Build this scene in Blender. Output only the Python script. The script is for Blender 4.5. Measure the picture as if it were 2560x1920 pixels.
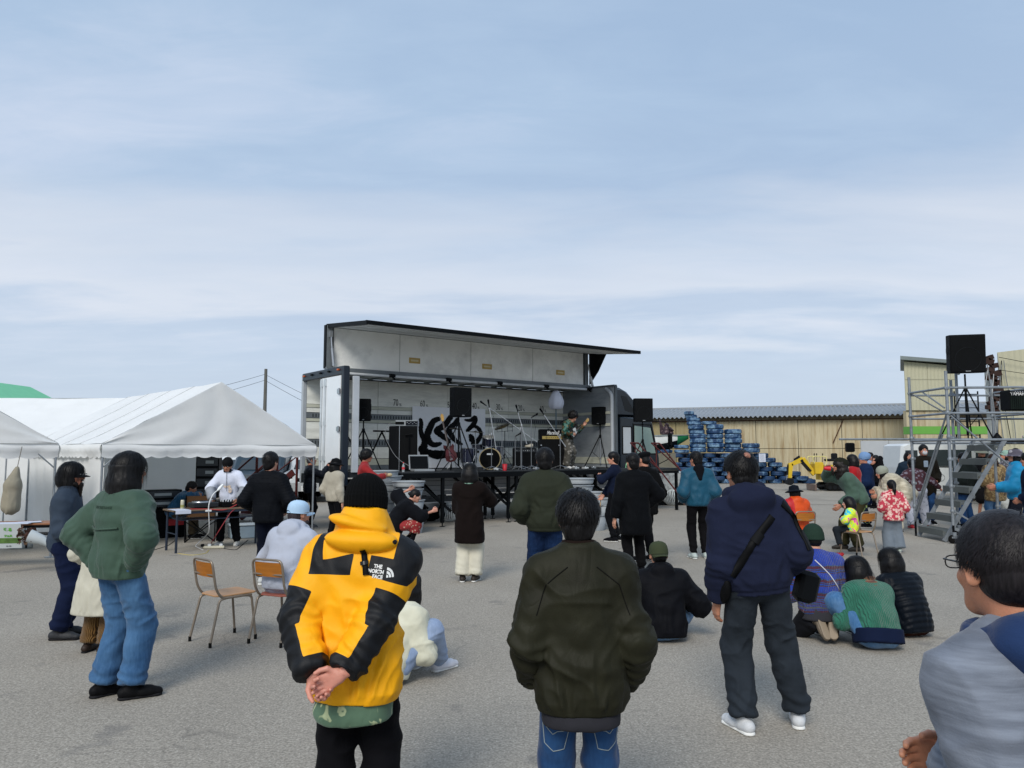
import bpy, math, random
import numpy as np
from mathutils import Vector, Matrix
from mathutils.bvhtree import BVHTree
random.seed(7); np.random.seed(7)
R = math.radians
for o in list(bpy.data.objects): bpy.data.objects.remove(o)
C = bpy.context.scene.collection
S = bpy.context.scene
# ---------------------------------------------------------------- camera
CAMZ = 1.757; F = 1923.0; PITCH = math.atan(170 / F)
cd = bpy.data.cameras.new('camera'); cam = bpy.data.objects.new('camera', cd); C.objects.link(cam)
cam.location = (0, 0, CAMZ); cam.rotation_euler = (R(90) + PITCH, 0, 0)
cd.sensor_width = 36; cd.lens = 36 * F / 2560; cd.clip_start = 0.05; cd.clip_end = 3000
S.camera = cam
# ---------------------------------------------------------------- sky and sun
SUN_EL, SUN_AZ = 40, 196      # soft high light from behind left of the camera
w = bpy.data.worlds.new('World'); S.world = w; w.use_nodes = True
nt = w.node_tree; nt.nodes.clear()
def N(t, **k):
 n = nt.nodes.new(t)
 for a, b in k.items(): setattr(n, a, b)
 return n
def build_world():
 L = nt.links.new
 out = N('ShaderNodeOutputWorld'); bg = N('ShaderNodeBackground'); bg.inputs[1].default_value = 0.1
 L(bg.outputs[0], out.inputs[0])
 sky = N('ShaderNodeTexSky', sky_type='NISHITA', sun_disc=False)
 sky.sun_elevation = R(SUN_EL); sky.sun_rotation = R(SUN_AZ); sky.air_density = 1; sky.dust_density = 2
 tc = N('ShaderNodeTexCoord'); sep = N('ShaderNodeSeparateXYZ'); L(tc.outputs['Generated'], sep.inputs[0])
 def mth(op, a, b=None, c=None, clamp=False):
  n = N('ShaderNodeMath', operation=op, use_clamp=clamp)
  for i, v in enumerate((a, b, c)):
   if v is None: continue
   if isinstance(v, (int, float)): n.inputs[i].default_value = v
   else: L(v, n.inputs[i])
  return n.outputs[0]
 # project the view direction on a flat cloud deck far above: streaks foreshorten towards the horizon
 zz = mth('MAXIMUM', mth('ADD', sep.outputs[2], 0.10), 0.03)
 cx = mth('DIVIDE', sep.outputs[0], zz); cy = mth('DIVIDE', sep.outputs[1], zz)
 cmb = N('ShaderNodeCombineXYZ'); L(cx, cmb.inputs[0]); L(cy, cmb.inputs[1])
 def noise(scale, sx, sy, detail, rough, off, rot=0.0, dist=0.0):
  mp = N('ShaderNodeMapping'); mp.inputs['Scale'].default_value = (sx, sy, 1); mp.inputs['Location'].default_value = off
  mp.inputs['Rotation'].default_value = (0, 0, rot)
  L(cmb.outputs[0], mp.inputs[0])
  n = N('ShaderNodeTexNoise'); n.inputs['Scale'].default_value = scale; n.inputs['Detail'].default_value = detail
  n.inputs['Roughness'].default_value = rough; n.inputs['Distortion'].default_value = dist
  L(mp.outputs[0], n.inputs['Vector']); return n.outputs[0]
 big = noise(0.42, 0.8, 1.0, 3, .5, (3.1, 1.7, 0), .5)
 mid = noise(1.1, 0.5, 1.1, 6, .55, (7.3, 4.2, 0), .25, .35)
 fine = noise(3.4, 0.6, 1.3, 8, .62, (1.0, 9.0, 0), .35, .5)
 m = mth('ADD', mth('MULTIPLY', big, .42), mth('ADD', mth('MULTIPLY', mid, .38), mth('MULTIPLY', fine, .20)))
 ramp = N('ShaderNodeValToRGB'); L(m, ramp.inputs[0])
 e = ramp.color_ramp.elements
 e[0].position = .42; e[0].color = (.295, .42, .60, 1)
 e[1].position = .70; e[1].color = (.61, .66, .765, 1)
 k = e.new(.505); k.color = (.35, .475, .645, 1)
 k = e.new(.585); k.color = (.46, .555, .705, 1)
 # paler veil of cloud low above the horizon
 el = sep.outputs[2]
 wob = mth('MULTIPLY', mth('SUBTRACT', mid, .5), .34)
 elw = mth('ADD', el, wob)
 bandr = N('ShaderNodeValToRGB'); L(elw, bandr.inputs[0]); b = bandr.color_ramp.elements
 b[0].position = 0.0; b[0].color = (.45, .45, .45, 1); b[1].position = .60; b[1].color = (.10, .10, .10, 1)
 for p, v in ((.08, .45), (.145, .38), (.20, .74), (.26, .55), (.34, .16), (.45, .08)): k = b.new(p); k.color = (v, v, v, 1)
 veil = N('ShaderNodeMix', data_type='RGBA'); L(bandr.outputs[0], veil.inputs[0]); L(ramp.outputs[0], veil.inputs[6])
 veil.inputs[7].default_value = (.67, .70, .76, 1)
 # haze right at the horizon
 hz = N('ShaderNodeMapRange'); hz.inputs[1].default_value = 0.0; hz.inputs[2].default_value = .16
 hz.inputs[3].default_value = .75; hz.inputs[4].default_value = 0; L(el, hz.inputs[0])
 hm = N('ShaderNodeMix', data_type='RGBA'); L(hz.outputs[0], hm.inputs[0]); L(veil.outputs[2], hm.inputs[6]); hm.inputs[7].default_value = (.49, .58, .69, 1)
 sc = N('ShaderNodeVectorMath', operation='SCALE'); L(hm.outputs[2], sc.inputs[0]); sc.inputs['Scale'].default_value = 9.1
 mix = N('ShaderNodeMix', data_type='RGBA'); mix.inputs[0].default_value = .93
 L(sky.outputs[0], mix.inputs[6]); L(sc.outputs[0], mix.inputs[7]); L(mix.outputs[2], bg.inputs[0])
build_world()
sd = bpy.data.lights.new('sun', 'SUN'); sun = bpy.data.objects.new('sun', sd); C.objects.link(sun)
sd.energy = 1.9; sd.angle = R(24); sd.color = (1, .95, .87)
sun.rotation_euler = (R(90 - SUN_EL), 0, R(180 - SUN_AZ)); sun.location = (0, -5, 30)
vs = S.view_settings; S.display_settings.display_device = 'sRGB'
vs.view_transform = 'Standard'; vs.look = 'None'; vs.gamma = 1; vs.use_curve_mapping = False; vs.exposure = 0.40
try: S.cycles.use_denoising = True; S.cycles.max_bounces = 6; S.cycles.diffuse_bounces = 4; S.cycles.use_adaptive_sampling = True
except Exception: pass
# ---------------------------------------------------------------- placement helpers
def ray(px, py):
 u = (px - 1280) / F; v = (960 - py) / F
 return Vector((u, math.cos(PITCH) - v * math.sin(PITCH), math.sin(PITCH) + v * math.cos(PITCH)))
def G(px, py):                     # point of the ground seen at that spot of the photograph
 d = ray(px, py); t = -CAMZ / d.z
 return Vector((d.x * t, d.y * t, 0))
def at(px, Y, py=1130):            # point at distance Y
 d = ray(px, py); t = Y / d.y
 return Vector((d.x * t, Y, CAMZ + d.z * t))
def lin(h):
 h = h.lstrip('#'); v = [int(h[i:i + 2], 16) / 255 for i in (0, 2, 4)]
 return tuple(x / 12.92 if x <= .04045 else ((x + .055) / 1.055) ** 2.4 for x in v)
# ---------------------------------------------------------------- materials
MC = {}
def newmat(name):
 m = bpy.data.materials.new(name); m.use_nodes = True
 t = m.node_tree; b = t.nodes['Principled BSDF']
 return m, t, b
def nd(t, ty, **k):
 n = t.nodes.new(ty)
 for a, v in k.items():
  if a.startswith('i_'): n.inputs[a[2:].replace('_', ' ')].default_value = v
  else: setattr(n, a, v)
 return n
def mat(name, col, rough=.6, metal=0, var=.10, vs=3.0, bump=0.0, bs=60.0, stretch=None, spec=.4, dirt=None, ds=1.2, alpha=1, emit=None, trans=0, sheen=0, coords='Object'):
 """general procedural surface: base colour broken up by noise, optional dirt blotches and relief"""
 if name in MC: return MC[name]
 m, t, b = newmat(name); L = t.links.new
 c = lin(col) if isinstance(col, str) else col
 tc = nd(t, 'ShaderNodeTexCoord'); mp = nd(t, 'ShaderNodeMapping'); L(tc.outputs[coords], mp.inputs[0])
 if stretch: mp.inputs['Scale'].default_value = stretch
 n1 = nd(t, 'ShaderNodeTexNoise', i_Scale=vs, i_Detail=6.0, i_Roughness=.6); L(mp.outputs[0], n1.inputs['Vector'])
 mr = nd(t, 'ShaderNodeMapRange'); L(n1.outputs[0], mr.inputs[0])
 mr.inputs[1].default_value = .3; mr.inputs[2].default_value = .7
 mr.inputs[3].default_value = 1 - var; mr.inputs[4].default_value = 1 + var
 sc = nd(t, 'ShaderNodeVectorMath', operation='SCALE'); sc.inputs[0].default_value = c; L(mr.outputs[0], sc.inputs['Scale'])
 res = sc.outputs[0]
 if dirt:
  n2 = nd(t, 'ShaderNodeTexNoise', i_Scale=ds, i_Detail=8.0, i_Roughness=.7); L(mp.outputs[0], n2.inputs['Vector'])
  r2 = nd(t, 'ShaderNodeMapRange'); L(n2.outputs[0], r2.inputs[0]); r2.inputs[1].default_value = .48; r2.inputs[2].default_value = .72
  r2.inputs[4].default_value = dirt[1]
  mx = nd(t, 'ShaderNodeMix', data_type='RGBA'); L(r2.outputs[0], mx.inputs[0]); L(res, mx.inputs[6])
  mx.inputs[7].default_value = (*(lin(dirt[0]) if isinstance(dirt[0], str) else dirt[0]), 1); res = mx.outputs[2]
 L(res, b.inputs['Base Color'])
 b.inputs['Roughness'].default_value = rough; b.inputs['Metallic'].default_value = metal
 b.inputs['Specular IOR Level'].default_value = spec if max(c) > .02 or rough < .35 else .12
 if sheen: b.inputs['Sheen Weight'].default_value = sheen; b.inputs['Sheen Roughness'].default_value = .5
 if trans: b.inputs['Transmission Weight'].default_value = trans
 if alpha < 1: b.inputs['Alpha'].default_value = alpha
 if emit: b.inputs['Emission Color'].default_value = (*emit[0], 1); b.inputs['Emission Strength'].default_value = emit[1]
 if bump:
  n3 = nd(t, 'ShaderNodeTexNoise', i_Scale=bs, i_Detail=5.0, i_Roughness=.6); L(mp.outputs[0], n3.inputs['Vector'])
  bp = nd(t, 'ShaderNodeBump', i_Strength=bump, i_Distance=.01); L(n3.outputs[0], bp.inputs['Height']); L(bp.outputs[0], b.inputs['Normal'])
 m.diffuse_color = (*c, 1); MC[name] = m; return m
def fab(name, col, rough=.85, var=.10, kind='plain', col2=None, crease=.5, sheen=.15, fine=260.0):
 """cloth: woven relief, soft creases, mottled wear; kinds: denim, knit, rib, puffer, stripes, floral, camo, tiedye, leopard, fringe, zones"""
 if name in MC: return MC[name]
 m, t, b = newmat(name); L = t.links.new
 c = lin(col) if isinstance(col, str) else col
 c2 = (lin(col2) if isinstance(col2, str) else col2) if col2 else c
 tc = nd(t, 'ShaderNodeTexCoord'); P = tc.outputs['Object']
 def noise(scale, det=4.0, st=(1, 1, 1), ro=.55, di=0.0):
  mp = nd(t, 'ShaderNodeMapping'); mp.inputs['Scale'].default_value = st; L(P, mp.inputs[0])
  n = nd(t, 'ShaderNodeTexNoise', i_Scale=scale, i_Detail=det, i_Roughness=ro, i_Distortion=di); L(mp.outputs[0], n.inputs['Vector']); return n
 def rng(s, a, b_, c_, d_):
  r = nd(t, 'ShaderNodeMapRange'); L(s, r.inputs[0])
  for i, v in enumerate((a, b_, c_, d_)): r.inputs[i + 1].default_value = v
  return r.outputs[0]
 def mixc(f, a, b_):
  x = nd(t, 'ShaderNodeMix', data_type='RGBA')
  if isinstance(f, float): x.inputs[0].default_value = f
  else: L(f, x.inputs[0])
  for i, v in ((6, a), (7, b_)):
   if isinstance(v, tuple): x.inputs[i].default_value = (*v[:3], 1)
   else: L(v, x.inputs[i])
  return x.outputs[2]
 base = c
 if kind == 'denim':
  base = mixc(rng(noise(3.2, 5, (1, 1, .5)).outputs[0], .38, .68, 0, .8), c, c2)
  base = mixc(rng(noise(70, 3, (1, 1, .15)).outputs[0], .4, .7, 0, .10), base, tuple(min(1, x * 1.6 + .03) for x in c2))
 elif kind == 'stripes':   # bands of patterned knitting
  sp = nd(t, 'ShaderNodeSeparateXYZ'); L(P, sp.inputs[0])
  ad = nd(t, 'ShaderNodeMath', operation='MULTIPLY_ADD'); L(noise(9, 2).outputs[0], ad.inputs[0]); ad.inputs[1].default_value = .05; L(sp.outputs[2], ad.inputs[2])
  cm = nd(t, 'ShaderNodeCombineXYZ'); ml = nd(t, 'ShaderNodeMath', operation='MULTIPLY'); L(ad.outputs[0], ml.inputs[0]); ml.inputs[1].default_value = 13; L(ml.outputs[0], cm.inputs[2])
  wn = nd(t, 'ShaderNodeTexNoise', i_Scale=1.9, i_Detail=0.0); L(cm.outputs[0], wn.inputs['Vector'])
  rp = nd(t, 'ShaderNodeValToRGB'); rp.color_ramp.interpolation = 'CONSTANT'; L(wn.outputs[0], rp.inputs[0])
  el = rp.color_ramp.elements; el[0].position = 0; el[0].color = (.015, .035, .24, 1); el[1].position = .36; el[1].color = (.085, .02, .045, 1)
  for p, q in ((.43, (.03, .09, .16)), (.48, (.018, .05, .34)), (.52, (.10, .03, .07)), (.56, (.03, .035, .05)), (.61, (.02, .06, .33)), (.67, (.08, .085, .09))):
   k = el.new(p); k.color = (*q, 1)
  ck = nd(t, 'ShaderNodeTexChecker', i_Scale=32.0); L(P, ck.inputs['Vector'])
  base = mixc(rng(ck.outputs[1], 0, 1, 0, .15), rp.outputs[0], (.05, .05, .08))
 elif kind in ('floral', 'camo', 'leopard', 'pattern'):
  scl = {'floral': 17.0, 'camo': 7.0, 'leopard': 24.0, 'pattern': 12.0}[kind]
  vo = nd(t, 'ShaderNodeTexVoronoi', i_Scale=scl, i_Randomness=1.0); vo.feature = 'SMOOTH_F1' if kind == 'camo' else 'F1'
  nz = noise(scl * .8, 3, di=1.0)
  ad = nd(t, 'ShaderNodeVectorMath', operation='MULTIPLY_ADD'); L(nz.outputs[1], ad.inputs[0]); ad.inputs[1].default_value = (.05,) * 3; L(P, ad.inputs[2]); L(ad.outputs[0], vo.inputs['Vector'])
  if kind == 'camo':
   rp = nd(t, 'ShaderNodeValToRGB'); rp.color_ramp.interpolation = 'CONSTANT'; L(nz.outputs[0], rp.inputs[0]); el = rp.color_ramp.elements
   el[0].position = 0; el[0].color = (*lin('#5b4a34'), 1); el[1].position = .45; el[1].color = (*c, 1); k = el.new(.53); k.color = (*c2, 1); k = el.new(.62); k.color = (*lin('#8a6f48'), 1)
   base = rp.outputs[0]
  else:
   base = mixc(rng(vo.outputs[0], .30 if kind != 'leopard' else .25, .42 if kind != 'leopard' else .34, 0, 1), c2, c)
   if kind == 'floral': base = mixc(rng(nz.outputs[0], .55, .6, 0, .7), base, lin('#e8c8c0'))
 elif kind == 'tiedye':
  nz = noise(7, 2, di=1.5)
  rp = nd(t, 'ShaderNodeValToRGB'); L(nz.outputs[0], rp.inputs[0]); el = rp.color_ramp.elements
  el[0].position = .36; el[0].color = (*lin('#2fb7d8'), 1); el[1].position = .43; el[1].color = (*lin('#b6e33a'), 1)
  for p, q in ((.55, '#e6ee3c'), (.62, '#e858b8'), (.7, '#c23ab0')): k = el.new(p); k.color = (*lin(q), 1)
  base = rp.outputs[0]
 elif kind == 'zones':     # two cloths joined along a seam, side stored on the mesh
  at_ = nd(t, 'ShaderNodeAttribute', attribute_name='zone')
  gt = nd(t, 'ShaderNodeMath', operation='GREATER_THAN'); L(at_.outputs['Fac'], gt.inputs[0]); gt.inputs[1].default_value = 0
  base = mixc(gt.outputs[0], c, c2)
 elif kind == 'slub':
  base = mixc(rng(noise(60, 4, (.10, .10, 1.1)).outputs[0], .35, .7, 0, 1), c, c2)
 elif kind == 'blotch':
  base = mixc(rng(noise(14, 2, (1, 1, .6), di=.8).outputs[0], .58, .61, 0, 1), c, c2)
 mott = rng(noise(6, 6).outputs[0], .3, .7, 1 - var, 1 + var)
 sc = nd(t, 'ShaderNodeVectorMath', operation='SCALE')
 if isinstance(base, tuple): sc.inputs[0].default_value = base[:3]
 else: L(base, sc.inputs[0])
 L(mott, sc.inputs['Scale']); L(sc.outputs[0], b.inputs['Base Color'])
 b.inputs['Roughness'].default_value = rough; b.inputs['Specular IOR Level'].default_value = .3 if max(c) > .08 else .10
 b.inputs['Sheen Weight'].default_value = sheen * (1 if max(c) > .08 else .12); b.inputs['Sheen Roughness'].default_value = .4
 # relief
 cr = noise(7, 2, (1.2, 1.2, .5), .5, .9)
 h1 = nd(t, 'ShaderNodeMath', operation='ABSOLUTE'); s1 = nd(t, 'ShaderNodeMath', operation='SUBTRACT'); L(cr.outputs[0], s1.inputs[0]); s1.inputs[1].default_value = .5; L(s1.outputs[0], h1.inputs[0])
 bp = nd(t, 'ShaderNodeBump', i_Strength=crease * .6, i_Distance=.03); L(h1.outputs[0], bp.inputs['Height'])
 last = bp
 if kind in ('knit', 'rib', 'stripes'):
  wv = nd(t, 'ShaderNodeTexWave', i_Scale=(26.0 if kind == 'rib' else 18.0), i_Distortion=(1.0 if kind == 'rib' else 4.0), i_Detail=1.0); wv.wave_type = 'BANDS'; wv.bands_direction = 'X'; L(P, wv.inputs['Vector'])
  b2 = nd(t, 'ShaderNodeBump', i_Strength=.8, i_Distance=.012); L(wv.outputs[1], b2.inputs['Height']); L(last.outputs[0], b2.inputs['Normal']); last = b2
 fn = noise(fine, 2); b3 = nd(t, 'ShaderNodeBump', i_Strength=.25, i_Distance=.004); L(fn.outputs[0], b3.inputs['Height']); L(last.outputs[0], b3.inputs['Normal'])
 L(b3.outputs[0], b.inputs['Normal'])
 MC[name] = m; return m
def skinmat(name='skin', col='#c08a6e'):
 if name in MC: return MC[name]
 m = mat(name, col, rough=.5, var=.12, vs=14, bump=.15, bs=180, dirt=('#a85a4a', .25), ds=6)
 b = m.node_tree.nodes['Principled BSDF']; b.inputs['Subsurface Weight'].default_value = .06; b.inputs['Subsurface Radius'].default_value = (.02, .008, .004)
 return m
def hairmat(name='hair', col='#0b0a0b', band=True):
 if name in MC: return MC[name]
 m, t, b = newmat(name); L = t.links.new
 tc = nd(t, 'ShaderNodeTexCoord'); mp = nd(t, 'ShaderNodeMapping'); mp.inputs['Scale'].default_value = (1, 1, .12); L(tc.outputs['Object'], mp.inputs[0])
 n = nd(t, 'ShaderNodeTexNoise', i_Scale=160.0, i_Detail=4.0); L(mp.outputs[0], n.inputs['Vector'])
 mr = nd(t, 'ShaderNodeMapRange'); L(n.outputs[0], mr.inputs[0]); mr.inputs[1].default_value = .3; mr.inputs[2].default_value = .75; mr.inputs[3].default_value = .6; mr.inputs[4].default_value = 2.2
 sc = nd(t, 'ShaderNodeVectorMath', operation='SCALE'); sc.inputs[0].default_value = lin(col); L(mr.outputs[0], sc.inputs['Scale']); L(sc.outputs[0], b.inputs['Base Color'])
 b.inputs['Roughness'].default_value = .46; b.inputs['Specular IOR Level'].default_value = .22
 bp = nd(t, 'ShaderNodeBump', i_Strength=.5, i_Distance=.004); L(n.outputs[0], bp.inputs['Height']); L(bp.outputs[0], b.inputs['Normal'])
 MC[name] = m; return m
# ---------------------------------------------------------------- objects
def link(name, me, m=None, parent=None, label=None, cat=None, group=None, kind=None):
 o = bpy.data.objects.new(name, me); C.objects.link(o)
 if parent is not None: o.parent = parent
 if m is not None and me is not None and not me.materials: me.materials.append(m)
 if label: o['label'] = label
 if cat: o['category'] = cat
 if group: o['group'] = group
 if kind: o['kind'] = kind
 return o
def thing(name, label, cat, loc=(0, 0, 0), rz=0.0, group=None):
 o = bpy.data.objects.new(name, None); C.objects.link(o); o.location = loc; o.rotation_euler = (0, 0, rz); o.empty_display_size = .2
 o['label'] = label; o['category'] = cat
 if group: o['group'] = group
 return o
def dup(root, loc, rz, label=None):
 r = root.copy(); C.objects.link(r); r.location = loc; r.rotation_euler = (0, 0, rz)
 if label: r['label'] = label
 for ch in list(root.children):
  c = ch.copy(); C.objects.link(c); c.parent = r
  for g in ch.children:
   d = g.copy(); C.objects.link(d); d.parent = c
 return r
class MB:
 """collects shapes into one mesh"""
 def __init__(s): s.v = []; s.f = []; s.sm = []; s.M = None
 def add(s, vs, fs, smooth=False):
  n = len(s.v)
  for p in vs:
   p = Vector(p)
   s.v.append(s.M @ p if s.M else p)
  s.f += [tuple(i + n for i in f) for f in fs]; s.sm += [smooth] * len(fs); return s
 def box(s, c, size, rot=None, bev=0.0, taper=None):
  x, y, z = (q / 2 for q in size); c = Vector(c)
  Rm = rot if rot is not None else Matrix.Identity(3)
  tp = taper or (1, 1)
  if bev <= 0:
   vs = [Vector((sx * x * (tp[0] if sz > 0 else 1), sy * y * (tp[1] if sz > 0 else 1), sz * z)) for sz in (-1, 1) for sy in (-1, 1) for sx in (-1, 1)]
   return s.add([c + Rm @ v for v in vs], [(0, 2, 3, 1), (4, 5, 7, 6), (0, 1, 5, 4), (2, 6, 7, 3), (0, 4, 6, 2), (1, 3, 7, 5)])
  b = min(bev, x * .9, y * .9, z * .9)
  rings = []
  for (zz, ins) in ((-z, b), (-z + b, 0), (z - b, 0), (z, b)):
   f = (tp[0] if zz > 0 else 1); g = (tp[1] if zz > 0 else 1)
   X = (x) * f - ins; Y = y * g - ins; bb = b * .8
   rings.append([(-X + bb, -Y), (X - bb, -Y), (X, -Y + bb), (X, Y - bb), (X - bb, Y), (-X + bb, Y), (-X, Y - bb), (-X, -Y + bb)])
  vs = []
  for rg, zz in zip(rings, (-z, -z + b, z - b, z)): vs += [c + Rm @ Vector((p[0], p[1], zz)) for p in rg]
  fs = [tuple(range(7, -1, -1)), tuple(range(24, 32))]
  for k in range(3):
   for i in range(8): j = (i + 1) % 8; fs.append((k * 8 + i, k * 8 + j, k * 8 + 8 + j, k * 8 + 8 + i))
  return s.add(vs, fs)
 def tube(s, path, r, n=8, caps=True, closed=False):
  path = [Vector(p) for p in path]; K = len(path); rr = r if isinstance(r, (list, tuple)) else [r] * K
  vs = []; up = None
  for i, p in enumerate(path):
   if closed: d = path[(i + 1) % K] - path[i - 1]
   else: d = path[min(i + 1, K - 1)] - path[max(i - 1, 0)]
   if d.length < 1e-9: d = Vector((0, 0, 1))
   d.normalize()
   if up is None: up = d.orthogonal().normalized()
   up = (up - d * up.dot(d))
   up = up.normalized() if up.length > 1e-6 else d.orthogonal().normalized()
   sd_ = d.cross(up)
   for k in range(n):
    a = 2 * math.pi * k / n; vs.append(p + (up * math.cos(a) + sd_ * math.sin(a)) * rr[i])
  fs = []
  for i in range(K if closed else K - 1):
   j = (i + 1) % K
   for k in range(n): l = (k + 1) % n; fs.append((i * n + k, i * n + l, j * n + l, j * n + k))
  s.add(vs, fs, True)
  if caps and not closed:
   s.add(vs[:n], [tuple(range(n - 1, -1, -1))]); s.add(vs[-n:], [tuple(range(n))])
  return s
 def bar(s, a, b, w_, h_=None, bev=0):
  a = Vector(a); b = Vector(b); d = b - a; Rm = d.to_track_quat('Z', 'Y').to_matrix()
  return s.box((a + b) / 2, (w_, h_ or w_, d.length), Rm, bev)
 def lathe(s, prof, n=24, M=None, sx=1, sy=1, smooth=True, closed=False):
  vs = []; K = len(prof)
  for (r, z) in prof:
   for k in range(n):
    a = 2 * math.pi * k / n; p = Vector((r * math.cos(a) * sx, r * math.sin(a) * sy, z)); vs.append(M @ p if M else p)
  fs = []
  for i in range(K - 1 if not closed else K):
   j = (i + 1) % K
   for k in range(n): l = (k + 1) % n; fs.append((i * n + k, i * n + l, j * n + l, j * n + k))
  s.add(vs, fs, smooth)
  if not closed:
   if prof[0][0] > 1e-4: s.add(vs[:n], [tuple(range(n - 1, -1, -1))])
   if prof[-1][0] > 1e-4: s.add(vs[-n:], [tuple(range(n))])
  return s
 def prism(s, poly, a, b, axis='Y', bev=0.0):
  """polygon in the plane across the axis, extruded from a to b"""
  def P(u, v, t): return (u, t, v) if axis == 'Y' else ((t, u, v) if axis == 'X' else (u, v, t))
  n = len(poly)
  if bev:
   cx = sum(p[0] for p in poly) / n; cy = sum(p[1] for p in poly) / n
   ins = [(cx + (p[0] - cx) * (1 - bev / max(.05, math.hypot(p[0] - cx, p[1] - cy))), cy + (p[1] - cy) * (1 - bev / max(.05, math.hypot(p[0] - cx, p[1] - cy)))) for p in poly]
   sg = 1 if b > a else -1
   L_ = [(ins, a), (poly, a + sg * bev), (poly, b - sg * bev), (ins, b)]
  else: L_ = [(poly, a), (poly, b)]
  vs = []
  for pl, t in L_: vs += [P(p[0], p[1], t) for p in pl]
  fs = [tuple(range(n - 1, -1, -1)), tuple(range((len(L_) - 1) * n, len(L_) * n))]
  for k in range(len(L_) - 1):
   for i in range(n): j = (i + 1) % n; fs.append((k * n + i, k * n + j, k * n + n + j, k * n + n + i))
  return s.add(vs, fs)
 def mesh(s, name):
  us = sorted({i for f in s.f for i in f}); rm = {a: b for b, a in enumerate(us)}
  me = bpy.data.meshes.new(name); me.from_pydata([tuple(s.v[i]) for i in us], [], [tuple(rm[i] for i in f) for f in s.f])
  me.polygons.foreach_set('use_smooth', s.sm); me.update()
  import bmesh
  bm = bmesh.new(); bm.from_mesh(me); bmesh.ops.recalc_face_normals(bm, faces=bm.faces); bm.to_mesh(me); bm.free()
  return me
 def obj(s, name, m, parent=None, **k): return link(name, s.mesh(name), m, parent, **k)
def arc(c, r, a0, a1, n, plane='XY'):
 o = []
 for i in range(n + 1):
  a = R(a0 + (a1 - a0) * i / n); x, y = r * math.cos(a), r * math.sin(a)
  o.append(Vector(c) + (Vector((x, y, 0)) if plane == 'XY' else Vector((x, 0, y)) if plane == 'XZ' else Vector((0, x, y))))
 return o
def bend(pts, r=.05, n=4):
 """round the corners of a polyline"""
 pts = [Vector(p) for p in pts]; o = [pts[0]]
 for i in range(1, len(pts) - 1):
  a, b, c = pts[i - 1:i + 2]; u = (a - b); v = (c - b); rr = min(r, u.length * .45, v.length * .45)
  p, q = b + u.normalized() * rr, b + v.normalized() * rr
  for k in range(n + 1):
   t = k / n; o.append(p * (1 - t) ** 2 + b * 2 * t * (1 - t) + q * t * t)
 return o + [pts[-1]]
def text_mesh(txt, size, M, ext=.004, font=None, sx=1.0, bold=0.0, spacing=1.0):
 cu = bpy.data.curves.new('txt', 'FONT'); cu.body = txt; cu.size = size; cu.extrude = ext; cu.align_x = 'CENTER'; cu.align_y = 'CENTER'; cu.offset = bold; cu.space_character = spacing
 cu.resolution_u = 3
 o = bpy.data.objects.new('t', cu); C.objects.link(o); dg = bpy.context.evaluated_depsgraph_get()
 me = bpy.data.meshes.new_from_object(o.evaluated_get(dg)); bpy.data.objects.remove(o); bpy.data.curves.remove(cu)
 for v in me.vertices: v.co = M @ Vector((v.co.x * sx, v.co.y, v.co.z))
 return me
# ================================================================ implicit-surface modeller (smoothly joined volumes -> one mesh)
def npv(a): return np.array(a, dtype=np.float32)
def fade(t): return t * t * (3 - 2 * t)
def vnoise(p, seed=0):
 i = np.floor(p).astype(np.int64); f = fade(p - i)
 def h(ix, iy, iz):
  n = (ix * 374761393 + iy * 668265263 + iz * 2147483647 + seed * 974634777) & 0xffffffff
  n = ((n ^ (n >> 13)) * 1274126177) & 0xffffffff
  return ((n ^ (n >> 16)) & 0xffff) / 65535.0 * 2 - 1
 x, y, z = i[:, 0], i[:, 1], i[:, 2]; fx, fy, fz = f[:, 0], f[:, 1], f[:, 2]
 def lx(yy, zz): a = h(x, yy, zz); return a + (h(x + 1, yy, zz) - a) * fx
 def ly(zz): a = lx(y, zz); return a + (lx(y + 1, zz) - a) * fy
 a = ly(z); return a + (ly(z + 1) - a) * fz
def smin(a, b, k):
 if k <= 0: return np.minimum(a, b)
 h = np.maximum(k - np.abs(a - b), 0) / k
 return np.minimum(a, b) - h * h * k * .25
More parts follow.
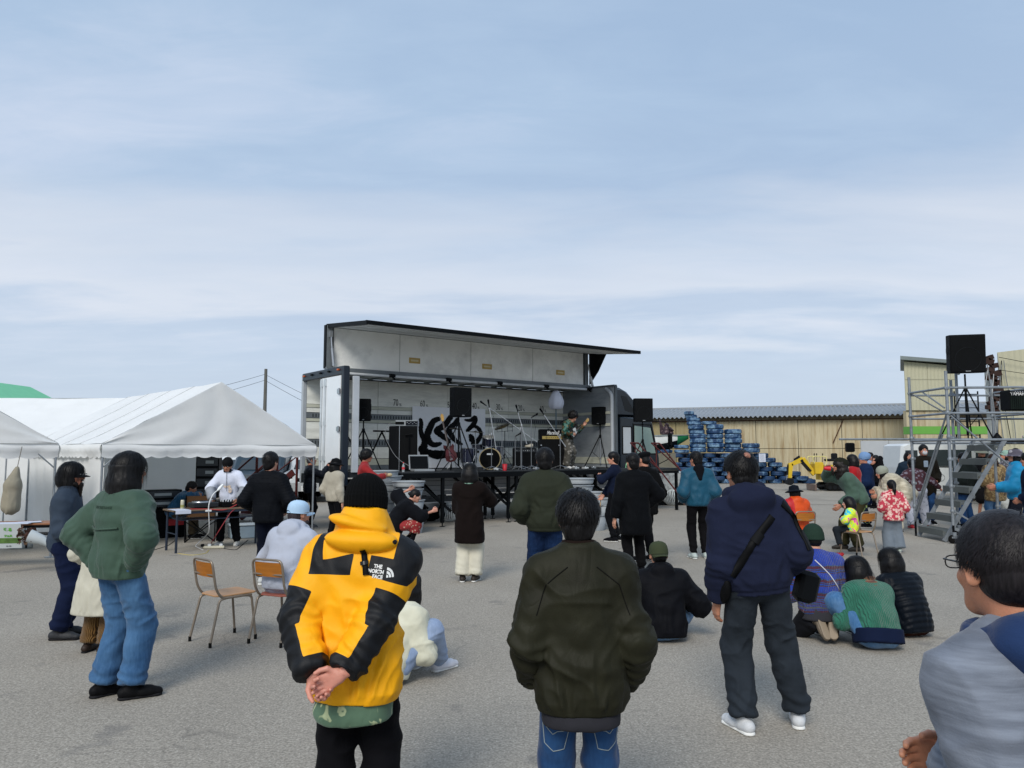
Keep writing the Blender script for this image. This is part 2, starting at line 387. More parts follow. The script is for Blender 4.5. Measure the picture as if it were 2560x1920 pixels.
class SDF:
 def __init__(s): s.ops = []
 def _b(s, pts, r): pts = np.array(pts, dtype=float).reshape(-1, 3); return pts.min(0) - r, pts.max(0) + r
 def cap(s, a, b, ra, rb, k=.03, squash=None, cut=False, cuta=False, sub=False):
  a, b = npv(a), npv(b); lo, hi = s._b([a, b], max(ra, rb) + .01)
  ba = b - a; L2 = float(ba @ ba) + 1e-9; dn = ba / math.sqrt(L2)
  def f(X, Y, Z):
   px, py, pz = X - a[0], Y - a[1], Z - a[2]
   t0 = (px * ba[0] + py * ba[1] + pz * ba[2]) / L2; t = np.clip(t0, 0, 1)
   vx, vy, vz = px - t * ba[0], py - t * ba[1], pz - t * ba[2]
   q = vx * vx + vy * vy + vz * vz
   if squash is not None:
    u, fc = squash; q = q + (fc * fc - 1) * (vx * u[0] + vy * u[1] + vz * u[2]) ** 2
   d = np.sqrt(q) - (ra + (rb - ra) * t)
   if cut: d = np.maximum(d, (t0 - 1) * math.sqrt(L2))
   if cuta: d = np.maximum(d, -t0 * math.sqrt(L2))
   return d
  s.ops.append((lo, hi, f, k, sub)); return s
 def ell(s, c, rad, Rm=None, k=.03, sub=False):
  c = npv(c); Rm = np.eye(3, dtype=np.float32) if Rm is None else np.array(Rm, dtype=np.float32)  # columns = axes
  lo, hi = s._b([c], max(rad) + .01)
  def f(X, Y, Z):
   px, py, pz = X - c[0], Y - c[1], Z - c[2]; q = 0; g = 0
   for i in range(3):
    v = (px * Rm[0, i] + py * Rm[1, i] + pz * Rm[2, i]) / rad[i]; q = q + v * v; g = g + (v / rad[i]) ** 2
   r = np.sqrt(q); return r * (r - 1) / np.sqrt(g + 1e-9)
  s.ops.append((lo, hi, f, k, sub)); return s
 def stack(s, pts, A, B, side, front, k=.03, n=2.3, shift=None, closed=(1, 1)):
  """tube of oval sections along a spine"""
  pts = np.array(pts, dtype=np.float32); A = npv(A); B = npv(B); side = npv(side); front = npv(front)
  lo, hi = s._b(pts, max(A.max(), B.max()) * 1.05 + .01)
  def f(X, Y, Z):
   best = None
   for i in range(len(pts) - 1):
    a, ba = pts[i], pts[i + 1] - pts[i]; L = math.sqrt(float(ba @ ba)) + 1e-9; dn = ba / L
    px, py, pz = X - a[0], Y - a[1], Z - a[2]
    t0 = (px * dn[0] + py * dn[1] + pz * dn[2]) / L
    lo_t = 0 if i > 0 else -9.; hi_t = 1 if i < len(pts) - 2 else 9.
    t = np.clip(t0, 0, 1); vx, vy, vz = px - t * ba[0], py - t * ba[1], pz - t * ba[2]
    sd_ = side - dn * float(side @ dn); sd_ = sd_ / np.linalg.norm(sd_)
    fr = np.cross(dn, sd_)
    if fr @ front < 0: fr = -fr
    x = vx * sd_[0] + vy * sd_[1] + vz * sd_[2]; y = vx * fr[0] + vy * fr[1] + vz * fr[2]; w_ = np.abs(vx * dn[0] + vy * dn[1] + vz * dn[2])
    aa = A[i] + (A[i + 1] - A[i]) * t; bb = B[i] + (B[i + 1] - B[i]) * t
    q = np.abs(x / aa) ** n + np.abs(y / bb) ** n; mm = np.minimum(aa, bb); ww = w_ * (((t0 < 0) & (i > 0)) | ((t0 > 1) & (i < len(pts) - 2))); r = (q + (ww / mm) ** n) ** (1 / n)
    d = (r - 1) * np.minimum(aa, bb)
    if i == 0: d = np.where(t0 < 0, np.maximum(d, w_), d)
    if i == len(pts) - 2: d = np.where(t0 > 1, np.maximum(d, w_), d)
    best = d if best is None else smin(best, d, .012)
   return best
  s.ops.append((lo, hi, f, k, False)); return s
 def halfspace(s, c, n_, k=0.0):
  """cut away the side the normal points to"""
  c, n_ = npv(c), npv(n_); n_ = n_ / np.linalg.norm(n_)
  s.ops.append((None, None, lambda X, Y, Z: (X - c[0]) * n_[0] + (Y - c[1]) * n_[1] + (Z - c[2]) * n_[2], k, 'cut')); return s
 def build(s, h):
  lo = np.min([o[0] for o in s.ops if o[0] is not None and not o[4]], axis=0) - 3 * h; hi = np.max([o[1] for o in s.ops if o[1] is not None and not o[4]], axis=0) + 3 * h
  n = np.ceil((hi - lo) / h).astype(int) + 1
  ax = [(lo[i] + h * np.arange(n[i])).astype(np.float32) for i in range(3)]
  A = np.full(n, .3, dtype=np.float32)
  for (l, u, f, k, sub) in s.ops:
   if sub == 'cut':
    d = f(ax[0][:, None, None], ax[1][None, :, None], ax[2][None, None, :]); A = np.maximum(A, d); continue
   m = k + 2 * h
   i0 = np.clip(np.floor((l - m - lo) / h).astype(int), 0, n); i1 = np.clip(np.ceil((u + m - lo) / h).astype(int) + 1, 0, n)
   if (i1 <= i0).any(): continue
   sl = tuple(slice(a, b) for a, b in zip(i0, i1))
   d = f(ax[0][sl[0]][:, None, None], ax[1][sl[1]][None, :, None], ax[2][sl[2]][None, None, :])
   A[sl] = smin(A[sl], d, k) if not sub else -smin(-A[sl], d, k)
  return surfnet(A, lo, h)
def surfnet(A, lo, h):
 ins = A < 0; n = A.shape
 c = np.zeros((n[0] - 1, n[1] - 1, n[2] - 1), dtype=np.int8)
 for dx in (0, 1):
  for dy in (0, 1):
   for dz in (0, 1): c += ins[dx:n[0] - 1 + dx, dy:n[1] - 1 + dy, dz:n[2] - 1 + dz]
 cells = np.argwhere((c > 0) & (c < 8)); idx = np.full(c.shape, -1, dtype=np.int32); idx[cells[:, 0], cells[:, 1], cells[:, 2]] = np.arange(len(cells))
 acc = np.zeros((len(cells), 3)); cnt = np.zeros(len(cells)); x, y, z = cells.T
 co = [(a, b, d) for a in (0, 1) for b in (0, 1) for d in (0, 1)]
 val = {q: A[x + q[0], y + q[1], z + q[2]] for q in co}
 for q in co:
  for a in range(3):
   if q[a]: continue
   r = list(q); r[a] = 1; r = tuple(r); va, vb = val[q], val[r]; m = (va < 0) != (vb < 0)
   t = va[m] / (va[m] - vb[m]); p = np.tile(np.array(q, dtype=float), (m.sum(), 1)); p[:, a] += t
   acc[m] += p; cnt[m] += 1
 V = lo + (cells + acc / cnt[:, None]) * h
 faces = []
 for a in range(3):
  b, d = (a + 1) % 3, (a + 2) % 3
  s0 = [slice(None)] * 3; s1 = [slice(None)] * 3; s0[a] = slice(0, n[a] - 1); s1[a] = slice(1, n[a])
  i0 = ins[tuple(s0)]; i1 = ins[tuple(s1)]; E = np.argwhere(i0 != i1)
  if not len(E): continue
  E = E[(E[:, b] > 0) & (E[:, d] > 0) & (E[:, b] < n[b] - 1) & (E[:, d] < n[d] - 1)]
  flip = i0[E[:, 0], E[:, 1], E[:, 2]]
  q = []
  for (ob, od) in ((-1, -1), (0, -1), (0, 0), (-1, 0)):
   e = E.copy(); e[:, b] += ob; e[:, d] += od; q.append(idx[e[:, 0], e[:, 1], e[:, 2]])
  q = np.stack(q, 1); q[~flip] = q[~flip][:, ::-1]
  q = q[(q >= 0).all(1)]; faces.append(q)
 return V, np.concatenate(faces)
def npmesh(name, V, Fq, smooth=True):
 me = bpy.data.meshes.new(name); me.vertices.add(len(V)); me.vertices.foreach_set('co', np.asarray(V, dtype=np.float32).ravel())
 k = Fq.shape[1]; me.loops.add(len(Fq) * k); me.loops.foreach_set('vertex_index', Fq.astype(np.int32).ravel())
 me.polygons.add(len(Fq)); me.polygons.foreach_set('loop_start', np.arange(len(Fq), dtype=np.int32) * k); me.polygons.foreach_set('loop_total', np.full(len(Fq), k, dtype=np.int32))
 me.polygons.foreach_set('use_smooth', np.full(len(Fq), smooth)); me.update(calc_edges=True); me.validate(); return me
def vnormals(V, Fq):
 a = V[Fq[:, 2]] - V[Fq[:, 0]]; b = V[Fq[:, 3]] - V[Fq[:, 1]]; fn = np.cross(a, b); Nn = np.zeros_like(V)
 for i in range(4): np.add.at(Nn, Fq[:, i], fn)
 return Nn / (np.linalg.norm(Nn, axis=1, keepdims=True) + 1e-9)
RIDM = np.array(Matrix.Rotation(.62, 3, 'X') @ Matrix.Rotation(.47, 3, 'Y') @ Matrix.Rotation(.8, 3, 'Z'))
def ridged(p, sc, seed, tw=0.0):
 q = p * np.array(sc)
 if tw: q = q + tw * np.stack([vnoise(p * 4 + 5, seed + 1), vnoise(p * 4 + 9, seed + 2), vnoise(p * 4, seed + 3)], 1)
 return 1 - np.abs(vnoise(q @ RIDM, seed)) * 2
def sdf_obj(name, s, h, m, parent, disp=None, zone=None, join=None, **k):
 V, Fq = s.build(h)
 if join:
  for (s2, h2) in join:
   V2, F2 = s2.build(h2); Fq = np.concatenate([Fq, F2 + len(V)]); V = np.concatenate([V, V2])
 z = zone(V) if zone else None
 if disp: V = V + vnormals(V, Fq) * disp(V)[:, None]
 me = npmesh(name, V, Fq)
 if z is not None:
  at_ = me.attributes.new('zone', 'FLOAT', 'POINT'); at_.data.foreach_set('value', z.astype(np.float32))
 return link(name, me, m, parent, **k)
# ================================================================ people
def unit(v): v = np.array(v, dtype=float); return v / (np.linalg.norm(v) + 1e-9)
def ik(a, b, l1, l2, hint):
 a, b = np.array(a, float), np.array(b, float); d = b - a; L = np.linalg.norm(d); mx = (l1 + l2) * .995
 if L > mx: b = a + d / L * mx; d = b - a; L = mx
 x = (l1 * l1 - l2 * l2 + L * L) / (2 * L); h = math.sqrt(max(l1 * l1 - x * x, 0)); u = d / L
 n = np.array(hint, float); n = n - u * (n @ u); n = unit(n)
 return a + u * x + n * h, b
def rot(yaw=0, pitch=0, roll=0):
 """columns: right, forward, up.  yaw turns left (ccw), pitch nods down, roll leans right"""
 return np.array(Matrix.Rotation(R(yaw), 3, 'Z') @ Matrix.Rotation(-R(pitch), 3, 'X') @ Matrix.Rotation(R(roll), 3, 'Y'))
class Rig: pass
def rig(s=1.0, pelvis=(0, 0, .93), lean=0, side=0, twist=0, hl=None, hr=None, el=None, er=None, fl=(-.11, 0, .09), fr=(.11, 0, .09),
  kl=(0, 1, 0), kr=(0, 1, 0), hyaw=0, hpitch=5, hroll=0, toel=8, toer=-8, curve=0, sw=1.0, hdl=None, hdr=None, neckf=0, pyaw=0, hs=1.0):
 r = Rig(); r.s = s; P = np.array(pelvis) * s; r.P = P
 Tb = rot(twist * .4 + pyaw, lean, side); T = rot(twist + pyaw, lean + curve, side); r.T = T; r.Tb = Tb
 r.W = P + Tb[:, 2] * .17 * s                       # waist
 r.CH = r.W + T[:, 2] * .17 * s                     # chest
 r.N = r.CH + T[:, 2] * .155 * s                    # base of the neck
 shc = r.CH + T[:, 2] * .10 * s
 shc = shc - T[:, 2] * .028 * s; r.SL = shc - T[:, 0] * .160 * sw * s; r.SR = shc + T[:, 0] * .160 * sw * s
 hp = rot(twist + hyaw + pyaw, hpitch, hroll); r.Hd = hp
 nk = unit(T[:, 2] + hp[:, 2] + T[:, 1] * (.35 + neckf)); r.HC = r.N + nk * .115 * s + hp[:, 2] * .055 * s + hp[:, 1] * .01 * s
 r.hs = s * hs * 1.01
 dl = np.array(hl if hl is not None else (-.27, .03, .80)) * s; dr = np.array(hr if hr is not None else (.27, .03, .80)) * s
 r.EL, r.WL = ik(r.SL, dl, .298 * s, .262 * s, el if el is not None else (-.4, -1, -.2)); r.ER, r.WR = ik(r.SR, dr, .298 * s, .262 * s, er if er is not None else (.4, -1, -.2))
 r.HL = P - Tb[:, 0] * .09 * s - Tb[:, 2] * .02 * s; r.HR = P + Tb[:, 0] * .09 * s - Tb[:, 2] * .02 * s
 r.KL, r.AL = ik(r.HL, np.array(fl) * s, .43 * s, .42 * s, kl); r.KR, r.AR = ik(r.HR, np.array(fr) * s, .43 * s, .42 * s, kr)
 r.TL = rot(toel)[:, 1] if np.ndim(toel) == 0 else np.array(toel, float); r.TR = rot(toer)[:, 1] if np.ndim(toer) == 0 else np.array(toer, float)
 r.dl = unit(hdl) if hdl is not None else unit(r.WL - r.EL); r.dr = unit(hdr) if hdr is not None else unit(r.WR - r.ER)
 return r
def hand(w, d, pn, side, s=1.0, curl=28, spread=.06, curls=None, thumb=.5, first=-.03):
 """w wrist, d direction of the palm, pn normal out of the palm, side +1/-1 towards the thumb side"""
 S_ = SDF(); d = unit(d); pn = unit(np.array(pn) - d * np.dot(pn, d)); t = np.cross(d, pn) * side; w = np.array(w)
 S_.cap(w - d * .05 * s, w + d * .012 * s, .026 * s, .026 * s, .01, squash=(npv(pn), 1.25))
 kn = []
 for i, (off, ln) in enumerate(((.030, .074), (.010, .083), (-.011, .076), (-.031, .060))):
  k0 = w + d * (.088 - abs(off - .008) * .25) * s + t * off * s
  S_.cap(w + d * .02 * s + t * off * .55 * s, k0, .0155 * s, .0125 * s, .018 * s, squash=(npv(pn), 1.05))
  cu = (curls[i] if curls else curl); p = k0; a = R(cu) * .6
  for j, fr in enumerate((.44, .32, .24)):
   q = p + (d * math.cos(a) + pn * math.sin(a) + t * off * spread * 20 * .3) * ln * fr * s
   S_.cap(p, q, (.0103 - .001 * j) * s, (.0095 - .001 * j) * s, .0035 * s); p = q; a += R(cu) * (1.0 if j == 0 else .8)
 b = w + d * .022 * s + t * .022 * s; m = b + (d * .6 + t * .62 + pn * (.25 + thumb * .3)) * .042 * s; e = m + (d * .85 + t * .22 + pn * thumb * .5) * .034 * s; f = e + (d * .9 - t * .05 + pn * thumb * .6) * .024 * s
 S_.cap(b, m, .0155 * s, .0125 * s, .012 * s); S_.cap(m, e, .0118 * s, .0105 * s, .003 * s); S_.cap(e, f, .0105 * s, .0085 * s, .003 * s)
 return S_
def facepart(S_, r, face=1):
 s = r.hs; Hd, HC = r.Hd, r.HC
 L = lambda x, y, z: HC + Hd @ np.array([x, y, z]) * s
 S_.ell(L(0, -.012, .028), (.0775 * s, .098 * s, .090 * s), Hd, .0)
 S_.ell(L(0, .028, -.040), (.062 * s, .066 * s, .070 * s), Hd, .03 * s)
 S_.cap(L(-.022, .068, -.085), L(.022, .068, -.085), .021 * s, .021 * s, .03 * s)
 if face:
  S_.cap(L(0, .088, .012), L(0, .110, -.022), .0085 * s, .0125 * s, .012 * s)
  S_.ell(L(0, .098, -.028), (.0175 * s, .012 * s, .009 * s), Hd, .008 * s)
  for q in (-1, 1):
   S_.ell(L(q * .032, .092, .014), (.015 * s, .010 * s, .010 * s), Hd, .010 * s, sub=True)
   S_.cap(L(q * .014, .090, .032), L(q * .046, .078, .031), .006 * s, .005 * s, .012 * s)
   S_.ell(L(q * .045, .062, -.022), (.018 * s, .018 * s, .017 * s), Hd, .02 * s)
  S_.ell(L(0, .090, -.052), (.023 * s, .0095 * s, .0055 * s), Hd, .004 * s); S_.ell(L(0, .088, -.062), (.019 * s, .0095 * s, .006 * s), Hd, .004 * s)
  S_.ell(L(0, .104, -.0565), (.026 * s, .012 * s, .0012 * s), Hd, .003 * s, sub=True)
 for q in (-1, 1):   # ears: bowl with a rim and lobe
  Er = Hd @ np.array(Matrix.Rotation(R(-20 * q), 3, 'Z'))
  S_.ell(L(q * .080, -.010, -.006), (.0075 * s, .019 * s, .031 * s), Er, .006 * s)
  S_.cap(L(q * .078, .002, -.032), L(q * .078, -.002, -.028), .008 * s, .009 * s, .008 * s)
  S_.ell(L(q * .0895, -.006, -.004), (.0055 * s, .0105 * s, .019 * s), Er, .004 * s, sub=True)
 S_.cap(L(0, -.022, -.045), r.N - r.T[:, 2] * .03 * r.s, .056 * s, .062 * r.s, .03 * s)
def dome_strands(rng_, r, n, kind, hs, name, m, parent):
 """locks of hair lying over the head so that the outline is ragged"""
 s = r.hs; Hd, HC = r.Hd, r.HC; vs = []; fs = []
 def W(p): return HC + Hd @ np.array(p) * s
 ln = {'crop': .030, 'short': .055, 'curly': .05, 'bob': .20, 'long': .30, 'tied': .10}[kind]
 for i in range(n):
  a = rng_.uniform(0, 2 * math.pi); ph = math.acos(rng_.uniform(-.35 if kind in ('short', 'crop') else (.0 if kind != 'curly' else -.5), 1)); u = np.array([math.sin(ph) * math.sin(a), -math.sin(ph) * math.cos(a), math.cos(ph)])
  if u[1] > .45 and u[2] < .55: continue
  rad = np.array([.095, .114, .103] if kind in ('short', 'crop', 'tied') else [.103, .120, .106]) * hs * (.95 if kind == 'crop' else 1); p = u * rad + np.array([0, -.014, .030]); skip = kind == 'crop' and (p[1] > .035 and p[2] < .075 or p[2] < .01 and p[1] > -.03)
  if skip or (kind == 'short' and abs(p[0]) > .055 and p[2] < .04 and p[1] > -.055): continue
  whorl = np.array([.1, -.55, .8]); fl = u - whorl; fl = fl - u * (fl @ u); fl = unit(fl + rng_.normal(0, .25 if kind != 'curly' else 1.1, 3) * .5)
  if kind in ('bob', 'long'): fl = unit(np.array([u[0] * .25, u[1] * .25, -1]) - u * (np.array([u[0] * .25, u[1] * .25, -1]) @ u)); lift = .004
  elif kind == 'tied': tgt = np.array([0, -.12, .0]) - p; fl = unit(tgt - u * (tgt @ u)); lift = .002
  else: lift = rng_.uniform(.001, .013) if kind == 'short' else .003
  L_ = ln * rng_.uniform(.6, 1.2); wd = (.0022 if kind != 'crop' else .0011) * s * rng_.uniform(.6, 1.6); sd_ = unit(np.cross(fl, u)); K = 4 if ln < .1 else 6; base = len(vs); cv = rng_.normal(0, .35 if kind != 'curly' else 1.6)
  q = p.copy(); dr = fl.copy()
  for j in range(K):
   f = j / (K - 1); wj = wd * (1 - f * .85); c = W(q); sv = Hd @ (sd_ * wj)
   vs.append(c - sv); vs.append(c + sv)
   step = L_ / (K - 1); q = q + dr * step
   un = unit((q - np.array([0, -.014, .030])) / rad ** 2)
   qq = (q - np.array([0, -.014, .030])) / (rad + lift + .004 * f); nr = np.linalg.norm(qq)
   if nr < 1.0 and q[2] > -.02: q = np.array([0, -.014, .030]) + qq / nr * (rad + lift + .004 * f)
   if q[2] < 0 and kind in ('bob', 'long'): dr = unit(np.array([0, 0, -1.0]) + un * .18 + sd_ * cv * .05)
   else: dr = unit(dr - un * (dr @ un) + sd_ * cv * .18 + (un * .5 if kind == 'curly' else un * .05 if kind == 'crop' else np.array([0, 0, -.35])))
  for j in range(K - 1): b = base + 2 * j; fs.append((b, b + 1, b + 3, b + 2))
 if not fs: return
 V = np.array(vs); Fq = np.array(fs); link(name, npmesh(name, V, Fq), m, parent)
def person(label, loc, heading, r, dist, top=None, bottom=None, shoes='#1a1a1c', hair='short', hat=None, skin='#bd8a70', group=None, face=1, eyes=False, bottom2=None,
           hands='relaxed', haircol='#0b0a0b', cuffs=True, strands=None, mods=None, hq=1.0, sole='#d8d8d4', faceless=False):
 px = dist / 769.0; s = r.s; T, Tb, Hd = r.T, r.Tb, r.Hd; rng_ = np.random.RandomState(int(abs(hash(round(loc[0] * 13.7 + loc[1] * 7.1, 3))) % 99991))
 hB = max(.012, min(.028, px * 1.5)); hF = max(.0038, min(.012, px * .9)) / hq; hC = max(.0065, min(.02, px * 1.25))
 lc = Vector(loc); o = bpy.data.objects.new('person', None); C.objects.link(o); o.location = lc; o.rotation_euler = (0, 0, R(heading)); o.empty_display_size = .2
 o['label'] = label; o['category'] = 'person'
 if group: o['group'] = group
 sm = skinmat('skin_' + skin.strip('#'), skin); rt = T[:, 0]; fw = T[:, 1]
 # ---- body
 B = SDF()
 B.stack([r.P - Tb[:, 2] * .06 * s, r.P + Tb[:, 2] * .02 * s, r.W, r.CH, r.CH + T[:, 2] * .10 * s], [.10 * s, .13 * s, .11 * s, .13 * s, .11 * s], [.07 * s, .085 * s, .075 * s, .08 * s, .06 * s], rt, fw, .03)
 for a, b, c in ((r.SL, r.EL, r.WL), (r.SR, r.ER, r.WR)):
  B.cap(a, b, .042 * s, .034 * s, .03); B.cap(b, c, .034 * s, .024 * s, .01)
 for a, b, c in ((r.HL, r.KL, r.AL), (r.HR, r.KR, r.AR)):
  B.cap(a, b, .065 * s, .045 * s, .03); B.cap(b, c, .045 * s, .032 * s, .01)
 B.cap(r.CH + T[:, 2] * .08 * s, r.N + T[:, 2] * .04 * s, .05 * s, .045 * s, .03)
 Hh = SDF(); facepart(Hh, r, face)
 join = [(Hh, hF)]
 hf = max(.0022, min(.007, px * .5))
 hp = {'relaxed': dict(curl=24), 'fist': dict(curl=75), 'grip': dict(curl=48), 'flat': dict(curl=8)}
 def spec(k, sd_):
  q = hands if isinstance(hands, str) else hands[0 if sd_ < 0 else 1]
  if q is None: return None
  if isinstance(q, dict): return q
  return dict(hp[q])
 for wr, d, sd_ in ((r.WL, r.dl, -1), (r.WR, r.dr, 1)):
  q = spec(hands, sd_)
  if q is None: continue
  q = dict(q); pn = q.pop('pn', None)
  pn = np.array(pn if pn is not None else (-sd_ * 1.0, .15, 0)); d = q.pop('d', d); th = q.pop('side', None)
  join.append((hand(wr, d, pn, th if th is not None else sd_ * (1 if True else 0), s * q.pop('sz', 1.0), **q), hf))
 body = sdf_obj('body', B, hB, sm, o, join=join)
 if eyes:
  for q in (-1, 1):
   c = r.HC + Hd @ np.array([q * .031, .079, .013]) * r.hs; m_ = MB()
   M_ = Matrix.Translation(Vector(c)); pr = [(math.sin(R(t)) * .0125 * r.hs, math.cos(R(t)) * .0125 * r.hs) for t in range(0, 181, 20)]
   m_.lathe(pr, 12, M_); e = m_.obj('eye', mat('eye_white', '#cfcac4', .3), o)
   m2 = MB(); c2 = c + Hd[:, 1] * .0098 * r.hs; m2.lathe([(math.sin(R(t)) * .0058 * r.hs, math.cos(R(t)) * .0058 * r.hs) for t in range(0, 181, 30)], 8, Matrix.Translation(Vector(c2))); m2.obj('iris', mat('eye_dark', '#120c08', .2), e)
   m3 = MB(); b0 = [r.HC + Hd @ np.array([q * x, y, z]) * r.hs for x, y, z in ((.014, .097, .033), (.03, .094, .038), (.048, .080, .034))]
   m3.tube(b0, [.002 * r.hs, .0032 * r.hs, .0015 * r.hs], 5); m3.obj('eyebrow', hairmat('hair_' + haircol.strip('#'), haircol), o)
  ml = MB(); ml.tube([r.HC + Hd @ np.array([x, y, -.0565]) * r.hs for x, y in ((-.023, .091), (0, .0985), (.023, .091))], .0032 * r.hs, 5); ml.obj('mouth', mat('lips', '#8a4840', .5), o)
 # ---- hair
 hm = hairmat('hair_' + haircol.strip('#'), haircol); hs = r.hs; L = lambda x, y, z: r.HC + Hd @ np.array([x, y, z]) * hs
 if hair:
  Q = SDF(); up = Hd[:, 2]; bk = -Hd[:, 1]
  if hair in ('short', 'shortneat', 'thin', 'fade'):
   g = (1.0 if hair == 'short' else .95) * (.90 if hat else 1)
   Q.ell(L(0, -.016, .040), (.094 * hs * g, .112 * hs * g, .100 * hs * g), Hd, 0)
   Q.ell(L(0, -.042, -.018), (.083 * hs * g, .077 * hs, .070 * hs), Hd, .02 * hs)
   if hair == 'short': Q.ell(L(0, -.058, -.062), (.066 * hs * g, .052 * hs, .062 * hs), Hd, .03 * hs)
  elif hair == 'tied':
   Q.ell(L(0, -.014, .034), (.083 * hs, .104 * hs, .092 * hs), Hd, 0); Q.ell(L(0, -.04, -.01), (.077 * hs, .07 * hs, .065 * hs), Hd, .02 * hs)
   Q.ell(L(0, -.118, .0), (.03 * hs, .03 * hs, .03 * hs), Hd, .01)
  elif hair == 'ponytail':
   Q.ell(L(0, -.014, .034), (.084 * hs, .105 * hs, .093 * hs), Hd, 0); Q.ell(L(0, -.04, -.01), (.078 * hs, .07 * hs, .065 * hs), Hd, .02 * hs)
   a = L(0, -.115, .02); b = a + np.array([0, -.03, -.12]) * s; c = b + np.array([.01, .0, -.14]) * s
   Q.cap(a, b, .022 * hs, .036 * hs, .02); Q.cap(b, c, .036 * hs, .012 * hs, .01)
  elif hair == 'curly':
   Q.ell(L(0, -.012, .045), (.115 * hs, .125 * hs, .115 * hs), Hd, 0); Q.ell(L(0, -.04, -.01), (.10 * hs, .09 * hs, .08 * hs), Hd, .03 * hs)
  elif hair in ('bob', 'long', 'medium', 'messylong'):
   dn = {'bob': .150, 'long': .27, 'medium': .10, 'messylong': .19}[hair]; wd = (1.0 if hair != 'messylong' else 1.2) * (.86 if hat else 1) * (.86 if hair == 'medium' else 1)
   Q.ell(L(0, -.014, .034), (.102 * hs * wd, .118 * hs * wd, .104 * hs), Hd, 0)
   bt = np.array([0, 0, -1.0]) if abs(Hd[2, 2]) > .6 else -Hd[:, 2]
   a = L(0, -.046, .03); Q.stack([a, a + bt * dn * .5 * hs, a + bt * dn * hs * .96, a + bt * dn * hs * 1.03], [.104 * hs * wd, .124 * hs * wd, .126 * hs * wd, .11 * hs], [.098 * hs * wd, .112 * hs, .108 * hs, .08 * hs], Hd[:, 0], Hd[:, 1], .03 * hs, n=2.1)
  # free the face
  Q.ell(L(0, .118, -.055), (.075 * hs, .085 * hs, .115 * hs), Hd, .01 * hs, sub=True)
  if hair in ('short', 'shortneat', 'thin', 'tied', 'ponytail', 'fade'):
   for q in (-1, 1): Q.ell(L(q * .100, .006, -.034), (.030 * hs, .060 * hs, .050 * hs), Hd, .008 * hs, sub=True)
  sd_ = rng_.randint(999)
  amp = {'curly': .012, 'messylong': .010, 'short': .008, 'bob': .004, 'long': .005}.get(hair, .0025)
  dsp = lambda V: amp * hs * (vnoise(V * 26 + 7, sd_) * .6 + vnoise(V * np.array((70, 70, 30)), sd_ + 4) * .4)
  hh = sdf_obj('hair', Q, hF, hm, o, disp=dsp)
  if strands: dome_strands(rng_, r, strands, 'curly' if hair == 'curly' else 'crop' if hair == 'fade' else ('bob' if hair in ('bob', 'long', 'messylong', 'medium') else ('tied' if hair in ('tied', 'ponytail') else 'short')), 1.0 if hair != 'curly' else 1.1, 'hair_locks', hm, hh)
 HM = Matrix(((*Hd[0], r.HC[0]), (*Hd[1], r.HC[1]), (*Hd[2], r.HC[2]), (0, 0, 0, 1))) @ Matrix.Scale(hs, 4)
 r.HM = HM
 # ---- trousers / skirt
 res = {'o': o, 'body': body}
 for bt in [q for q in (bottom2, bottom) if q]:
  bt = dict(bt); m_ = bt['mat']; wd = bt.get('w', 1.0); Q = SDF(); e = .012 * s
  hemz = bt.get('hem', 0); flare = bt.get('flare', 1.0); seat = bt.get('seat', 1.0)
  Q.stack([r.P - Tb[:, 2] * .075 * s, r.P, r.P + Tb[:, 2] * .10 * s], [.150 * s * seat, .163 * s * seat, .145 * s], [.105 * s, .118 * s, .098 * s], Tb[:, 0], Tb[:, 1], .03)
  if bt.get('skirt'):
   dn = bt['skirt'] * s; Q.stack([r.P + Tb[:, 2] * .02 * s, r.P - np.array([0, 0, dn * .5]), r.P - np.array([0, 0, dn])], [.15 * s, .19 * s * wd, .24 * s * wd], [.12 * s, .16 * s * wd, .20 * s * wd], (1, 0, 0), (0, 1, 0), .04)
  else:
   for hp_, kn, an in ((r.HL, r.KL, r.AL), (r.HR, r.KR, r.AR)):
    sh = kn + (an - kn) * (1 - hemz) * .98; r0 = .086 * s * (.9 + .1 * wd); r1 = .055 * s * wd + e; r2 = (.043 * s * wd + e) * flare
    Q.cap(hp_, kn, r0, r1, .045); Q.cap(kn, sh, r1, r2, .02, cut=True)
  sd_ = rng_.randint(999); fa = bt.get('fold', 1.0) * .0095 * s
  def dsp(V, sd_=sd_, fa=fa):
   d = fa * (ridged(V, (6, 6, 9), sd_, 1.5) * .75 + ridged(V, (9, 9, 4), sd_ + 7, .8) * .25) + fa * .12 * ridged(V, (22, 22, 30), sd_ + 3, .7)
   for kn, an in ((r.KL, r.AL), (r.KR, r.AR)):
    w1 = np.exp(-((V - (an + (kn - an) * .12)) ** 2).sum(1) / (.11 * s) ** 2); d = d + w1 * fa * .9 * np.sin(V[:, 2] / s * 75 + V[:, 0] / s * 25 + 3 * vnoise(V * 9, sd_))
    w2 = np.exp(-((V - kn) ** 2).sum(1) / (.10 * s) ** 2); d = d + w2 * fa * .4 * np.sin(V[:, 2] / s * 50 + V[:, 0] / s * 30 + 4 * vnoise(V * 8, sd_ + 1))
   return d
  res['bottom'] = sdf_obj(bt.get('name', 'trousers'), Q, hC, m_, o, disp=dsp)
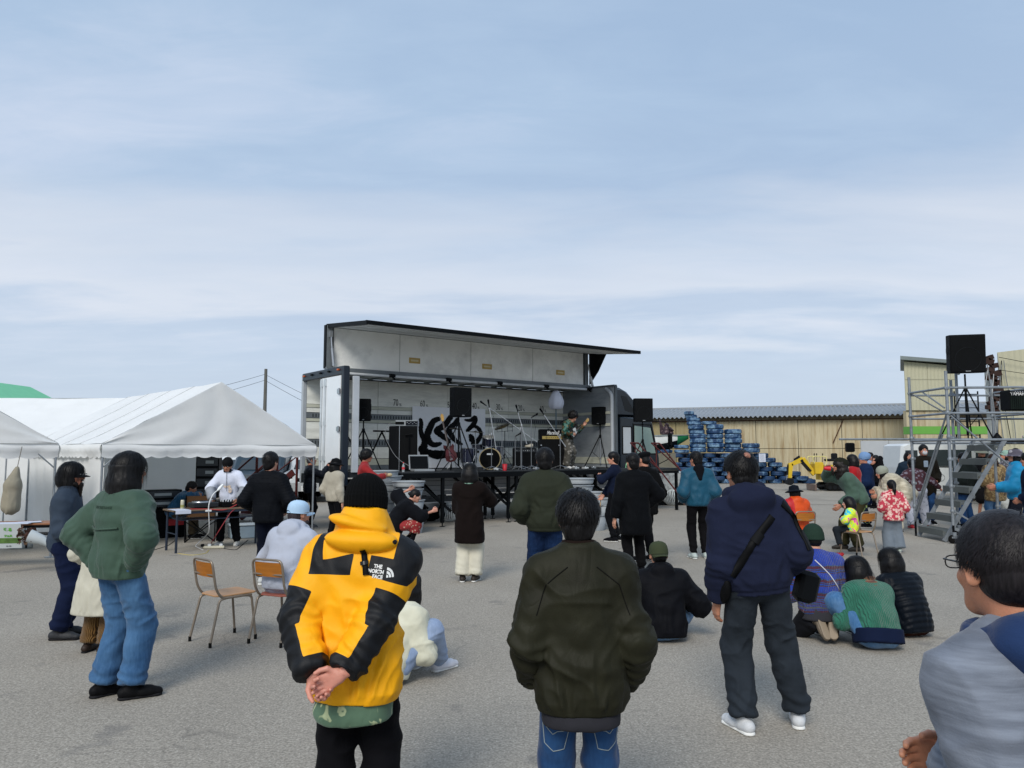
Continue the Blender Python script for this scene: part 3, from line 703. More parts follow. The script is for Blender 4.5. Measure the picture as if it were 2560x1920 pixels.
 # ---- shoes
 if shoes:
  m_ = mat('shoe_' + shoes.strip('#'), shoes, .6, bump=.3, bs=90) if isinstance(shoes, str) else shoes; sl = mat('sole_' + sole.strip('#'), sole, .7)
  for an, td, kn in ((r.AL, r.TL, r.KL), (r.AR, r.TR, r.KR)):
   dn = unit(an - kn); flat = dn[2] < -.75 or an[2] < .16 * s and dn[2] < -.2
   u = np.array([0, 0, 1.0]) if flat else unit(-dn)
   if not flat: td = unit(np.cross(np.cross(u, td), u) if abs(u @ td) < .95 else Tb[:, 1])
   zb = an[2] if flat else .085 * s; b0 = an - u * (zb if flat else .085 * s)
   Q = SDF(); hl_ = b0 - td * .045 * s + u * .045 * s
   Q.cap(hl_, b0 + td * .12 * s + u * .036 * s, .040 * s, .041 * s, .02, squash=(npv(u), .95)); Q.cap(b0 + td * .08 * s + u * .032 * s, b0 + td * .175 * s + u * .026 * s, .045 * s, .034 * s, .02)
   Q.cap(b0 + u * .05 * s, b0 + u * .105 * s, .042 * s, .043 * s, .02, cut=True); Q.halfspace(b0 + u * .018 * s, -u)
   sh = sdf_obj('shoe', Q, max(.005, hC * .8), m_, o)
   P2 = SDF(); P2.cap(b0 - td * .045 * s, b0 + td * .05 * s, .040 * s, .036 * s, .01); P2.cap(b0 + td * .05 * s, b0 + td * .165 * s, .038 * s, .042 * s, .01)
   P2.halfspace(b0 + u * .022 * s, u); P2.halfspace(b0 + u * .001, -u); sdf_obj('sole', P2, max(.005, hC * .8), sl, sh)
 # ---- upper garment
 if top:
  tp = dict(top); m_ = tp['mat']; e = tp.get('ease', .018) * s * .85; wd = .99 + (tp.get('w', 1.0) - 1) * .45; Q = SDF()
  drop = tp.get('len', .10) * s; ax0 = Tb[:, 2]
  hemdir = -ax0 if tp.get('follow', True) else np.array([0, 0, -1.0])
  fl_ = tp.get('flare', 1.0); belly = tp.get('belly', 1.0)
  pts = [r.P + hemdir * drop]; A_ = [(.158 * s + e) * wd * fl_]; B_ = [(.110 * s + e) * wd * fl_]
  if drop > .25 * s: pts.append(r.P + hemdir * drop * .5); A_.append((.162 * s + e) * wd * (1 + fl_) / 2); B_.append((.118 * s + e) * wd * (1 + fl_) / 2)
  pts += [r.P + ax0 * .04 * s, r.W, r.CH, r.CH + T[:, 2] * .06 * s, r.CH + T[:, 2] * .115 * s, r.N + T[:, 2] * .01 * s]
  A_ += [(.158 * s + e) * wd, (.150 * s + e) * wd * belly, (.162 * s + e) * wd, (.150 * s + e) * (.5 + .5 * wd), .105 * s + e * .6, .058 * s + e * .4]
  B_ += [(.112 * s + e) * wd, (.106 * s + e) * wd * belly, (.110 * s + e) * wd, .098 * s + e, .076 * s + e * .7, .054 * s + e * .4]
  Q.stack(pts, A_, B_, T[:, 0], T[:, 1], .03, n=2.35)
  se = 1 + (tp.get('sleeve', 1.0) - 1) * .75; short = tp.get('short', 0)
  for sh, elb, wr, sg in ((r.SL, r.EL, r.WL, -1), (r.SR, r.ER, r.WR, 1)):
   r0, r1, r2 = (.053 * s + e) * se, (.046 * s + e * 1.1) * se, (.034 * s + e * .8) * se
   Q.cap(r.N - T[:, 2] * .022 * s + T[:, 0] * sg * .03 * s, sh + T[:, 2] * .006 * s, .046 * s + e * .4, .054 * s + e * .7, .07)
   if short: Q.cap(sh, sh + (elb - sh) * short, r0, r1 * 1.15, .05, cut=True)
   else:
    Q.cap(sh, elb, r0, r1, .05); ce = elb + (wr - elb) * tp.get('cuffat', .96); Q.cap(elb, ce, r1, r2, .02, cut=True)
    if tp.get('rib'): Q.cap(elb + (wr - elb) * .86, elb + (wr - elb) * 1.0, r2 * .8, r2 * .78, .01, cut=True)
  if tp.get('rib'): Q.stack([r.P + hemdir * (drop + .035 * s), r.P + hemdir * (drop - .02 * s)], [A_[0] * .93] * 2, [B_[0] * .93] * 2, T[:, 0], T[:, 1], .015)
  if tp.get('collar'):
   ch = tp['collar'] * s; cc = r.N + T[:, 2] * .01 * s; nd_ = unit(T[:, 2] + T[:, 1] * .25)
   Q.stack([cc - nd_ * .02 * s, cc + nd_ * ch], [.070 * s + e * .5, .064 * s + e * .4], [.066 * s + e * .5, .062 * s + e * .4], T[:, 0], T[:, 1], .02)
   Q.stack([cc + nd_ * ch * .6, cc + nd_ * (ch + .02)], [.054 * s + e * .3] * 2, [.052 * s + e * .3] * 2, T[:, 0], T[:, 1], .004) if False else None
  if tp.get('hood'):
   hz = tp['hood'] * s; N_ = r.N; X, Y, Z = T[:, 0], T[:, 1], T[:, 2]
   ring = [N_ + X * math.sin(a) * .085 * s - Y * (math.cos(a) * .085 - .02) * s + Z * (.035 + .012 * math.cos(a)) * s for a in np.linspace(-2.3, 2.3, 9)]
   for a, b in zip(ring[:-1], ring[1:]): Q.cap(a, b, .036 * s * tp['hood'], .036 * s * tp['hood'], .02)
   Q.ell(N_ - Y * .105 * s - Z * .01 * s, (.115 * hz, .055 * hz, .075 * hz), T, .03)
   Q.cap(N_ - Y * .10 * s - Z * .02 * s, N_ - Y * .125 * s - Z * .10 * hz, .07 * hz, .025 * hz, .03, squash=(npv(Y), 1.5))
  if tp.get('extra'): tp['extra'](Q, r, s)
  if tp.get('cutf'): Q.halfspace(*tp['cutf'])
  sd_ = rng_.randint(999); fa = tp.get('fold', 1.0) * .010 * s; puff = tp.get('puffer', 0)
  def dsp(V, sd_=sd_, fa=fa, puff=puff):
   q = V @ T; qx = (V - r.P) @ T[:, 0]; qa = np.tanh(qx / s * 9) * .42; qz = q[:, 2].copy(); q = np.stack([q[:, 0] * np.cos(qa) - (qz - r.W[2]) * np.sin(qa), q[:, 1], qz], 1)
   d = fa * (ridged(q, (8, 8, 2.4), sd_, 1.5) * .8 + ridged(q, (5, 5, 8), sd_ + 5, 1.6) * .45) + fa * .14 * ridged(q, (20, 20, 12), sd_ + 9, .8)
   low = np.clip(((r.W - V) @ ax0) / (.15 * s), 0, 1); d = d + fa * low * .8 * ridged(q, (17, 14, 4), sd_ + 2, .7)
   for sh, elb, wr in ((r.SL, r.EL, r.WL), (r.SR, r.ER, r.WR)):
    fa2 = unit(wr - elb); w1 = np.exp(-((V - elb) ** 2).sum(1) / (.085 * s) ** 2); w2 = np.exp(-((V - (elb + (wr - elb) * .75)) ** 2).sum(1) / (.08 * s) ** 2)
    t = (V - elb) @ fa2
    d = d + (w1 * .9 + w2 * .7) * fa * np.sin(t / s * 115 + 3.5 * vnoise(V * 13, sd_)) * .8
    w3 = np.exp(-((V - (sh - np.array([0, 0, .06 * s]))) ** 2).sum(1) / (.08 * s) ** 2); d = d + w3 * fa * .6 * np.sin((V @ unit(sh - r.CH + T[:, 2] * .1)) / s * 80 + 2.5 * vnoise(V * 9, sd_ + 1))
   if puff:
    dl = np.minimum(((V - r.EL) ** 2).sum(1), ((V - r.WL) ** 2).sum(1)); dr_ = np.minimum(((V - r.ER) ** 2).sum(1), ((V - r.WR) ** 2).sum(1))
    tz = (V - r.P) @ T[:, 2] + .012 * vnoise(V * 7, sd_); arm = np.abs((V - r.CH) @ T[:, 0]) > .19 * s
    tz = np.where(arm & (dl < dr_), (V - r.EL) @ unit(r.SL - r.WL), np.where(arm, (V - r.ER) @ unit(r.SR - r.WR), tz))
    d = d * .5 + (np.abs(np.sin(tz * math.pi / puff)) ** .6 - .7) * .013 * s
   hd_ = np.clip(((V - (r.P + hemdir * drop)) @ (-hemdir)) / (.045 * s), .12, 1)
   return d * hd_
  res['top'] = sdf_obj(tp.get('name', 'jacket'), Q, hC, m_, o, disp=dsp, zone=(lambda V: tp['zone'](V, r, s)) if tp.get('zone') else None)
 # ---- headwear
 if hat: res['hat'] = make_hat(hat, o, HM, hs)
 res['r'] = r
 return res
def headlathe(prof, HM, c=(0, -.012, .03), n=28, sx=1.0, sy=1.22, tilt=0, m=None):
 m = m or MB(); M_ = HM @ Matrix.Translation(c) @ Matrix.Rotation(R(tilt), 4, 'X')
 m.lathe(prof, n, M_, sx, sy); return m
def make_hat(hat, o, HM, hs):
 kind, col = hat[0], hat[1]
 if kind in ('beanie', 'slouch'):
  Q = SDF(); M3 = np.array(HM.to_3x3()) / hs; c = np.array(HM.translation); L = lambda x, y, z: c + M3 @ np.array([x, y, z]) * hs
  Q.ell(L(0, -.018, .048), (.094 * hs, .113 * hs, (.098 if kind == 'beanie' else .12) * hs), M3, 0)
  Q.stack([L(0, -.022, -.012), L(0, -.018, .05)], [.094 * hs, .095 * hs], [.112 * hs, .114 * hs], M3[:, 0], M3[:, 1], .01, n=2.0)
  if len(hat) > 2: Q.stack([L(0, -.022, -.020), L(0, -.018, .035)], [.099 * hs, .100 * hs], [.117 * hs, .119 * hs], M3[:, 0], M3[:, 1], .006, n=2.0)
  if kind == 'slouch': Q.ell(L(0, -.085, .06), (.09 * hs, .085 * hs, .085 * hs), M3, .04)
  mi = np.linalg.inv(M3)
  def dsp(V):
   q = (V - c) @ M3; a = np.arctan2(q[:, 0], -q[:, 1] - .02 * hs); return .0022 * hs * np.sin(a * 38)
  return sdf_obj('beanie', Q, .0042 if hs > .9 and hat[-1] == 'fine' else .008, fab('knit_' + col.strip('#'), col, kind='plain', crease=.15, fine=300), o, disp=dsp)
 m_ = fab('hat_' + col.strip('#'), col, crease=.25) if not (len(hat) > 2 and not isinstance(hat[2], str)) else hat[2]
 if kind in ('cap', 'capback'):
  fr = -1 if kind == 'capback' else 1
  pr = [(.090, -.015), (.090, .01), (.089, .035), (.083, .065), (.068, .090), (.042, .106), (.012, .112), (.0, .112)]
  m = headlathe(pr, HM, tilt=-6, c=(0, -.014, .02)); crown = m.obj('cap', m_, o)
  b = MB(); K = 13; vs = []; fs = []
  for j, ex in enumerate((0, .03, .055, .072)):
   for i in range(K):
    a = R(-62 + 124 * i / (K - 1)); sh = math.cos(R(-90 + 180 * i / (K - 1))) ** .5; x = math.sin(a) * .089; y = math.cos(a) * .108
    vs.append(HM @ Vector((x * (1 - .12 * j / 3 * abs(math.sin(a))), fr * (y + ex * sh) - .014, .012 - .010 * (j / 3) - .016 * (x / .08) ** 2 * (j / 3 + .3))))
  for j in range(3):
   for i in range(K - 1): fs.append((j * K + i, j * K + i + 1, (j + 1) * K + i + 1, (j + 1) * K + i))
  vs2 = [v - HM.to_3x3() @ Vector((0, 0, .005)) for v in vs]; n = len(vs); b.add(vs + vs2, fs + [tuple(q + n for q in f[::-1]) for f in fs] + [(3 * K + i, 3 * K + i + 1, 3 * K + i + 1 + n, 3 * K + i + n) for i in range(K - 1)], True)
  b.obj('brim', m_, crown)
  bt = MB(); bt.lathe([(0, .0), (.006, .001), (.006, .004), (0, .006)], 8, HM @ Matrix.Translation((0, -.03, .130))); bt.obj('button', m_, crown)
  # opening and strap at the back
  ob = MB(); bk = -1 * fr
  pts = [HM @ Vector((x, bk * .108 * math.sqrt(max(0, 1 - (x / .09) ** 2)) - .014 + bk * .004, .012 + z)) for x, z in [(.036 * math.cos(R(t)), .03 * math.sin(R(t))) for t in range(0, 181, 15)]]
  ob.add(pts, [tuple(range(len(pts)))]); ob.obj('cap_opening', mat('hair_gap', '#141012', .9), crown)
  return crown
 if kind == 'bucket':
  wd = hat[3] if len(hat) > 3 else .055
  pr = [(.094 + wd, -.020), (.094 + wd * .6, .0), (.094, .015), (.091, .04), (.084, .085), (.070, .098), (.0, .101)]
  m = headlathe(pr, HM, tilt=-4, c=(0, -.012, .015)); m.lathe([(.093 + wd * .97, -.023), (.092, .010), (.085, .06)], 28, HM @ Matrix.Translation((0, -.012, .015)), 1, 1.22)
  return m.obj('hat', m_, o)
 if kind == 'newsboy':
  pr = [(.088, .0), (.100, .022), (.110, .042), (.104, .062), (.075, .082), (.035, .093), (0, .095)]
  m = headlathe(pr, HM, tilt=-10, c=(0, -.012, .03)); crown = m.obj('flat_cap', m_, o); b = MB()
  b.prism([(-.06, .08), (.06, .08), (.045, .135), (0, .148), (-.045, .135)], .012, .020, axis='Z');
  b.v = [HM @ Vector(v) for v in b.v]; b.obj('brim', m_, crown); return crown
def glasses(o, HM, col='#101012', sun=False):
 m = MB();
 for q in (-1, 1):
  m.tube([HM @ Vector((q * .033 + .026 * abs(math.cos(t)) ** .7 * (1 if math.cos(t) > 0 else -1), .112, .010 + .015 * abs(math.sin(t)) ** .7 * (1 if math.sin(t) > 0 else -1))) for t in np.linspace(0, 2 * math.pi, 17)[:-1]], .0017, 5, closed=True)
  m.tube([HM @ Vector((q * .057, .110, .018)), HM @ Vector((q * .074, .095, .018)), HM @ Vector((q * .088, .0, .012)), HM @ Vector((q * .086, -.03, -.005))], .0022, 5)
 m.tube([HM @ Vector((-.010, .113, .014)), HM @ Vector((.010, .113, .014))], .0012, 5)
 g = m.obj('glasses', mat('glasses_' + col.strip('#'), col, .3), o); l = MB()
 for q in (-1, 1):
  pts = [HM @ Vector((q * .033 + .023 * math.cos(t), .112, .012 + .017 * math.sin(t))) for t in np.linspace(0, 2 * math.pi, 17)[:-1]]; l.add(pts, [tuple(range(16))])
 l.obj('lens', mat('sunglass', '#15100e', .1) if sun else glassmat(), g); return g
def glassmat(name='clear_glass', col='#e8f0f0', a=.18):
 if name in MC: return MC[name]
 m = mat(name, col, .05, var=0, alpha=a); return m
def decal_on(obj_, me, depth=.003, dirv=(0, 1, 0), start=-2.0):
 """lay a flat mesh (in the wearer's frame, x across, z up) on a garment as seen from behind"""
 src = obj_.data; bv = BVHTree.FromPolygons([v.co for v in src.vertices], [tuple(p.vertices) for p in src.polygons]); d = Vector(dirv).normalized(); hits = []
 for v in me.vertices:
  o_ = v.co - d * 2; hit = bv.ray_cast(o_, d); off = v.co.y if abs(d.y) > .5 else 0
  hits.append(hit)
 ok = [h for h in hits if h[0] is not None]
 if not ok: return me
 for v, h in zip(me.vertices, hits):
  if h[0] is None: h = min(ok, key=lambda q: (q[0] - v.co).length)
  v.co = h[0] - d * depth
 return me
def strip_on(obj_, path, width, name, m, parent, off=.004, thick=.003, dirv=(0, 1, 0), steps=10, cross=3):
 """band following a garment's back: path of (x, z) in the wearer's frame"""
 src = obj_.data; bv = BVHTree.FromPolygons([v.co for v in src.vertices], [tuple(p.vertices) for p in src.polygons]); d = Vector(dirv).normalized()
 P = []
 for (a, b) in zip(path[:-1], path[1:]):
  for k in range(steps): t = k / steps; P.append((a[0] * (1 - t) + b[0] * t, a[1] * (1 - t) + b[1] * t))
 P.append(path[-1]); P = P[:: (-1 if path[0] is path[-1] else 1)]
 rows = []
 for i, p in enumerate(P):
  a = P[max(i - 1, 0)]; b = P[min(i + 1, len(P) - 1)]; tx, tz = b[0] - a[0], b[1] - a[1]; L = math.hypot(tx, tz) + 1e-9; nx, nz = -tz / L, tx / L; row = []
  for k in range(cross):
   w_ = (k / (cross - 1) - .5) * width; o_ = Vector((p[0] + nx * w_, 0, p[1] + nz * w_)) - d * 2; h = bv.ray_cast(o_, d); row.append(h[0])
  rows.append(row)
 ys = [q.y for rw in rows for q in rw if q is not None]
 if not ys: return None
 mb = MB();
 for rw, p in zip(rows, P):
  for k in range(cross):
   if rw[k] is None:
    c = [q for q in rw if q is not None]; rw[k] = Vector((p[0], (c[0].y if c else max(ys)), p[1]))
 vs = []; n = len(rows)
 for rw in rows: vs += [q - d * (off + thick) for q in rw]
 for rw in rows: vs += [q - d * (off - .004) for q in rw]
 fs = []; T_ = n * cross
 for i in range(n - 1):
  for k in range(cross - 1):
   a = i * cross + k; fs.append((a, a + 1, a + cross + 1, a + cross)); a += T_; fs.append((a, a + cross, a + cross + 1, a + 1))
  a = i * cross; fs.append((a, a + cross, a + cross + T_, a + T_)); a += cross - 1; fs.append((a, a + T_, a + cross + T_, a + cross))
 mb.add(vs, fs, True); return mb.obj(name, m, parent)
# ================================================================ ground
def ground():
 m, t, b = newmat('asphalt'); L = t.links.new; tc = nd(t, 'ShaderNodeTexCoord'); P = tc.outputs['Object']
 def ns(s, d=4, st=(1, 1, 1), ro=.6):
  mp = nd(t, 'ShaderNodeMapping'); mp.inputs['Scale'].default_value = st; L(P, mp.inputs[0]); n = nd(t, 'ShaderNodeTexNoise', i_Scale=s, i_Detail=float(d), i_Roughness=ro); L(mp.outputs[0], n.inputs['Vector']); return n.outputs[0]
 def rp(s, *pc):
  r = nd(t, 'ShaderNodeValToRGB'); L(s, r.inputs[0]); e = r.color_ramp.elements
  e[0].position, e[0].color = pc[0][0], (*([pc[0][1]] * 3), 1); e[1].position, e[1].color = pc[-1][0], (*([pc[-1][1]] * 3), 1)
  for p, c in pc[1:-1]: k = e.new(p); k.color = (c, c, c, 1)
  return r.outputs[0]
 def mul(a, c):
  n = nd(t, 'ShaderNodeMix', data_type='RGBA', blend_type='MULTIPLY'); n.inputs[0].default_value = 1; L(a, n.inputs[6]); L(c, n.inputs[7]); return n.outputs[2]
 base = nd(t, 'ShaderNodeRGB'); base.outputs[0].default_value = (.310, .284, .243, 1)
 c = mul(base.outputs[0], rp(ns(.16, 4), (.3, .90), (.7, 1.10)))            # broad wear
 c = mul(c, rp(ns(.9, 6, (1, .45, 1)), (.3, .92), (.7, 1.07)))
 c = mul(c, rp(ns(62, 3), (.32, .66), (.5, 1.0), (.68, 1.38)))                 # aggregate
 c = mul(c, rp(ns(20, 3), (.35, .90), (.65, 1.1)))
 vo = nd(t, 'ShaderNodeTexVoronoi', i_Scale=34.0, i_Randomness=1.0); L(P, vo.inputs['Vector'])
 c2 = nd(t, 'ShaderNodeMix', data_type='RGBA'); r = nd(t, 'ShaderNodeMapRange'); L(vo.outputs[0], r.inputs[0]); r.inputs[1].default_value = .16; r.inputs[2].default_value = .10
 sel = nd(t, 'ShaderNodeMath', operation='GREATER_THAN'); sx = nd(t, 'ShaderNodeSeparateColor'); L(vo.outputs['Color'], sx.inputs[0]); L(sx.outputs[0], sel.inputs[0]); sel.inputs[1].default_value = .66
 mm = nd(t, 'ShaderNodeMath', operation='MULTIPLY'); L(r.outputs[0], mm.inputs[0]); L(sel.outputs[0], mm.inputs[1]); ml = nd(t, 'ShaderNodeMath', operation='MULTIPLY'); L(mm.outputs[0], ml.inputs[0]); ml.inputs[1].default_value = .7
 L(ml.outputs[0], c2.inputs[0]); L(c, c2.inputs[6]); c2.inputs[7].default_value = (.62, .60, .54, 1)
 # dark spots, oil stains
 st = nd(t, 'ShaderNodeMix', data_type='RGBA'); L(rp(ns(1.7, 3), (.62, 0), (.70, .45)), st.inputs[0]); L(c2.outputs[2], st.inputs[6]); st.inputs[7].default_value = (.14, .135, .13, 1)
 vc = nd(t, 'ShaderNodeTexVoronoi', i_Scale=.30, i_Randomness=1.0); vc.feature = 'DISTANCE_TO_EDGE'; wn = nd(t, 'ShaderNodeTexNoise', i_Scale=1.6, i_Detail=6.0); L(P, wn.inputs['Vector']); wa = nd(t, 'ShaderNodeVectorMath', operation='MULTIPLY_ADD'); L(wn.outputs[1], wa.inputs[0]); wa.inputs[1].default_value = (.7, .7, 0); L(P, wa.inputs[2]); L(wa.outputs[0], vc.inputs['Vector'])
 cr = nd(t, 'ShaderNodeMapRange'); L(vc.outputs[0], cr.inputs[0]); cr.inputs[1].default_value = .0035; cr.inputs[2].default_value = .001; cr.inputs[4].default_value = .28
 cm = nd(t, 'ShaderNodeMath', operation='MULTIPLY'); L(cr.outputs[0], cm.inputs[0]); L(rp(ns(.5, 2), (.50, 0), (.62, 1)), cm.inputs[1])
 ck = nd(t, 'ShaderNodeMix', data_type='RGBA'); L(cm.outputs[0], ck.inputs[0]); L(st.outputs[2], ck.inputs[6]); ck.inputs[7].default_value = (.09, .085, .08, 1); st = ck
 L(st.outputs[2], b.inputs['Base Color']); b.inputs['Roughness'].default_value = .93; b.inputs['Specular IOR Level'].default_value = .15
 bp = nd(t, 'ShaderNodeBump', i_Strength=.6, i_Distance=.006); L(ns(90, 3), bp.inputs['Height']); L(bp.outputs[0], b.inputs['Normal'])
 mb = MB(); mb.add([(-900, -300, 0), (900, -300, 0), (900, 1500, 0), (-900, 1500, 0)], [(0, 1, 2, 3)]); mb.obj('ground', m, kind='structure')
 # paving joints of the yard towards the quay
 j = MB(); jm = mat('joint_tar', '#3b3a38', .9, var=.3)
 for (a, b_) in (((1720, 1243), (2560, 1262)), ((1700, 1222), (2300, 1228)), ((1770, 1258), (2100, 1262))):
  A, B = G(*a), G(*b_); n = 24; side = (B - A).cross(Vector((0, 0, 1))).normalized(); pts = [A + (B - A) * k / n + side * random.uniform(-.03, .03) for k in range(n + 1)]
  vs = [p + side * s * .03 + Vector((0, 0, .004)) for p in pts for s in (-1, 1)]; j.add(vs, [(2 * k, 2 * k + 1, 2 * k + 3, 2 * k + 2) for k in range(n)])
 j.obj('ground_joint', jm, kind='structure')
ground()
# low green bank far behind the yard, so that the horizon is not bare
hb = MB(); n = 60; pts = [(-700 + 1400 * i / n, 640 + 20 * math.sin(i)) for i in range(n + 1)]
vs = [];
for x, y in pts: vs += [(x, y - 60, 0), (x, y, 4 + 2.5 * abs(vnoise(np.array([[x * .02, 3.3, 1.1]]))[0])), (x, y + 60, 0)]
hb.add(vs, [(3 * i + k, 3 * i + 3 + k, 3 * i + 4 + k, 3 * i + 1 + k) for i in range(n) for k in (0, 1)], True); hb.obj('hill', mat('far_bank', '#52616b', .95, vs=.02), kind='structure')
# ================================================================ shared materials
BLK = mat('black_metal', '#0a0d10', .5, metal=.2, var=.15); STEEL = mat('chrome', '#b8bcc0', .3, metal=.85, var=.1); GALV = mat('galvanised', '#8b9298', .5, metal=.45, var=.18, vs=5, dirt=('#5f6264', .5), ds=4)
WHT = mat('white_paint', '#d9dcdd', .45, var=.04, vs=2, dirt=('#8d8f8c', .35), ds=.9); SPK = mat('speaker_paint', '#0b0e12', .65, var=.12, bump=.3, bs=120); GRILL = mat('speaker_grille', '#0a0c0e', .7, var=.2, bump=.6, bs=260)
WDARK = mat('dark_deck', '#22262a', .75, var=.15, bump=.1, dirt=('#3a3e40', .4)); RED = mat('red_iron', '#501a19', .6, var=.15, dirt=('#3a1512', .4), ds=3); RUB = mat('rubber', '#141414', .85, var=.2)
ALU = mat('grey_aluminium', '#8c9196', .55, metal=.25, var=.10, stretch=(1, 1, 5), dirt=('#6b6f72', .45), ds=1.5)
WOOD = mat('chair_wood', '#a3641f', .45, var=.18, stretch=(1, 8, 8), vs=4); WOODL = mat('seat_wood', '#b98d63', .45, var=.12, stretch=(8, 1, 8), vs=4); TUBE = mat('chair_tube', '#8d8173', .4, metal=.5, var=.1)
# ================================================================ stage truck
e_ = Vector((.797, .604, 0)).normalized(); TR0 = Vector((-3.95, 18.2, 0)); TANG = math.atan2(e_.y, e_.x); n_ = Vector((-e_.y, e_.x, 0))
def tw(x, y, z=0): return TR0 + e_ * x + n_ * y + Vector((0, 0, z))
def TL(px, yl):
 """length along the truck at which a line parallel to it, yl away from its side, is seen at column px"""
 u = (px - 1280) / F; b = TR0 + n_ * yl; return (u * b.y - b.x) / (e_.x - u * e_.y)
def ZL(px, py, yl): p = tw(TL(px, yl), yl); d = ray(px, py); return CAMZ + d.z * p.y / d.y
ZD = 1.28
def truck():
 T = thing('stage_truck', 'large wing-sided box truck with its side raised as a stage roof and dark blue cab', 'truck', TR0, TANG)
 W, LN, H = 2.45, 8.95, 3.80
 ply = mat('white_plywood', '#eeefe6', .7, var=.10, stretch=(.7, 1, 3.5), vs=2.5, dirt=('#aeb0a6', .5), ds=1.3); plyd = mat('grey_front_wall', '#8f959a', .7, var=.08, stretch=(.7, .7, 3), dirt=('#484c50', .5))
 plw = mat('wing_panel_white', '#f3f4f0', .6, var=.05, vs=1.5, dirt=('#85888a', .4), ds=1.1); strip = mat('wood_strip', '#c6c7b6', .7, var=.12, stretch=(1, 1, 8), vs=3); dk = mat('truck_dark_blue', '#131d29', .35, var=.08)
 rail = mat('lashing_rail', '#757b7e', .5, metal=.4); post = mat('post_grey_white', '#a5abb0', .5, var=.06); slot = mat('rail_slot', '#34383a', .8)
 B = lambda nm, c, s, m, p=T, rotm=None, bev=0: MB().box(c, s, rotm, bev).obj(nm, m, p)
 B('load_floor', (LN / 2, W / 2, 1.215), (LN, W - .02, .13), WDARK)
 ft = MB(); ft.box((LN / 2 + .9, W / 2, .95), (LN + 1.6, .9, .22)); ft.obj('chassis', BLK, T)
 # far wall: boards, wooden strips, lashing rails
 seams = [0.02, 2.10, 4.39, 6.65, 8.93]
 for a, b in zip(seams[:-1], seams[1:]):
  for z0, z1 in ((3.02, 3.72), (2.80, 2.925), (2.10, 2.55), (1.58, 1.90)):
   B('wall_panel', ((a + b) / 2, W - .025, (z0 + z1) / 2), (b - a - .014, .03, z1 - z0 - .008), ply)
  for z0, z1 in ((2.93, 3.015), (2.56, 2.64), (1.40, 1.57)): B('wood_strip', ((a + b) / 2, W - .035, (z0 + z1) / 2), (b - a - .006, .035, z1 - z0), strip)
  B('kick_panel', ((a + b) / 2, W - .03, 1.34), (b - a - .01, .03, .11), rail)
 B('outer_wall', (LN / 2, W + .012, 2.52), (LN, .03, 2.48), dk)
 for z0, z1 in ((2.65, 2.79), (1.91, 2.09)):
  m = MB(); m.box((LN / 2, W - .04, (z0 + z1) / 2), (LN - .04, .03, z1 - z0)); r_ = m.obj('lashing_rail', rail, T); s = MB(); k = 0.2
  while k < LN - .1: s.box((k, W - .058, (z0 + z1) / 2), (.030, .008, (z1 - z0) * .62)); k += .085
  s.obj('slot', slot, r_, kind='stuff')
 # front wall (bulkhead)
 B('bulkhead', (LN - .02, W / 2, 2.54), (.05, W - .06, 2.50), plyd)
 for z in (2.97, 2.60): B('wood_strip', (LN - .055, W / 2, z), (.03, W - .12, .085), strip)
 B('wood_strip', (LN - .055, W / 2, 1.50), (.03, W - .12, .2), strip)
 fr = MB(); fr.box((LN + .02, .02, 2.53), (.10, .10, 2.54), bev=.02); fr.obj('front_post', mat('front_post_paint', '#4a5258', .5), T)
 ph = MB(); ph.tube(bend([(LN - .10, .32, 3.72), (LN - .10, .08, 3.56), (LN - .10, .06, 3.3), (LN - .10, .06, 1.45)], .1), .055, 10); ph.obj('corner_pipe', post, T)
 B('top_cap', (LN - .01, W / 2, 3.80), (.14, W + .02, .05), mat('front_post_paint', '#4a5258', .5))
 # rear frame
 B('rear_header', (-.03, W / 2, 3.70), (.12, W, .20), dk, bev=.015)
 for y in (.2, .75, 1.25, 1.8, 2.3):
  m = MB(); m.box((-.11, y, 3.72), (.05, .09, .045), bev=.01); m.obj('marker_lamp', mat('lamp_amber', '#b0552a', .3) if y in (.2, 2.3) else BLK, T)
 B('rear_post', (-.01, -.01, 2.38), (.16, .14, 2.84), dk, bev=.02); B('rear_post', (-.03, W, 2.38), (.12, .10, 2.84), post, bev=.02)
 B('side_post', (.26, -.005, 2.42), (.17, .07, 2.3), mat('side_post_white', '#b4bac0', .5), bev=.01); B('rear_sill', (-.02, W / 2, 1.1), (.12, W, .22), BLK)
 d = MB(); d.box((-.06, .66, 2.40), (.05, 1.10, 2.36), bev=.01); dd = d.obj('rear_door', mat('door_white', '#e0e4e6', .45, var=.03), T)
 for y in (.94, 1.16):
  m = MB(); m.tube([(-.11, y, 1.24), (-.11, y, 3.56)], .026, 10); m.box((-.10, y, 3.45), (.06, .09, .16)); m.box((-.10, y, 2.45), (.06, .08, .1)); m.box((-.10, y, 1.6), (.06, .1, .12)); m.obj('lock_bar', mat('lock_bar_white', '#c2c8cb', .4, metal=.3), dd)
 for z in (1.5, 2.3, 3.2): m = MB(); m.box((-.10, .16, z), (.05, .13, .13), bev=.02); m.tube([(-.12, .10, z - .07), (-.12, .10, z + .07)], .02, 8); m.obj('hinge', STEEL, dd)
 m = MB(); m.box((.6, W + .07, 2.40), (1.15, .05, 2.36)); m.obj('rear_door', mat('door_grey', '#8b9299', .5), T)
 # roof: far half closed, near half raised as a wing
 m = MB(); m.box((LN / 2, W * .75, 3.79), (LN, W / 2, .05)); m.obj('roof_far_half', mat('roof_inside', '#9b9f9e', .6), T)
 for x in np.arange(.6, LN, .6): B('roof_rib', (float(x), W * .75, 3.75), (.05, W / 2 - .05, .03), rail)
 B('centre_beam', (LN / 2, 1.18, 3.80), (LN, .16, .16), mat('beam_grey', '#6d7377', .5, metal=.3))
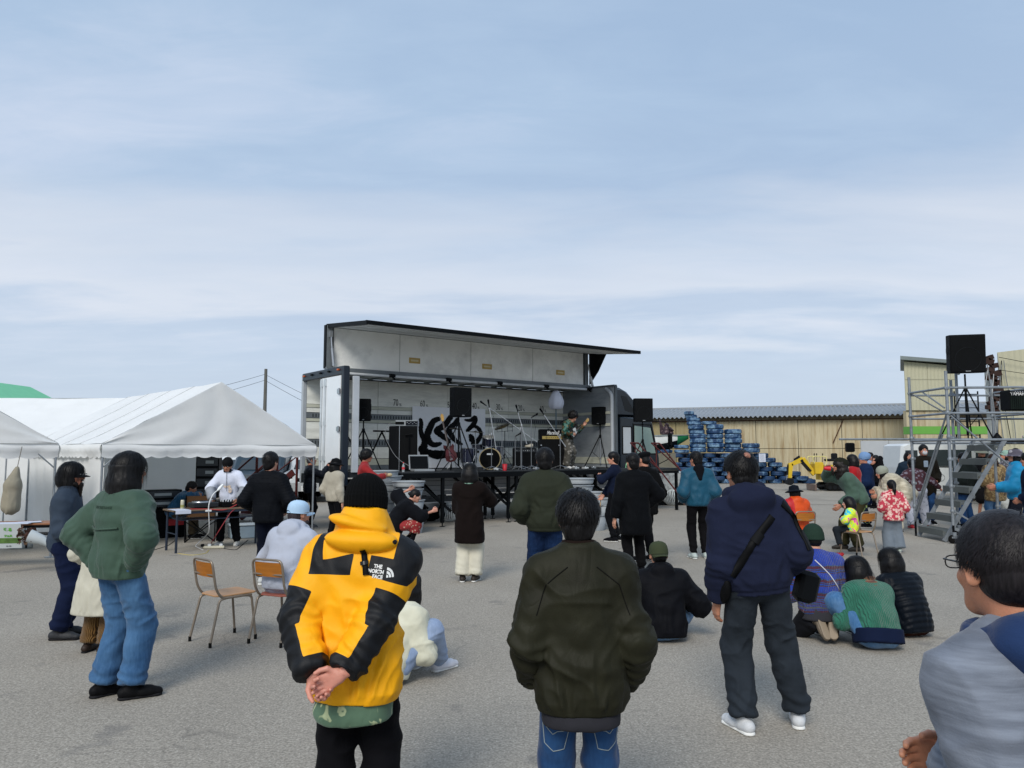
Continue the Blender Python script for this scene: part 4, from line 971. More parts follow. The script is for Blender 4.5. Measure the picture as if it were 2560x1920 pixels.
 for k in range(5):
  x = .9 + k * 1.75
  m = MB(); m.tube([(x - .78, 1.02, 3.73), (x + .78, 1.02, 3.73)], .038, 8); m.obj('lamp_tube', mat('tube_white', '#c9cdd0', .4), T)
  m = MB(); m.box((x + .87, 1.0, 3.75), (.18, .10, .09), bev=.02); m.tube([(x + .87, .99, 3.70), (x + .95, .97, 3.66)], .02, 6); m.obj('beam_clamp', BLK, T)
 wing = MB(); wing.box((LN / 2, 1.24, 4.40), (LN - .05, .05, 1.12)); wg = wing.obj('wing', dk, T)
 ws = [.20, 2.10, 4.39, 6.65, 8.72]
 for a, b in zip(ws[:-1], ws[1:]): B('wing_panel', ((a + b) / 2, 1.205, 4.38), (b - a - .018, .02, 1.02), plw, wg)
 for x in (2.55, 4.95, 7.75):
  m = MB(); m.box((x, 1.190, 4.22), (.34, .012, .15)); lb = m.obj('label_plate', mat('label_tan', '#b79a54', .5), wg)
  m = MB(); m.box((x, 1.182, 4.22), (.23, .008, .05)); m.obj('label_text_strip', mat('label_pale', '#cfc29a', .5), lb)
 for x in (.09, 8.83): m = MB(); m.box((x, 1.19, 4.38), (.14, .06, 1.12)); m.obj('wing_edge', rail, wg)
 m = MB(); m.tube([(.10, 1.13, 4.75), (.13, 1.11, 4.35)], .022, 8); m.tube([(.13, 1.11, 4.35), (.17, 1.09, 3.9)], .038, 8); m.box((.10, 1.13, 4.72), (.09, .06, .16)); m.obj('lift_cylinder', STEEL, wg)
 m = MB(); m.tube([(8.86, 1.12, 4.55), (8.90, 1.06, 4.1)], .022, 8); m.tube([(8.90, 1.06, 4.15), (8.97, 1.0, 3.72)], .042, 8); m.obj('lift_cylinder', mat('cylinder_white', '#c6cacc', .4), wg)
 # outer half of the wing reaching out over the stage
 o0, o1 = Vector((0, 1.27, 4.97)), Vector((0, -.98, 4.74)); sl = (o1 - o0);
 m = MB(); vs = []
 for x in (0.03, LN + .02):
  for p, t_ in ((o0, .0), (o1, .0)): vs += [(x, p.y, p.z), (x, p.y, p.z - .05)]
 m.add(vs, [(0, 2, 6, 4), (1, 5, 7, 3), (0, 4, 5, 1), (2, 3, 7, 6), (0, 1, 3, 2), (4, 6, 7, 5)]); wo = m.obj('wing_outer', dk, T)
 ul = mat('wing_underside', '#cfd3d3', .6, var=.06)
 for k in range(5):
  a, b = .03 + k * .194, .03 + (k + 1) * .194
  vs = [(x, *(o0 + sl * t_)[1:]) for x in (.12, LN - .06) for t_ in (a, b)]; vs = [(v[0], v[1], v[2] - .062 - .012 * (k % 2)) for v in vs]; m = MB(); m.add(vs + [(v[0], v[1], v[2] + .011) for v in vs], [(0, 2, 3, 1), (4, 5, 7, 6), (0, 4, 6, 2), (1, 3, 7, 5)]); m.obj('underside_panel', ul, wo)
 m = MB(); m.bar((.0, o1.y - .02, o1.z - .02), (LN + .05, o1.y - .02, o1.z - .02), .07, .09); m.obj('wing_rim', BLK, wo)
 m = MB(); m.bar((0.05, 1.25, 4.93), (0.05, -.95, 4.72), .05, .10); m.bar((LN, 1.25, 4.93), (LN, -.95, 4.72), .05, .08); m.obj('wing_side_rim', BLK, wo)
 m = MB(); m.prism([(1.20, 3.90), (1.20, 4.92), (.42, 4.84), (.80, 4.30)], 8.97, 9.01, 'X'); m.obj('wing_gusset', BLK, T)
 m = MB(); m.bar((.02, 1.26, 3.85), (.02, 1.26, 4.95), .05, .12); m.obj('wing_gusset', BLK, T)
 # hinged lower side gate hanging below the floor
 for k, z in enumerate((1.09, .97, .85, .73)): B('gate_slat', (LN / 2 + .2, -.015, z), (LN - .6, .03, .11), ALU)
 B('gate_rail', (LN / 2 + .2, -.02, .575), (LN - .6, .04, .15), mat('gate_rail_dark', '#3a4045', .6)); s = MB()
 for x in np.arange(.9, LN - .4, .16): s.box((float(x), -.045, .585), (.05, .01, .03))
 s.obj('gate_hole', slot, T, kind='stuff'); B('gate_lip', (LN / 2 + .2, -.03, .485), (LN - .6, .05, .03), STEEL)
 for x in (1.4, 2.5, 9.9):
  for y in (.25, 2.2):
   m = MB(); m.M = Matrix.Translation((x, y, .48)) @ Matrix.Rotation(R(90), 4, 'X'); m.lathe([(.22, -.11), (.40, -.12), (.47, -.09), (.48, 0), (.47, .09), (.40, .12), (.22, .11)], 28); wh = m.obj('wheel', RUB, T)
   m = MB(); m.M = Matrix.Translation((x, y, .48)) @ Matrix.Rotation(R(90), 4, 'X'); m.lathe([(0, .05), (.09, .05), (.11, .09), (.2, .09), (.24, .115)], 24); m.lathe([(0, -.05), (.09, -.05), (.11, -.09), (.2, -.09), (.24, -.115)], 24); m.obj('rim', STEEL, wh)
 # cab
 c0, c1 = 9.22, 10.95; cm = mat('cab_paint', '#0f1a24', .25, var=.06, spec=.6)
 m = MB(); m.prism([(c0, .62), (c1 - .1, .62), (c1, .9), (c1, 1.55), (c1 - .32, 2.72), (c1 - .5, 2.82), (c0, 2.84)], .04, 2.41, 'Y', bev=.05); cab = m.obj('cab', cm, T)
 gl = mat('cab_glass', '#93aa9d', .08, var=.03, alpha=.9, spec=.8); gl2 = mat('cab_glass_pale', '#b9c0c4', .1, var=.03)
 m = MB(); m.prism([(c0 + .08, 1.72), (c0 + .42, 1.72), (c0 + .42, 2.52), (c0 + .08, 2.52)], .035, .055, 'Y'); m.obj('side_window', gl2, cab)
 m = MB(); m.prism([(c0 + .58, 1.72), (c1 - .20, 1.72), (c1 - .42, 2.52), (c0 + .58, 2.58)], .032, .052, 'Y'); m.obj('side_window', gl, cab)
 for p in ([(c0 + .05, 1.69), (c0 + .45, 1.69), (c0 + .45, 2.55), (c0 + .05, 2.55)], [(c0 + .54, 1.69), (c1 - .15, 1.69), (c1 - .40, 2.62), (c0 + .54, 2.62)]):
  m = MB(); m.tube([(q[0], .035, q[1]) for q in p], .02, 6, closed=True); m.obj('window_rubber', RUB, cab)
 m = MB(); m.tube([(c0 + .52, .03, .95), (c0 + .52, .03, 2.66)], .008, 4); m.tube([(c0 + .52, .03, .95), (c1 - .12, .03, .95)], .008, 4); m.obj('door_seam', RUB, cab)
 m = MB(); m.box((c0 + .66, .0, 1.52), (.2, .05, .05), bev=.015); m.obj('door_handle', BLK, cab)
 for x in (c0 + .5,): m = MB(); m.box((x, .05, .62), (1.0, .3, .3), bev=.05); m.obj('step', BLK, cab)
 m = MB(); m.prism([(c0 - .08, 2.86), (c1 - .55, 2.86), (c1 - .60, 3.05), (c1 - .85, 3.42), (c1 - 1.15, 3.66), (c0 + .25, 3.78), (c0 - .08, 3.78)], .25, 2.2, 'Y', bev=.12); df = m.obj('roof_deflector', cm, T)
 m = MB(); m.prism([(c0 + .40, 3.05), (c0 + .85, 2.98), (c0 + .45, 3.50), (c0 + .22, 3.52)], .243, .252, 'Y'); m.obj('deflector_side_panel', mat('deflector_dark', '#05080b', .3), df)
 m = MB(); m.box((c1 + .30, -.14, 2.15), (.09, .17, .42), bev=.04); mi = m.obj('mirror', BLK, cab); m = MB(); m.tube(bend([(c1 - .35, .05, 2.75), (c1 + .2, -.05, 2.72), (c1 + .3, -.13, 2.5), (c1 + .3, -.12, 1.55), (c1 - .1, .05, 1.35)], .12), .013, 6); m.obj('mirror_arm', BLK, mi)
 # pale green ring-and-ripple emblem on the door
 m = MB(); cx, cz = c0 + .30, 1.30; mm = mat('emblem_green', '#8fd3a4', .5)
 m.tube([(cx + .13 * math.cos(t) * (1 - .1 * math.sin(t)), .03, cz + .15 * math.sin(t)) for t in np.linspace(.2, 5.4, 20)], [.008 + .016 * abs(math.sin(i * .3)) for i in range(20)], 6); m.tube([(cx + .10 * math.cos(t), .03, cz - .02 + .06 * math.sin(t)) for t in np.linspace(3.3, 6.4, 10)], .011, 6)
 m.tube([(cx - .02 + .12 * math.cos(t), .03, cz - .18 + .035 * math.sin(t)) for t in np.linspace(0, 6.28, 16)[:-1]], .011, 6, closed=True); m.tube([(cx + .05 + .13 * math.cos(t), .03, cz - .12 + .04 * math.sin(t)) for t in np.linspace(3.5, 6.6, 10)], .008, 6); m.obj('emblem', mm, cab)
 # load marks in percent of the length
 ink = mat('black_ink', '#17181a', .7)
 for px, s in ((987, '70'), (1054, '60'), (1122, '50'), (1184, '40'), (1243, '30'), (1298, '20'), (1352, '10')):
  x = TL(px, W); M_ = Matrix.Translation((x, W - .045, 3.14)) @ Matrix.Rotation(R(90), 4, 'X'); me = text_mesh(s, .27, M_, .001, sx=.62); o = link('length_mark', me, ink, T)
  me = text_mesh('%', .11, Matrix.Translation((x + .15, W - .045, 3.09)) @ Matrix.Rotation(R(90), 4, 'X'), .001); link('length_mark', me, ink, T)
  m = MB(); m.box((x, W - .047, 2.985), (.02, .004, .06)); m.obj('length_tick', ink, T)
 return T
truck()
def stage():
 T = thing('stage_deck', 'black steel stage deck on braced legs in front of the open truck', 'stage', TR0, TANG)
 x0, x1, y0 = .72, 7.62, -1.28
 for k in range(6):
  a, b = x0 + (x1 - x0) * k / 6, x0 + (x1 - x0) * (k + 1) / 6
  MB().box(((a + b) / 2, y0 / 2 - .02, ZD - .02), (b - a - .006, -y0 - .04, .04)).obj('deck_board', WDARK, T)
 m = MB(); m.box(((x0 + x1) / 2, y0, ZD - .075), (x1 - x0, .05, .12)); m.obj('front_beam', BLK, T); m = MB(); m.box(((x0 + x1) / 2, -.08, ZD - .10), (x1 - x0, .05, .12)); m.obj('rear_beam', BLK, T)
 for x in (x0 + .04, x1 - .04): m = MB(); m.box((x, y0 / 2, ZD - .10), (.05, -y0, .12)); m.obj('end_beam', BLK, T)
 def leg(x, y): m = MB(); m.box((x, y, .64), (.07, .07, 1.1)); m.lathe([(.07, .0), (.07, .01), (.015, .02), (.015, .12)], 12, Matrix.Translation((x, y, 0))); m.obj('leg', BLK, T)
 for x in (1.0, 1.95, 3.9, 4.15, 7.55):
  leg(x, y0 + .04)
 for x in (3.95, 4.2, 7.5): leg(x, -.15)
 def br(a, b): m = MB(); m.bar(a, b, .06, .05); m.obj('brace', BLK, T)
 for y in (y0 + .06, -.16):
  br((1.15, y, 1.16), (2.2, y, .35)); br((4.0, y, .35), (2.9, y, 1.16)); br((4.25, y, .35), (5.3, y, 1.16)); br((7.45, y, .4), (6.2, y, 1.16)); br((7.2, y, .4), (5.95, y, 1.16))
 br((1.95, y0, .5), (1.95, -.1, 1.1)); br((4.0, y0, .4), (4.0, -.1, 1.1)); br((7.5, y0, .4), (7.5, -.1, 1.1))
 E = thing('side_platform', 'small black platform right of the stage carrying a speaker stand', 'platform', TR0, TANG)
 MB().box((9.15, -.62, ZD - .04), (2.75, 1.0, .07)).obj('platform_top', WDARK, E)
 for x in (7.9, 10.42):
  for y in (-1.08, -.18): m = MB(); m.box((x, y, .6), (.07, .07, 1.2)); m.obj('leg', BLK, E)
 m = MB(); m.box((9.15, -1.1, ZD - .12), (2.7, .05, .08)); m.obj('platform_beam', BLK, E)
stage()
# ---- calligraphy sheet on the back wall
def sheet():
 yl = 2.36; xa, xb = TL(1031, yl), TL(1213, yl); z1 = ZL(1120, 1019, yl); T = thing('banner', 'white paper banner with broad black brush calligraphy on the truck back wall', 'banner', TR0, TANG)
 m = MB(); n = 14; vs = []
 for i in range(n + 1):
  for j in range(2): x = xa + (xb - xa) * i / n; vs.append((x, yl - .006 * math.sin(i * 1.9), 1.30 if j == 0 else z1 + .004 * math.sin(i)))
 m.add(vs, [(2 * i, 2 * i + 2, 2 * i + 3, 2 * i + 1) for i in range(n)], True); m.add([(v[0], v[1] + .012, v[2]) for v in vs], [(2 * i, 2 * i + 1, 2 * i + 3, 2 * i + 2) for i in range(n)], True); m.obj('sheet', mat('banner_paper', '#f2f4f6', .8, var=.04), T)
 ink = mat('brush_ink', '#07080a', .55, var=.3)
 P = lambda zx, zy: (TL(980 + zx / 7.373, yl), ZL(980 + zx / 7.373, 960 + zy / 7.373, yl))
 strokes = [([(520, 650), (535, 720), (530, 860), (560, 960), (600, 1050), (590, 1150), (540, 1240)], [26, 30, 32, 34, 46, 52, 40]), ([(870, 640), (760, 690), (690, 830), (650, 950), (690, 1060), (770, 1120), (900, 1095)], [34, 42, 46, 48, 42, 40, 26]),
               ([(1090, 600), (960, 760), (830, 850), (880, 920), (1000, 1010), (1070, 1080)], [38, 44, 46, 44, 34, 18]), ([(1210, 640), (1150, 740), (1050, 840), (1100, 960), (1190, 1060), (1290, 1110)], [30, 38, 44, 40, 30, 16]),
               ([(1340, 660), (1440, 670), (1530, 620), (1500, 740), (1380, 860)], [14, 26, 34, 34, 26]), ([(1400, 850), (1510, 780), (1600, 830), (1640, 930), (1580, 1040), (1490, 1100)], [20, 20, 28, 26, 34, 44]), ([(1440, 950), (1470, 1000), (1460, 1050)], [32, 40, 30]),
               ([(560, 1180), (640, 1260), (760, 1270), (900, 1290), (1060, 1310), (1200, 1300), (1300, 1320)], [60, 58, 40, 52, 48, 40, 44]), ([(700, 1310), (820, 1350), (960, 1330)], [22, 30, 26]), ([(530, 1180), (590, 1300), (560, 1400)], [48, 50, 30])]
 for pts, ws in strokes:
  # smooth the stroke, fray its rim like a dry brush
  Q = [];
  for i in range(len(pts) - 1):
   p0, p1, p2, p3 = pts[max(i - 1, 0)], pts[i], pts[i + 1], pts[min(i + 2, len(pts) - 1)]
   for k in range(7):
    t = k / 7; c = [.5 * (2 * p1[a] + (p2[a] - p0[a]) * t + (2 * p0[a] - 5 * p1[a] + 4 * p2[a] - p3[a]) * t * t + (3 * p1[a] - p0[a] - 3 * p2[a] + p3[a]) * t ** 3) for a in (0, 1)]; Q.append((c[0], c[1], ws[i] * (1 - t) + ws[i + 1] * t))
  Q.append((*pts[-1], ws[-1])); m = MB(); rows = []
  for i, (x, y, w_) in enumerate(Q):
   a, b = Q[max(i - 1, 0)], Q[min(i + 1, len(Q) - 1)]; tx, ty = b[0] - a[0], b[1] - a[1]; L_ = math.hypot(tx, ty) + 1e-6; nx, ny = -ty / L_, tx / L_
   for sg in (-1, 1): ww = w_ * 1.3 * random.uniform(.88, 1.1) * sg; X, Z = P(x + nx * ww, y + ny * ww); rows.append((X, yl - .012, Z))
  m.add(rows, [(2 * i, 2 * i + 1, 2 * i + 3, 2 * i + 2) for i in range(len(Q) - 1)])
  for (x, y, w_) in (Q[0], Q[-1]):
   pp = [P(x + w_ * math.cos(a) * random.uniform(.8, 1.15), y + w_ * math.sin(a) * random.uniform(.8, 1.15)) for a in np.linspace(0, 6.28, 12)[:-1]]; m.add([(q[0], yl - .0135, q[1]) for q in pp], [tuple(range(11))])
  for k in range(5):   # spatters and dry-brush hairs
   x, y, w_ = random.choice(Q); pp = [P(x + random.choice((-1, 1)) * w_ * 1.15 + 9 * math.cos(a), y + random.uniform(-1, 1) * w_ + 9 * math.sin(a)) for a in (0, 1.5, 3, 4.6)]; m.add([(q[0], yl - .0128, q[1]) for q in pp], [(0, 1, 2, 3)])
  m.obj('brush_stroke', ink, T)
sheet()
# ================================================================ tents
GD = Vector((.719, .695, 0)); RDv = Vector((-.695, .719, 0))
def canvas(mb, f, nu, nv, thick=.006):
 vs = []; K = nv + 1
 for i in range(nu + 1):
  for j in range(nv + 1): vs.append(f(i / nu, j / nv))
 fs = [(i * K + j, (i + 1) * K + j, (i + 1) * K + j + 1, i * K + j + 1) for i in range(nu) for j in range(nv)]
 mb.add(vs, fs, True)
def tentmat():
 if 'tent_canvas' in MC: return MC['tent_canvas']
 m = mat('tent_canvas', '#f0f1f0', .7, var=.035, vs=1.2, bump=.35, bs=5, dirt=('#cfd2d0', .3), ds=.8); b = m.node_tree.nodes['Principled BSDF']; b.inputs['Subsurface Weight'].default_value = 0
 t = m.node_tree; L = t.links.new; tr = nd(t, 'ShaderNodeBsdfTranslucent'); tr.inputs[0].default_value = (.75, .78, .76, 1); mx = nd(t, 'ShaderNodeMixShader', i_0=.0) if False else nd(t, 'ShaderNodeMixShader'); mx.inputs[0].default_value = .22
 out = [n for n in t.nodes if n.type == 'OUTPUT_MATERIAL'][0]; L(b.outputs[0], mx.inputs[1]); L(tr.outputs[0], mx.inputs[2]); L(mx.outputs[0], out.inputs[0]); return m
def tent(label, P0, wid=4.2, ln=5.3, he=1.90, hr=3.12, back=True, leftwall=True, val=.22, group=None, pols=True, seed=0):
 """P0: left front eave corner on the ground; the gable runs along GD, the ridge along RDv"""
 T = thing('event_tent', label, 'tent', P0, math.atan2(GD.y, GD.x), group); m_ = tentmat(); rs = random.Random(seed)
 n1 = lambda x, y, z: float(vnoise(np.array([[x, y, z]]), seed)[0])
 hw = wid / 2
 def sag(u, v): return .05 * math.sin(math.pi * u) * math.sin(math.pi * v) + .02 * n1(u * 3, v * 6, 1)
 def roof(sd_):
  def f(u, v):    # u along the ridge, v from eave up to the ridge
   x = (0 if sd_ < 0 else wid) + (hw * v if sd_ < 0 else -hw * v); z = he + (hr - he) * v; return (x, ln * u, z - sag(u, v) - .012 * abs(math.sin(u * math.pi * 3)) ** 6)
  return f
 m = MB(); canvas(m, roof(-1), 30, 12); m.obj('roof_left', m_, T); m = MB(); canvas(m, roof(1), 30, 12); m.obj('roof_right', m_, T)
 for k in (1, 2, 3):
  for q in (0, 1):
   m = MB(); m.tube([Vector(roof(-1 if q == 0 else 1)(k / 4, v)) + Vector((0, 0, .004)) for v in np.linspace(0, 1, 9)], .007, 4); m.obj('seam', mat('tent_seam', '#b9bcbc', .8), T)
 def gable(y, q):
  m = MB()
  def f(u, v):
   x = wid * u; top = he + (hr - he) * (1 - abs(2 * u - 1)); z = he - .0 + (top - he) * v
   d = .02 * ridg(u, v); return (x, y + q * (.015 + d), z)
  def ridg(u, v): # creases fanning out from the apex
   a = math.atan2(u - .5, 1.15 - v * (1 - abs(2 * u - 1))); return (math.sin(a * 24 + 2 * n1(u * 3, v * 3, 2)) * .6 + n1(u * 5, v * 4, 5)) * (1 - v * .5)
  canvas(m, f, 60, 14); return m.obj('gable', m_, T)
 gable(0, -1); gable(ln, 1)
 def valance(name, A, B, sc):
  m = MB(); A = Vector(A); B = Vector(B); nn = (B - A).cross(Vector((0, 0, 1))).normalized()
  def f(u, v):
   k = u * sc; drop = val + .035 * abs(math.sin(math.pi * k)) ** .8; z = he - v * drop; w_ = .02 * math.sin(u * 23 + seed) * v + .018 * n1(u * 8, v * 2, 3) * (.4 + v)
   p = A + (B - A) * u + nn * (.03 * math.sin(math.pi * min(1, v * 1.4)) + w_); return (p.x, p.y, z)
  canvas(m, f, int(sc * 10), 5); m.obj(name, m_, T)
 valance('valance', (0, 0, 0), (wid, 0, 0), 15); valance('valance', (0, ln, 0), (0, 0, 0), 19); valance('valance', (wid, 0, 0), (wid, ln, 0), 19)
 def wall(A, B):
  m = MB(); A = Vector(A); B = Vector(B); nn = (B - A).cross(Vector((0, 0, 1))).normalized()
  def f(u, v):
   p = A + (B - A) * u + nn * (.035 * math.sin(u * 40 + 3 * n1(u * 4, v, 1)) * .5 + .05 * n1(u * 6, v * 4, 4)); return (p.x, p.y, .01 + (he - .02) * v)
  canvas(m, f, 50, 10); return m.obj('side_curtain', m_, T)
 if leftwall: wall((.04, 0.1, 0), (.04, ln - .05, 0))
 if back: wall((.04, ln - .06, 0), (wid - .1, ln - .06, 0))
 if pols:
  for x in (0.03, wid - .03):
   for y in (0.03, ln - .03):
    m = MB(); m.tube([(x, y, .01), (x, y, he)], .021, 8); m.box((x, y, .008), (.16, .16, .014)); po = m.obj('pole', GALV, T)
    sx = 1 if x < hw else -1; m = MB(); m.tube([(x, y, he - .42), (x + sx * .42, y, he - .02)], .012, 6); m.obj('corner_brace', GALV, po)
  m = MB(); m.tube([(0, .05, he - .02), (wid, .05, he - .02)], .018, 6); m.tube([(hw, .05, hr - .05), (hw, ln, hr - .05)], .02, 6); m.tube([(.03, .05, he), (hw, .05, hr - .05), (wid - .03, .05, he)], .018, 6); m.obj('frame', GALV, T)
 return T
PA = Vector((-7.20, 13.54, 0))
tent('white gable tent sheltering the music desk, left of the truck', PA, seed=3)
tent('white gable tent at the left edge with a hanging sack', PA - GD * (.67 + 4.2), seed=8, back=False, leftwall=False)
# long white tent behind them
def long_tent():
 T = thing('event_tent', 'long white tent with a level ridge behind the two gable tents', 'tent', (-24, 20.6, 0), 0); m_ = tentmat(); m = MB()
 canvas(m, lambda u, v: (13.7 * u, -2.3 * (1 - v), 1.95 + 1.25 * v - .05 * math.sin(math.pi * v) - .02 * abs(math.sin(u * math.pi * 4)) ** 5), 40, 8); m.obj('roof_front', m_, T)
 m = MB(); canvas(m, lambda u, v: (13.7 * u, 2.3 * (1 - v), 1.95 + 1.25 * v), 10, 3); m.obj('roof_back', m_, T)
 m = MB(); canvas(m, lambda u, v: (13.7 * u, -2.28 + .04 * math.sin(u * 60), .01 + 1.94 * v), 60, 5); m.obj('side_curtain', m_, T)
 m = MB(); canvas(m, lambda u, v: (13.7, -2.3 + 4.6 * u, .01 + (1.94 + 1.24 * (1 - abs(2 * u - 1))) * v), 16, 6); m.obj('gable', m_, T)
 for x in (.1, 6, 12, 13.6): m = MB(); m.tube([(x, -2.25, 0), (x, -2.25, 1.95)], .021, 8); m.obj('pole', GALV, T)
long_tent()
def green_tent():
 X = at(-60, 27).x; T = thing('event_tent', 'light green pitched tent roof rising behind the white tents', 'tent', (X - 5.9, 27, 0), 0)
 m = MB(); hw = 3.9; z0, z1 = 2.6, 4.55
 m.add([(0, 0, z0), (2 * hw, 0, z0), (2 * hw, 6, z0), (0, 6, z0), (hw, 0, z1), (hw, 6, z1)], [(0, 1, 4), (1, 2, 5, 4), (2, 3, 5), (3, 0, 4, 5)]); m.obj('roof', mat('green_canvas', '#6fbf93', .6, var=.05), T)
 for x in (0.05, 2 * hw - .05):
  for y in (.05, 5.95): m = MB(); m.tube([(x, y, 0), (x, y, z0)], .04, 8); m.obj('pole', GALV, T)
green_tent()
# ---- utility pole and its wires
def upole():
 T = thing('utility_pole', 'thin weathered utility pole behind the white tent', 'utility pole', at(659, 52, 1130) * Vector((1, 1, 0)), 0)
 zt = CAMZ + (1130 - 922) / F * 52; m = MB(); m.tube([(0, 0, 0), (0, 0, zt)], [.15, .10], 10); m.obj('pole_shaft', mat('pole_wood', '#5f5f5a', .9, var=.2, stretch=(6, 6, .6)), T)
 for k, (z, x1, z1) in enumerate(((zt - .35, -9, zt - 2.3), (zt - .75, -8, zt - 2.6), (zt - .4, 9, zt - 3.9), (zt - .8, 9, zt - 4.6))):
  m = MB(); pts = [(x1 * t, -2 * t, z + (z1 - z) * t - .35 * math.sin(math.pi * t)) for t in np.linspace(0, 1, 9)]; m.tube(pts, .014, 4); m.obj('wire', BLK, T)
upole()
# ================================================================ warehouse behind
def warehouse():
 A, B = Vector((6.2, 50.0, 0)), Vector((22.9, 43.8, 0)); d = (B - A); Lw = d.length + 6; ang = math.atan2(d.y, d.x); T = thing('warehouse', 'long low warehouse with yellowed corrugated wall and grey corrugated roof', 'warehouse', A, ang)
 he = 3.95; wm = mat('yellow_cladding', '#bcb193', .8, var=.10, vs=.8, stretch=(6, 6, .35), dirt=('#7d5c2c', .8), ds=.9); wm2 = mat('olive_cladding', '#968b68', .8, var=.12, vs=.8, stretch=(6, 6, .35), dirt=('#8a6b35', .5), ds=.9)
 def sheetw(x0, x1, z0, z1, mt, name='wall_panel'):
  m = MB(); n = max(6, int((x1 - x0) / .10)); vs = []
  for i in range(n + 1): x = x0 + (x1 - x0 - .03) * i / n; y = -.018 if i % 2 else .0; vs += [(x, y, z0), (x, y, z1)]
  m.add(vs, [(2 * i, 2 * i + 2, 2 * i + 3, 2 * i + 1) for i in range(n)]); return m.obj(name, mt, T)
 xs = [-3, 0.8, 2.6, 4.4, 6.8, 9.2, 11.6, 14.0, 15.1, 17.6, 20.1, 22.6]
 for a, b in zip(xs[:-1], xs[1:]):
  mt = wm2 if 2.5 < a < 6 else wm; sheetw(a, b, 1.98, he - .30, mt); sheetw(a, b, 0, 1.95, mt)
 sheetw(xs[0], xs[-1], he - .26, he - .02, mat('fascia_cladding', '#9c917a', .8, dirt=('#5b4632', .6), ds=2, stretch=(1, 1, 1)), 'fascia')
 m = MB(); m.box(((xs[0] + xs[-1]) / 2, -.06, he - .29), (xs[-1] - xs[0], .10, .05)); m.obj('rusty_rail', mat('rust_rail', '#4a2c1e', .9), T)
 m = MB(); m.box(((xs[0] + xs[-1]) / 2, .12, he / 2), (xs[-1] - xs[0], .1, he - .05)); m.obj('wall_core', mat('wall_core', '#3a3428', .9), T)
 for x in (6.8, 14.0): m = MB(); m.bar((x + .1, -.06, he - .3), (x - .5, -.06, 2.3), .05); m.obj('downpipe', mat('rust_rail', '#4a2c1e', .9), T)
 rm = mat('roof_sheet', '#8b9094', .45, metal=.2, var=.08, vs=1, stretch=(.4, 3, 1), dirt=('#a2a6a8', .5), ds=.5); xr0, xr1 = xs[0] - .5, xs[-1] + .3; m = MB(); p = .275; n = int((xr1 - xr0) / p * 6); vs = []
 for i in range(n + 1):
  x = xr0 + (xr1 - xr0) * i / n; zc = .055 * math.sin(2 * math.pi * (x - xr0) / p)
  vs += [(x, -.55, he - .08 + zc), (x, 5.5, he + .82 + zc)]
 m.add(vs, [(2 * i, 2 * i + 2, 2 * i + 3, 2 * i + 1) for i in range(n)], True); m.obj('roof', rm, T)
 m = MB(); m.add([(v[0], v[1], v[2] - .02) for v in vs], [(2 * i, 2 * i + 1, 2 * i + 3, 2 * i + 2) for i in range(n)], True); m.obj('roof_underside', mat('roof_under', '#2c2c2e', .8), T)
 m = MB(); m.bar((xr0, 5.5, he + .84), (xr1, 5.5, he + .84), .2, .12); m.obj('ridge_cap', rm, T)
 m = MB(); m.add([(xr0, 5.5, he + .8), (xr1, 5.5, he + .8), (xr1, 11, he - .1), (xr0, 11, he - .1)], [(0, 1, 2, 3)]); m.obj('roof_back', rm, T)
warehouse()
cm_ = mat('pale_cladding', '#b5b299', .75, var=.07, vs=.8, stretch=(5, 5, .4), dirt=('#8d8a6e', .3), ds=.8)
def block(name, label, cat, px0, px1, Y, ytop0, ytop1, dep=6, roof=True, base_py=None, over=.35, mt=None, yaw=0):
 a, b = at(px0, Y), at(px1, Y); wd = b.x - a.x; z0 = CAMZ + (1130 - ytop0) / F * Y; z1 = CAMZ + (1130 - ytop1) / F * Y; T = thing(name, label, cat, (a.x, Y, 0), R(yaw)); zb = 0 if base_py is None else CAMZ + (1130 - base_py) / F * Y
 mt = mt or cm_; n = int(wd / .12); k = 0; pw = 1.15; x = 0
 while x < wd - .05:
  x2 = min(x + pw, wd); rows = [(zb, (z0 * .62 + zb * .38)), ((z0 * .62 + zb * .38) + .02, None)]
  for (q0, q1) in rows:
   m = MB(); n = max(4, int((x2 - x) / .09)); vs = []
   for i in range(n + 1):
    xx = x + (x2 - x - .02) * i / n; zt = z0 + (z1 - z0) * xx / wd; y = -.02 if i % 2 else 0; vs += [(xx, y, q0), (xx, y, q1 if q1 else zt)]
   m.add(vs, [(2 * i, 2 * i + 2, 2 * i + 3, 2 * i + 1) for i in range(n)]); m.obj('wall_panel', mt, T)
  x = x2
 bx = a.x / Y * dep * 1.05
 m = MB(); m.add([(0, .03, zb), (wd, .03, zb), (wd, .03, z1), (0, .03, z0), (bx, dep, zb), (wd + bx, dep, zb), (wd + bx, dep, z1), (bx, dep, z0)], [(0, 3, 2, 1), (4, 5, 6, 7), (0, 4, 7, 3), (1, 2, 6, 5), (3, 7, 6, 2)]); m.obj('wall', mt, T)
 if roof:
  m = MB(); m.add([(-over, -over, z0 + .06), (wd + over, -over, z1 + .06), (wd + over + bx, dep, z1 + .06), (bx - over, dep, z0 + .06), (-over, -over, z0 + .24), (wd + over, -over, z1 + .22), (wd + over + bx, dep, z1 + .22), (bx - over, dep, z0 + .24)], [(0, 3, 2, 1), (4, 5, 6, 7), (0, 1, 5, 4), (1, 2, 6, 5), (2, 3, 7, 6), (3, 0, 4, 7)]); m.obj('roof', mat('roof_edge', '#77807f', .5), T)
 return T
t1 = block('shed_tower', 'tall pale corrugated shed with a sloping roof behind the scaffold', 'shed', 2270, 2402, 38, 903, 915, base_py=1026, dep=5)
m = MB(); m.box((1.25, .25, 1.9), (2.4, .3, 3.8)); m.obj('lower_wall', mat('yellow_cladding', '#bcb193', .8), t1)
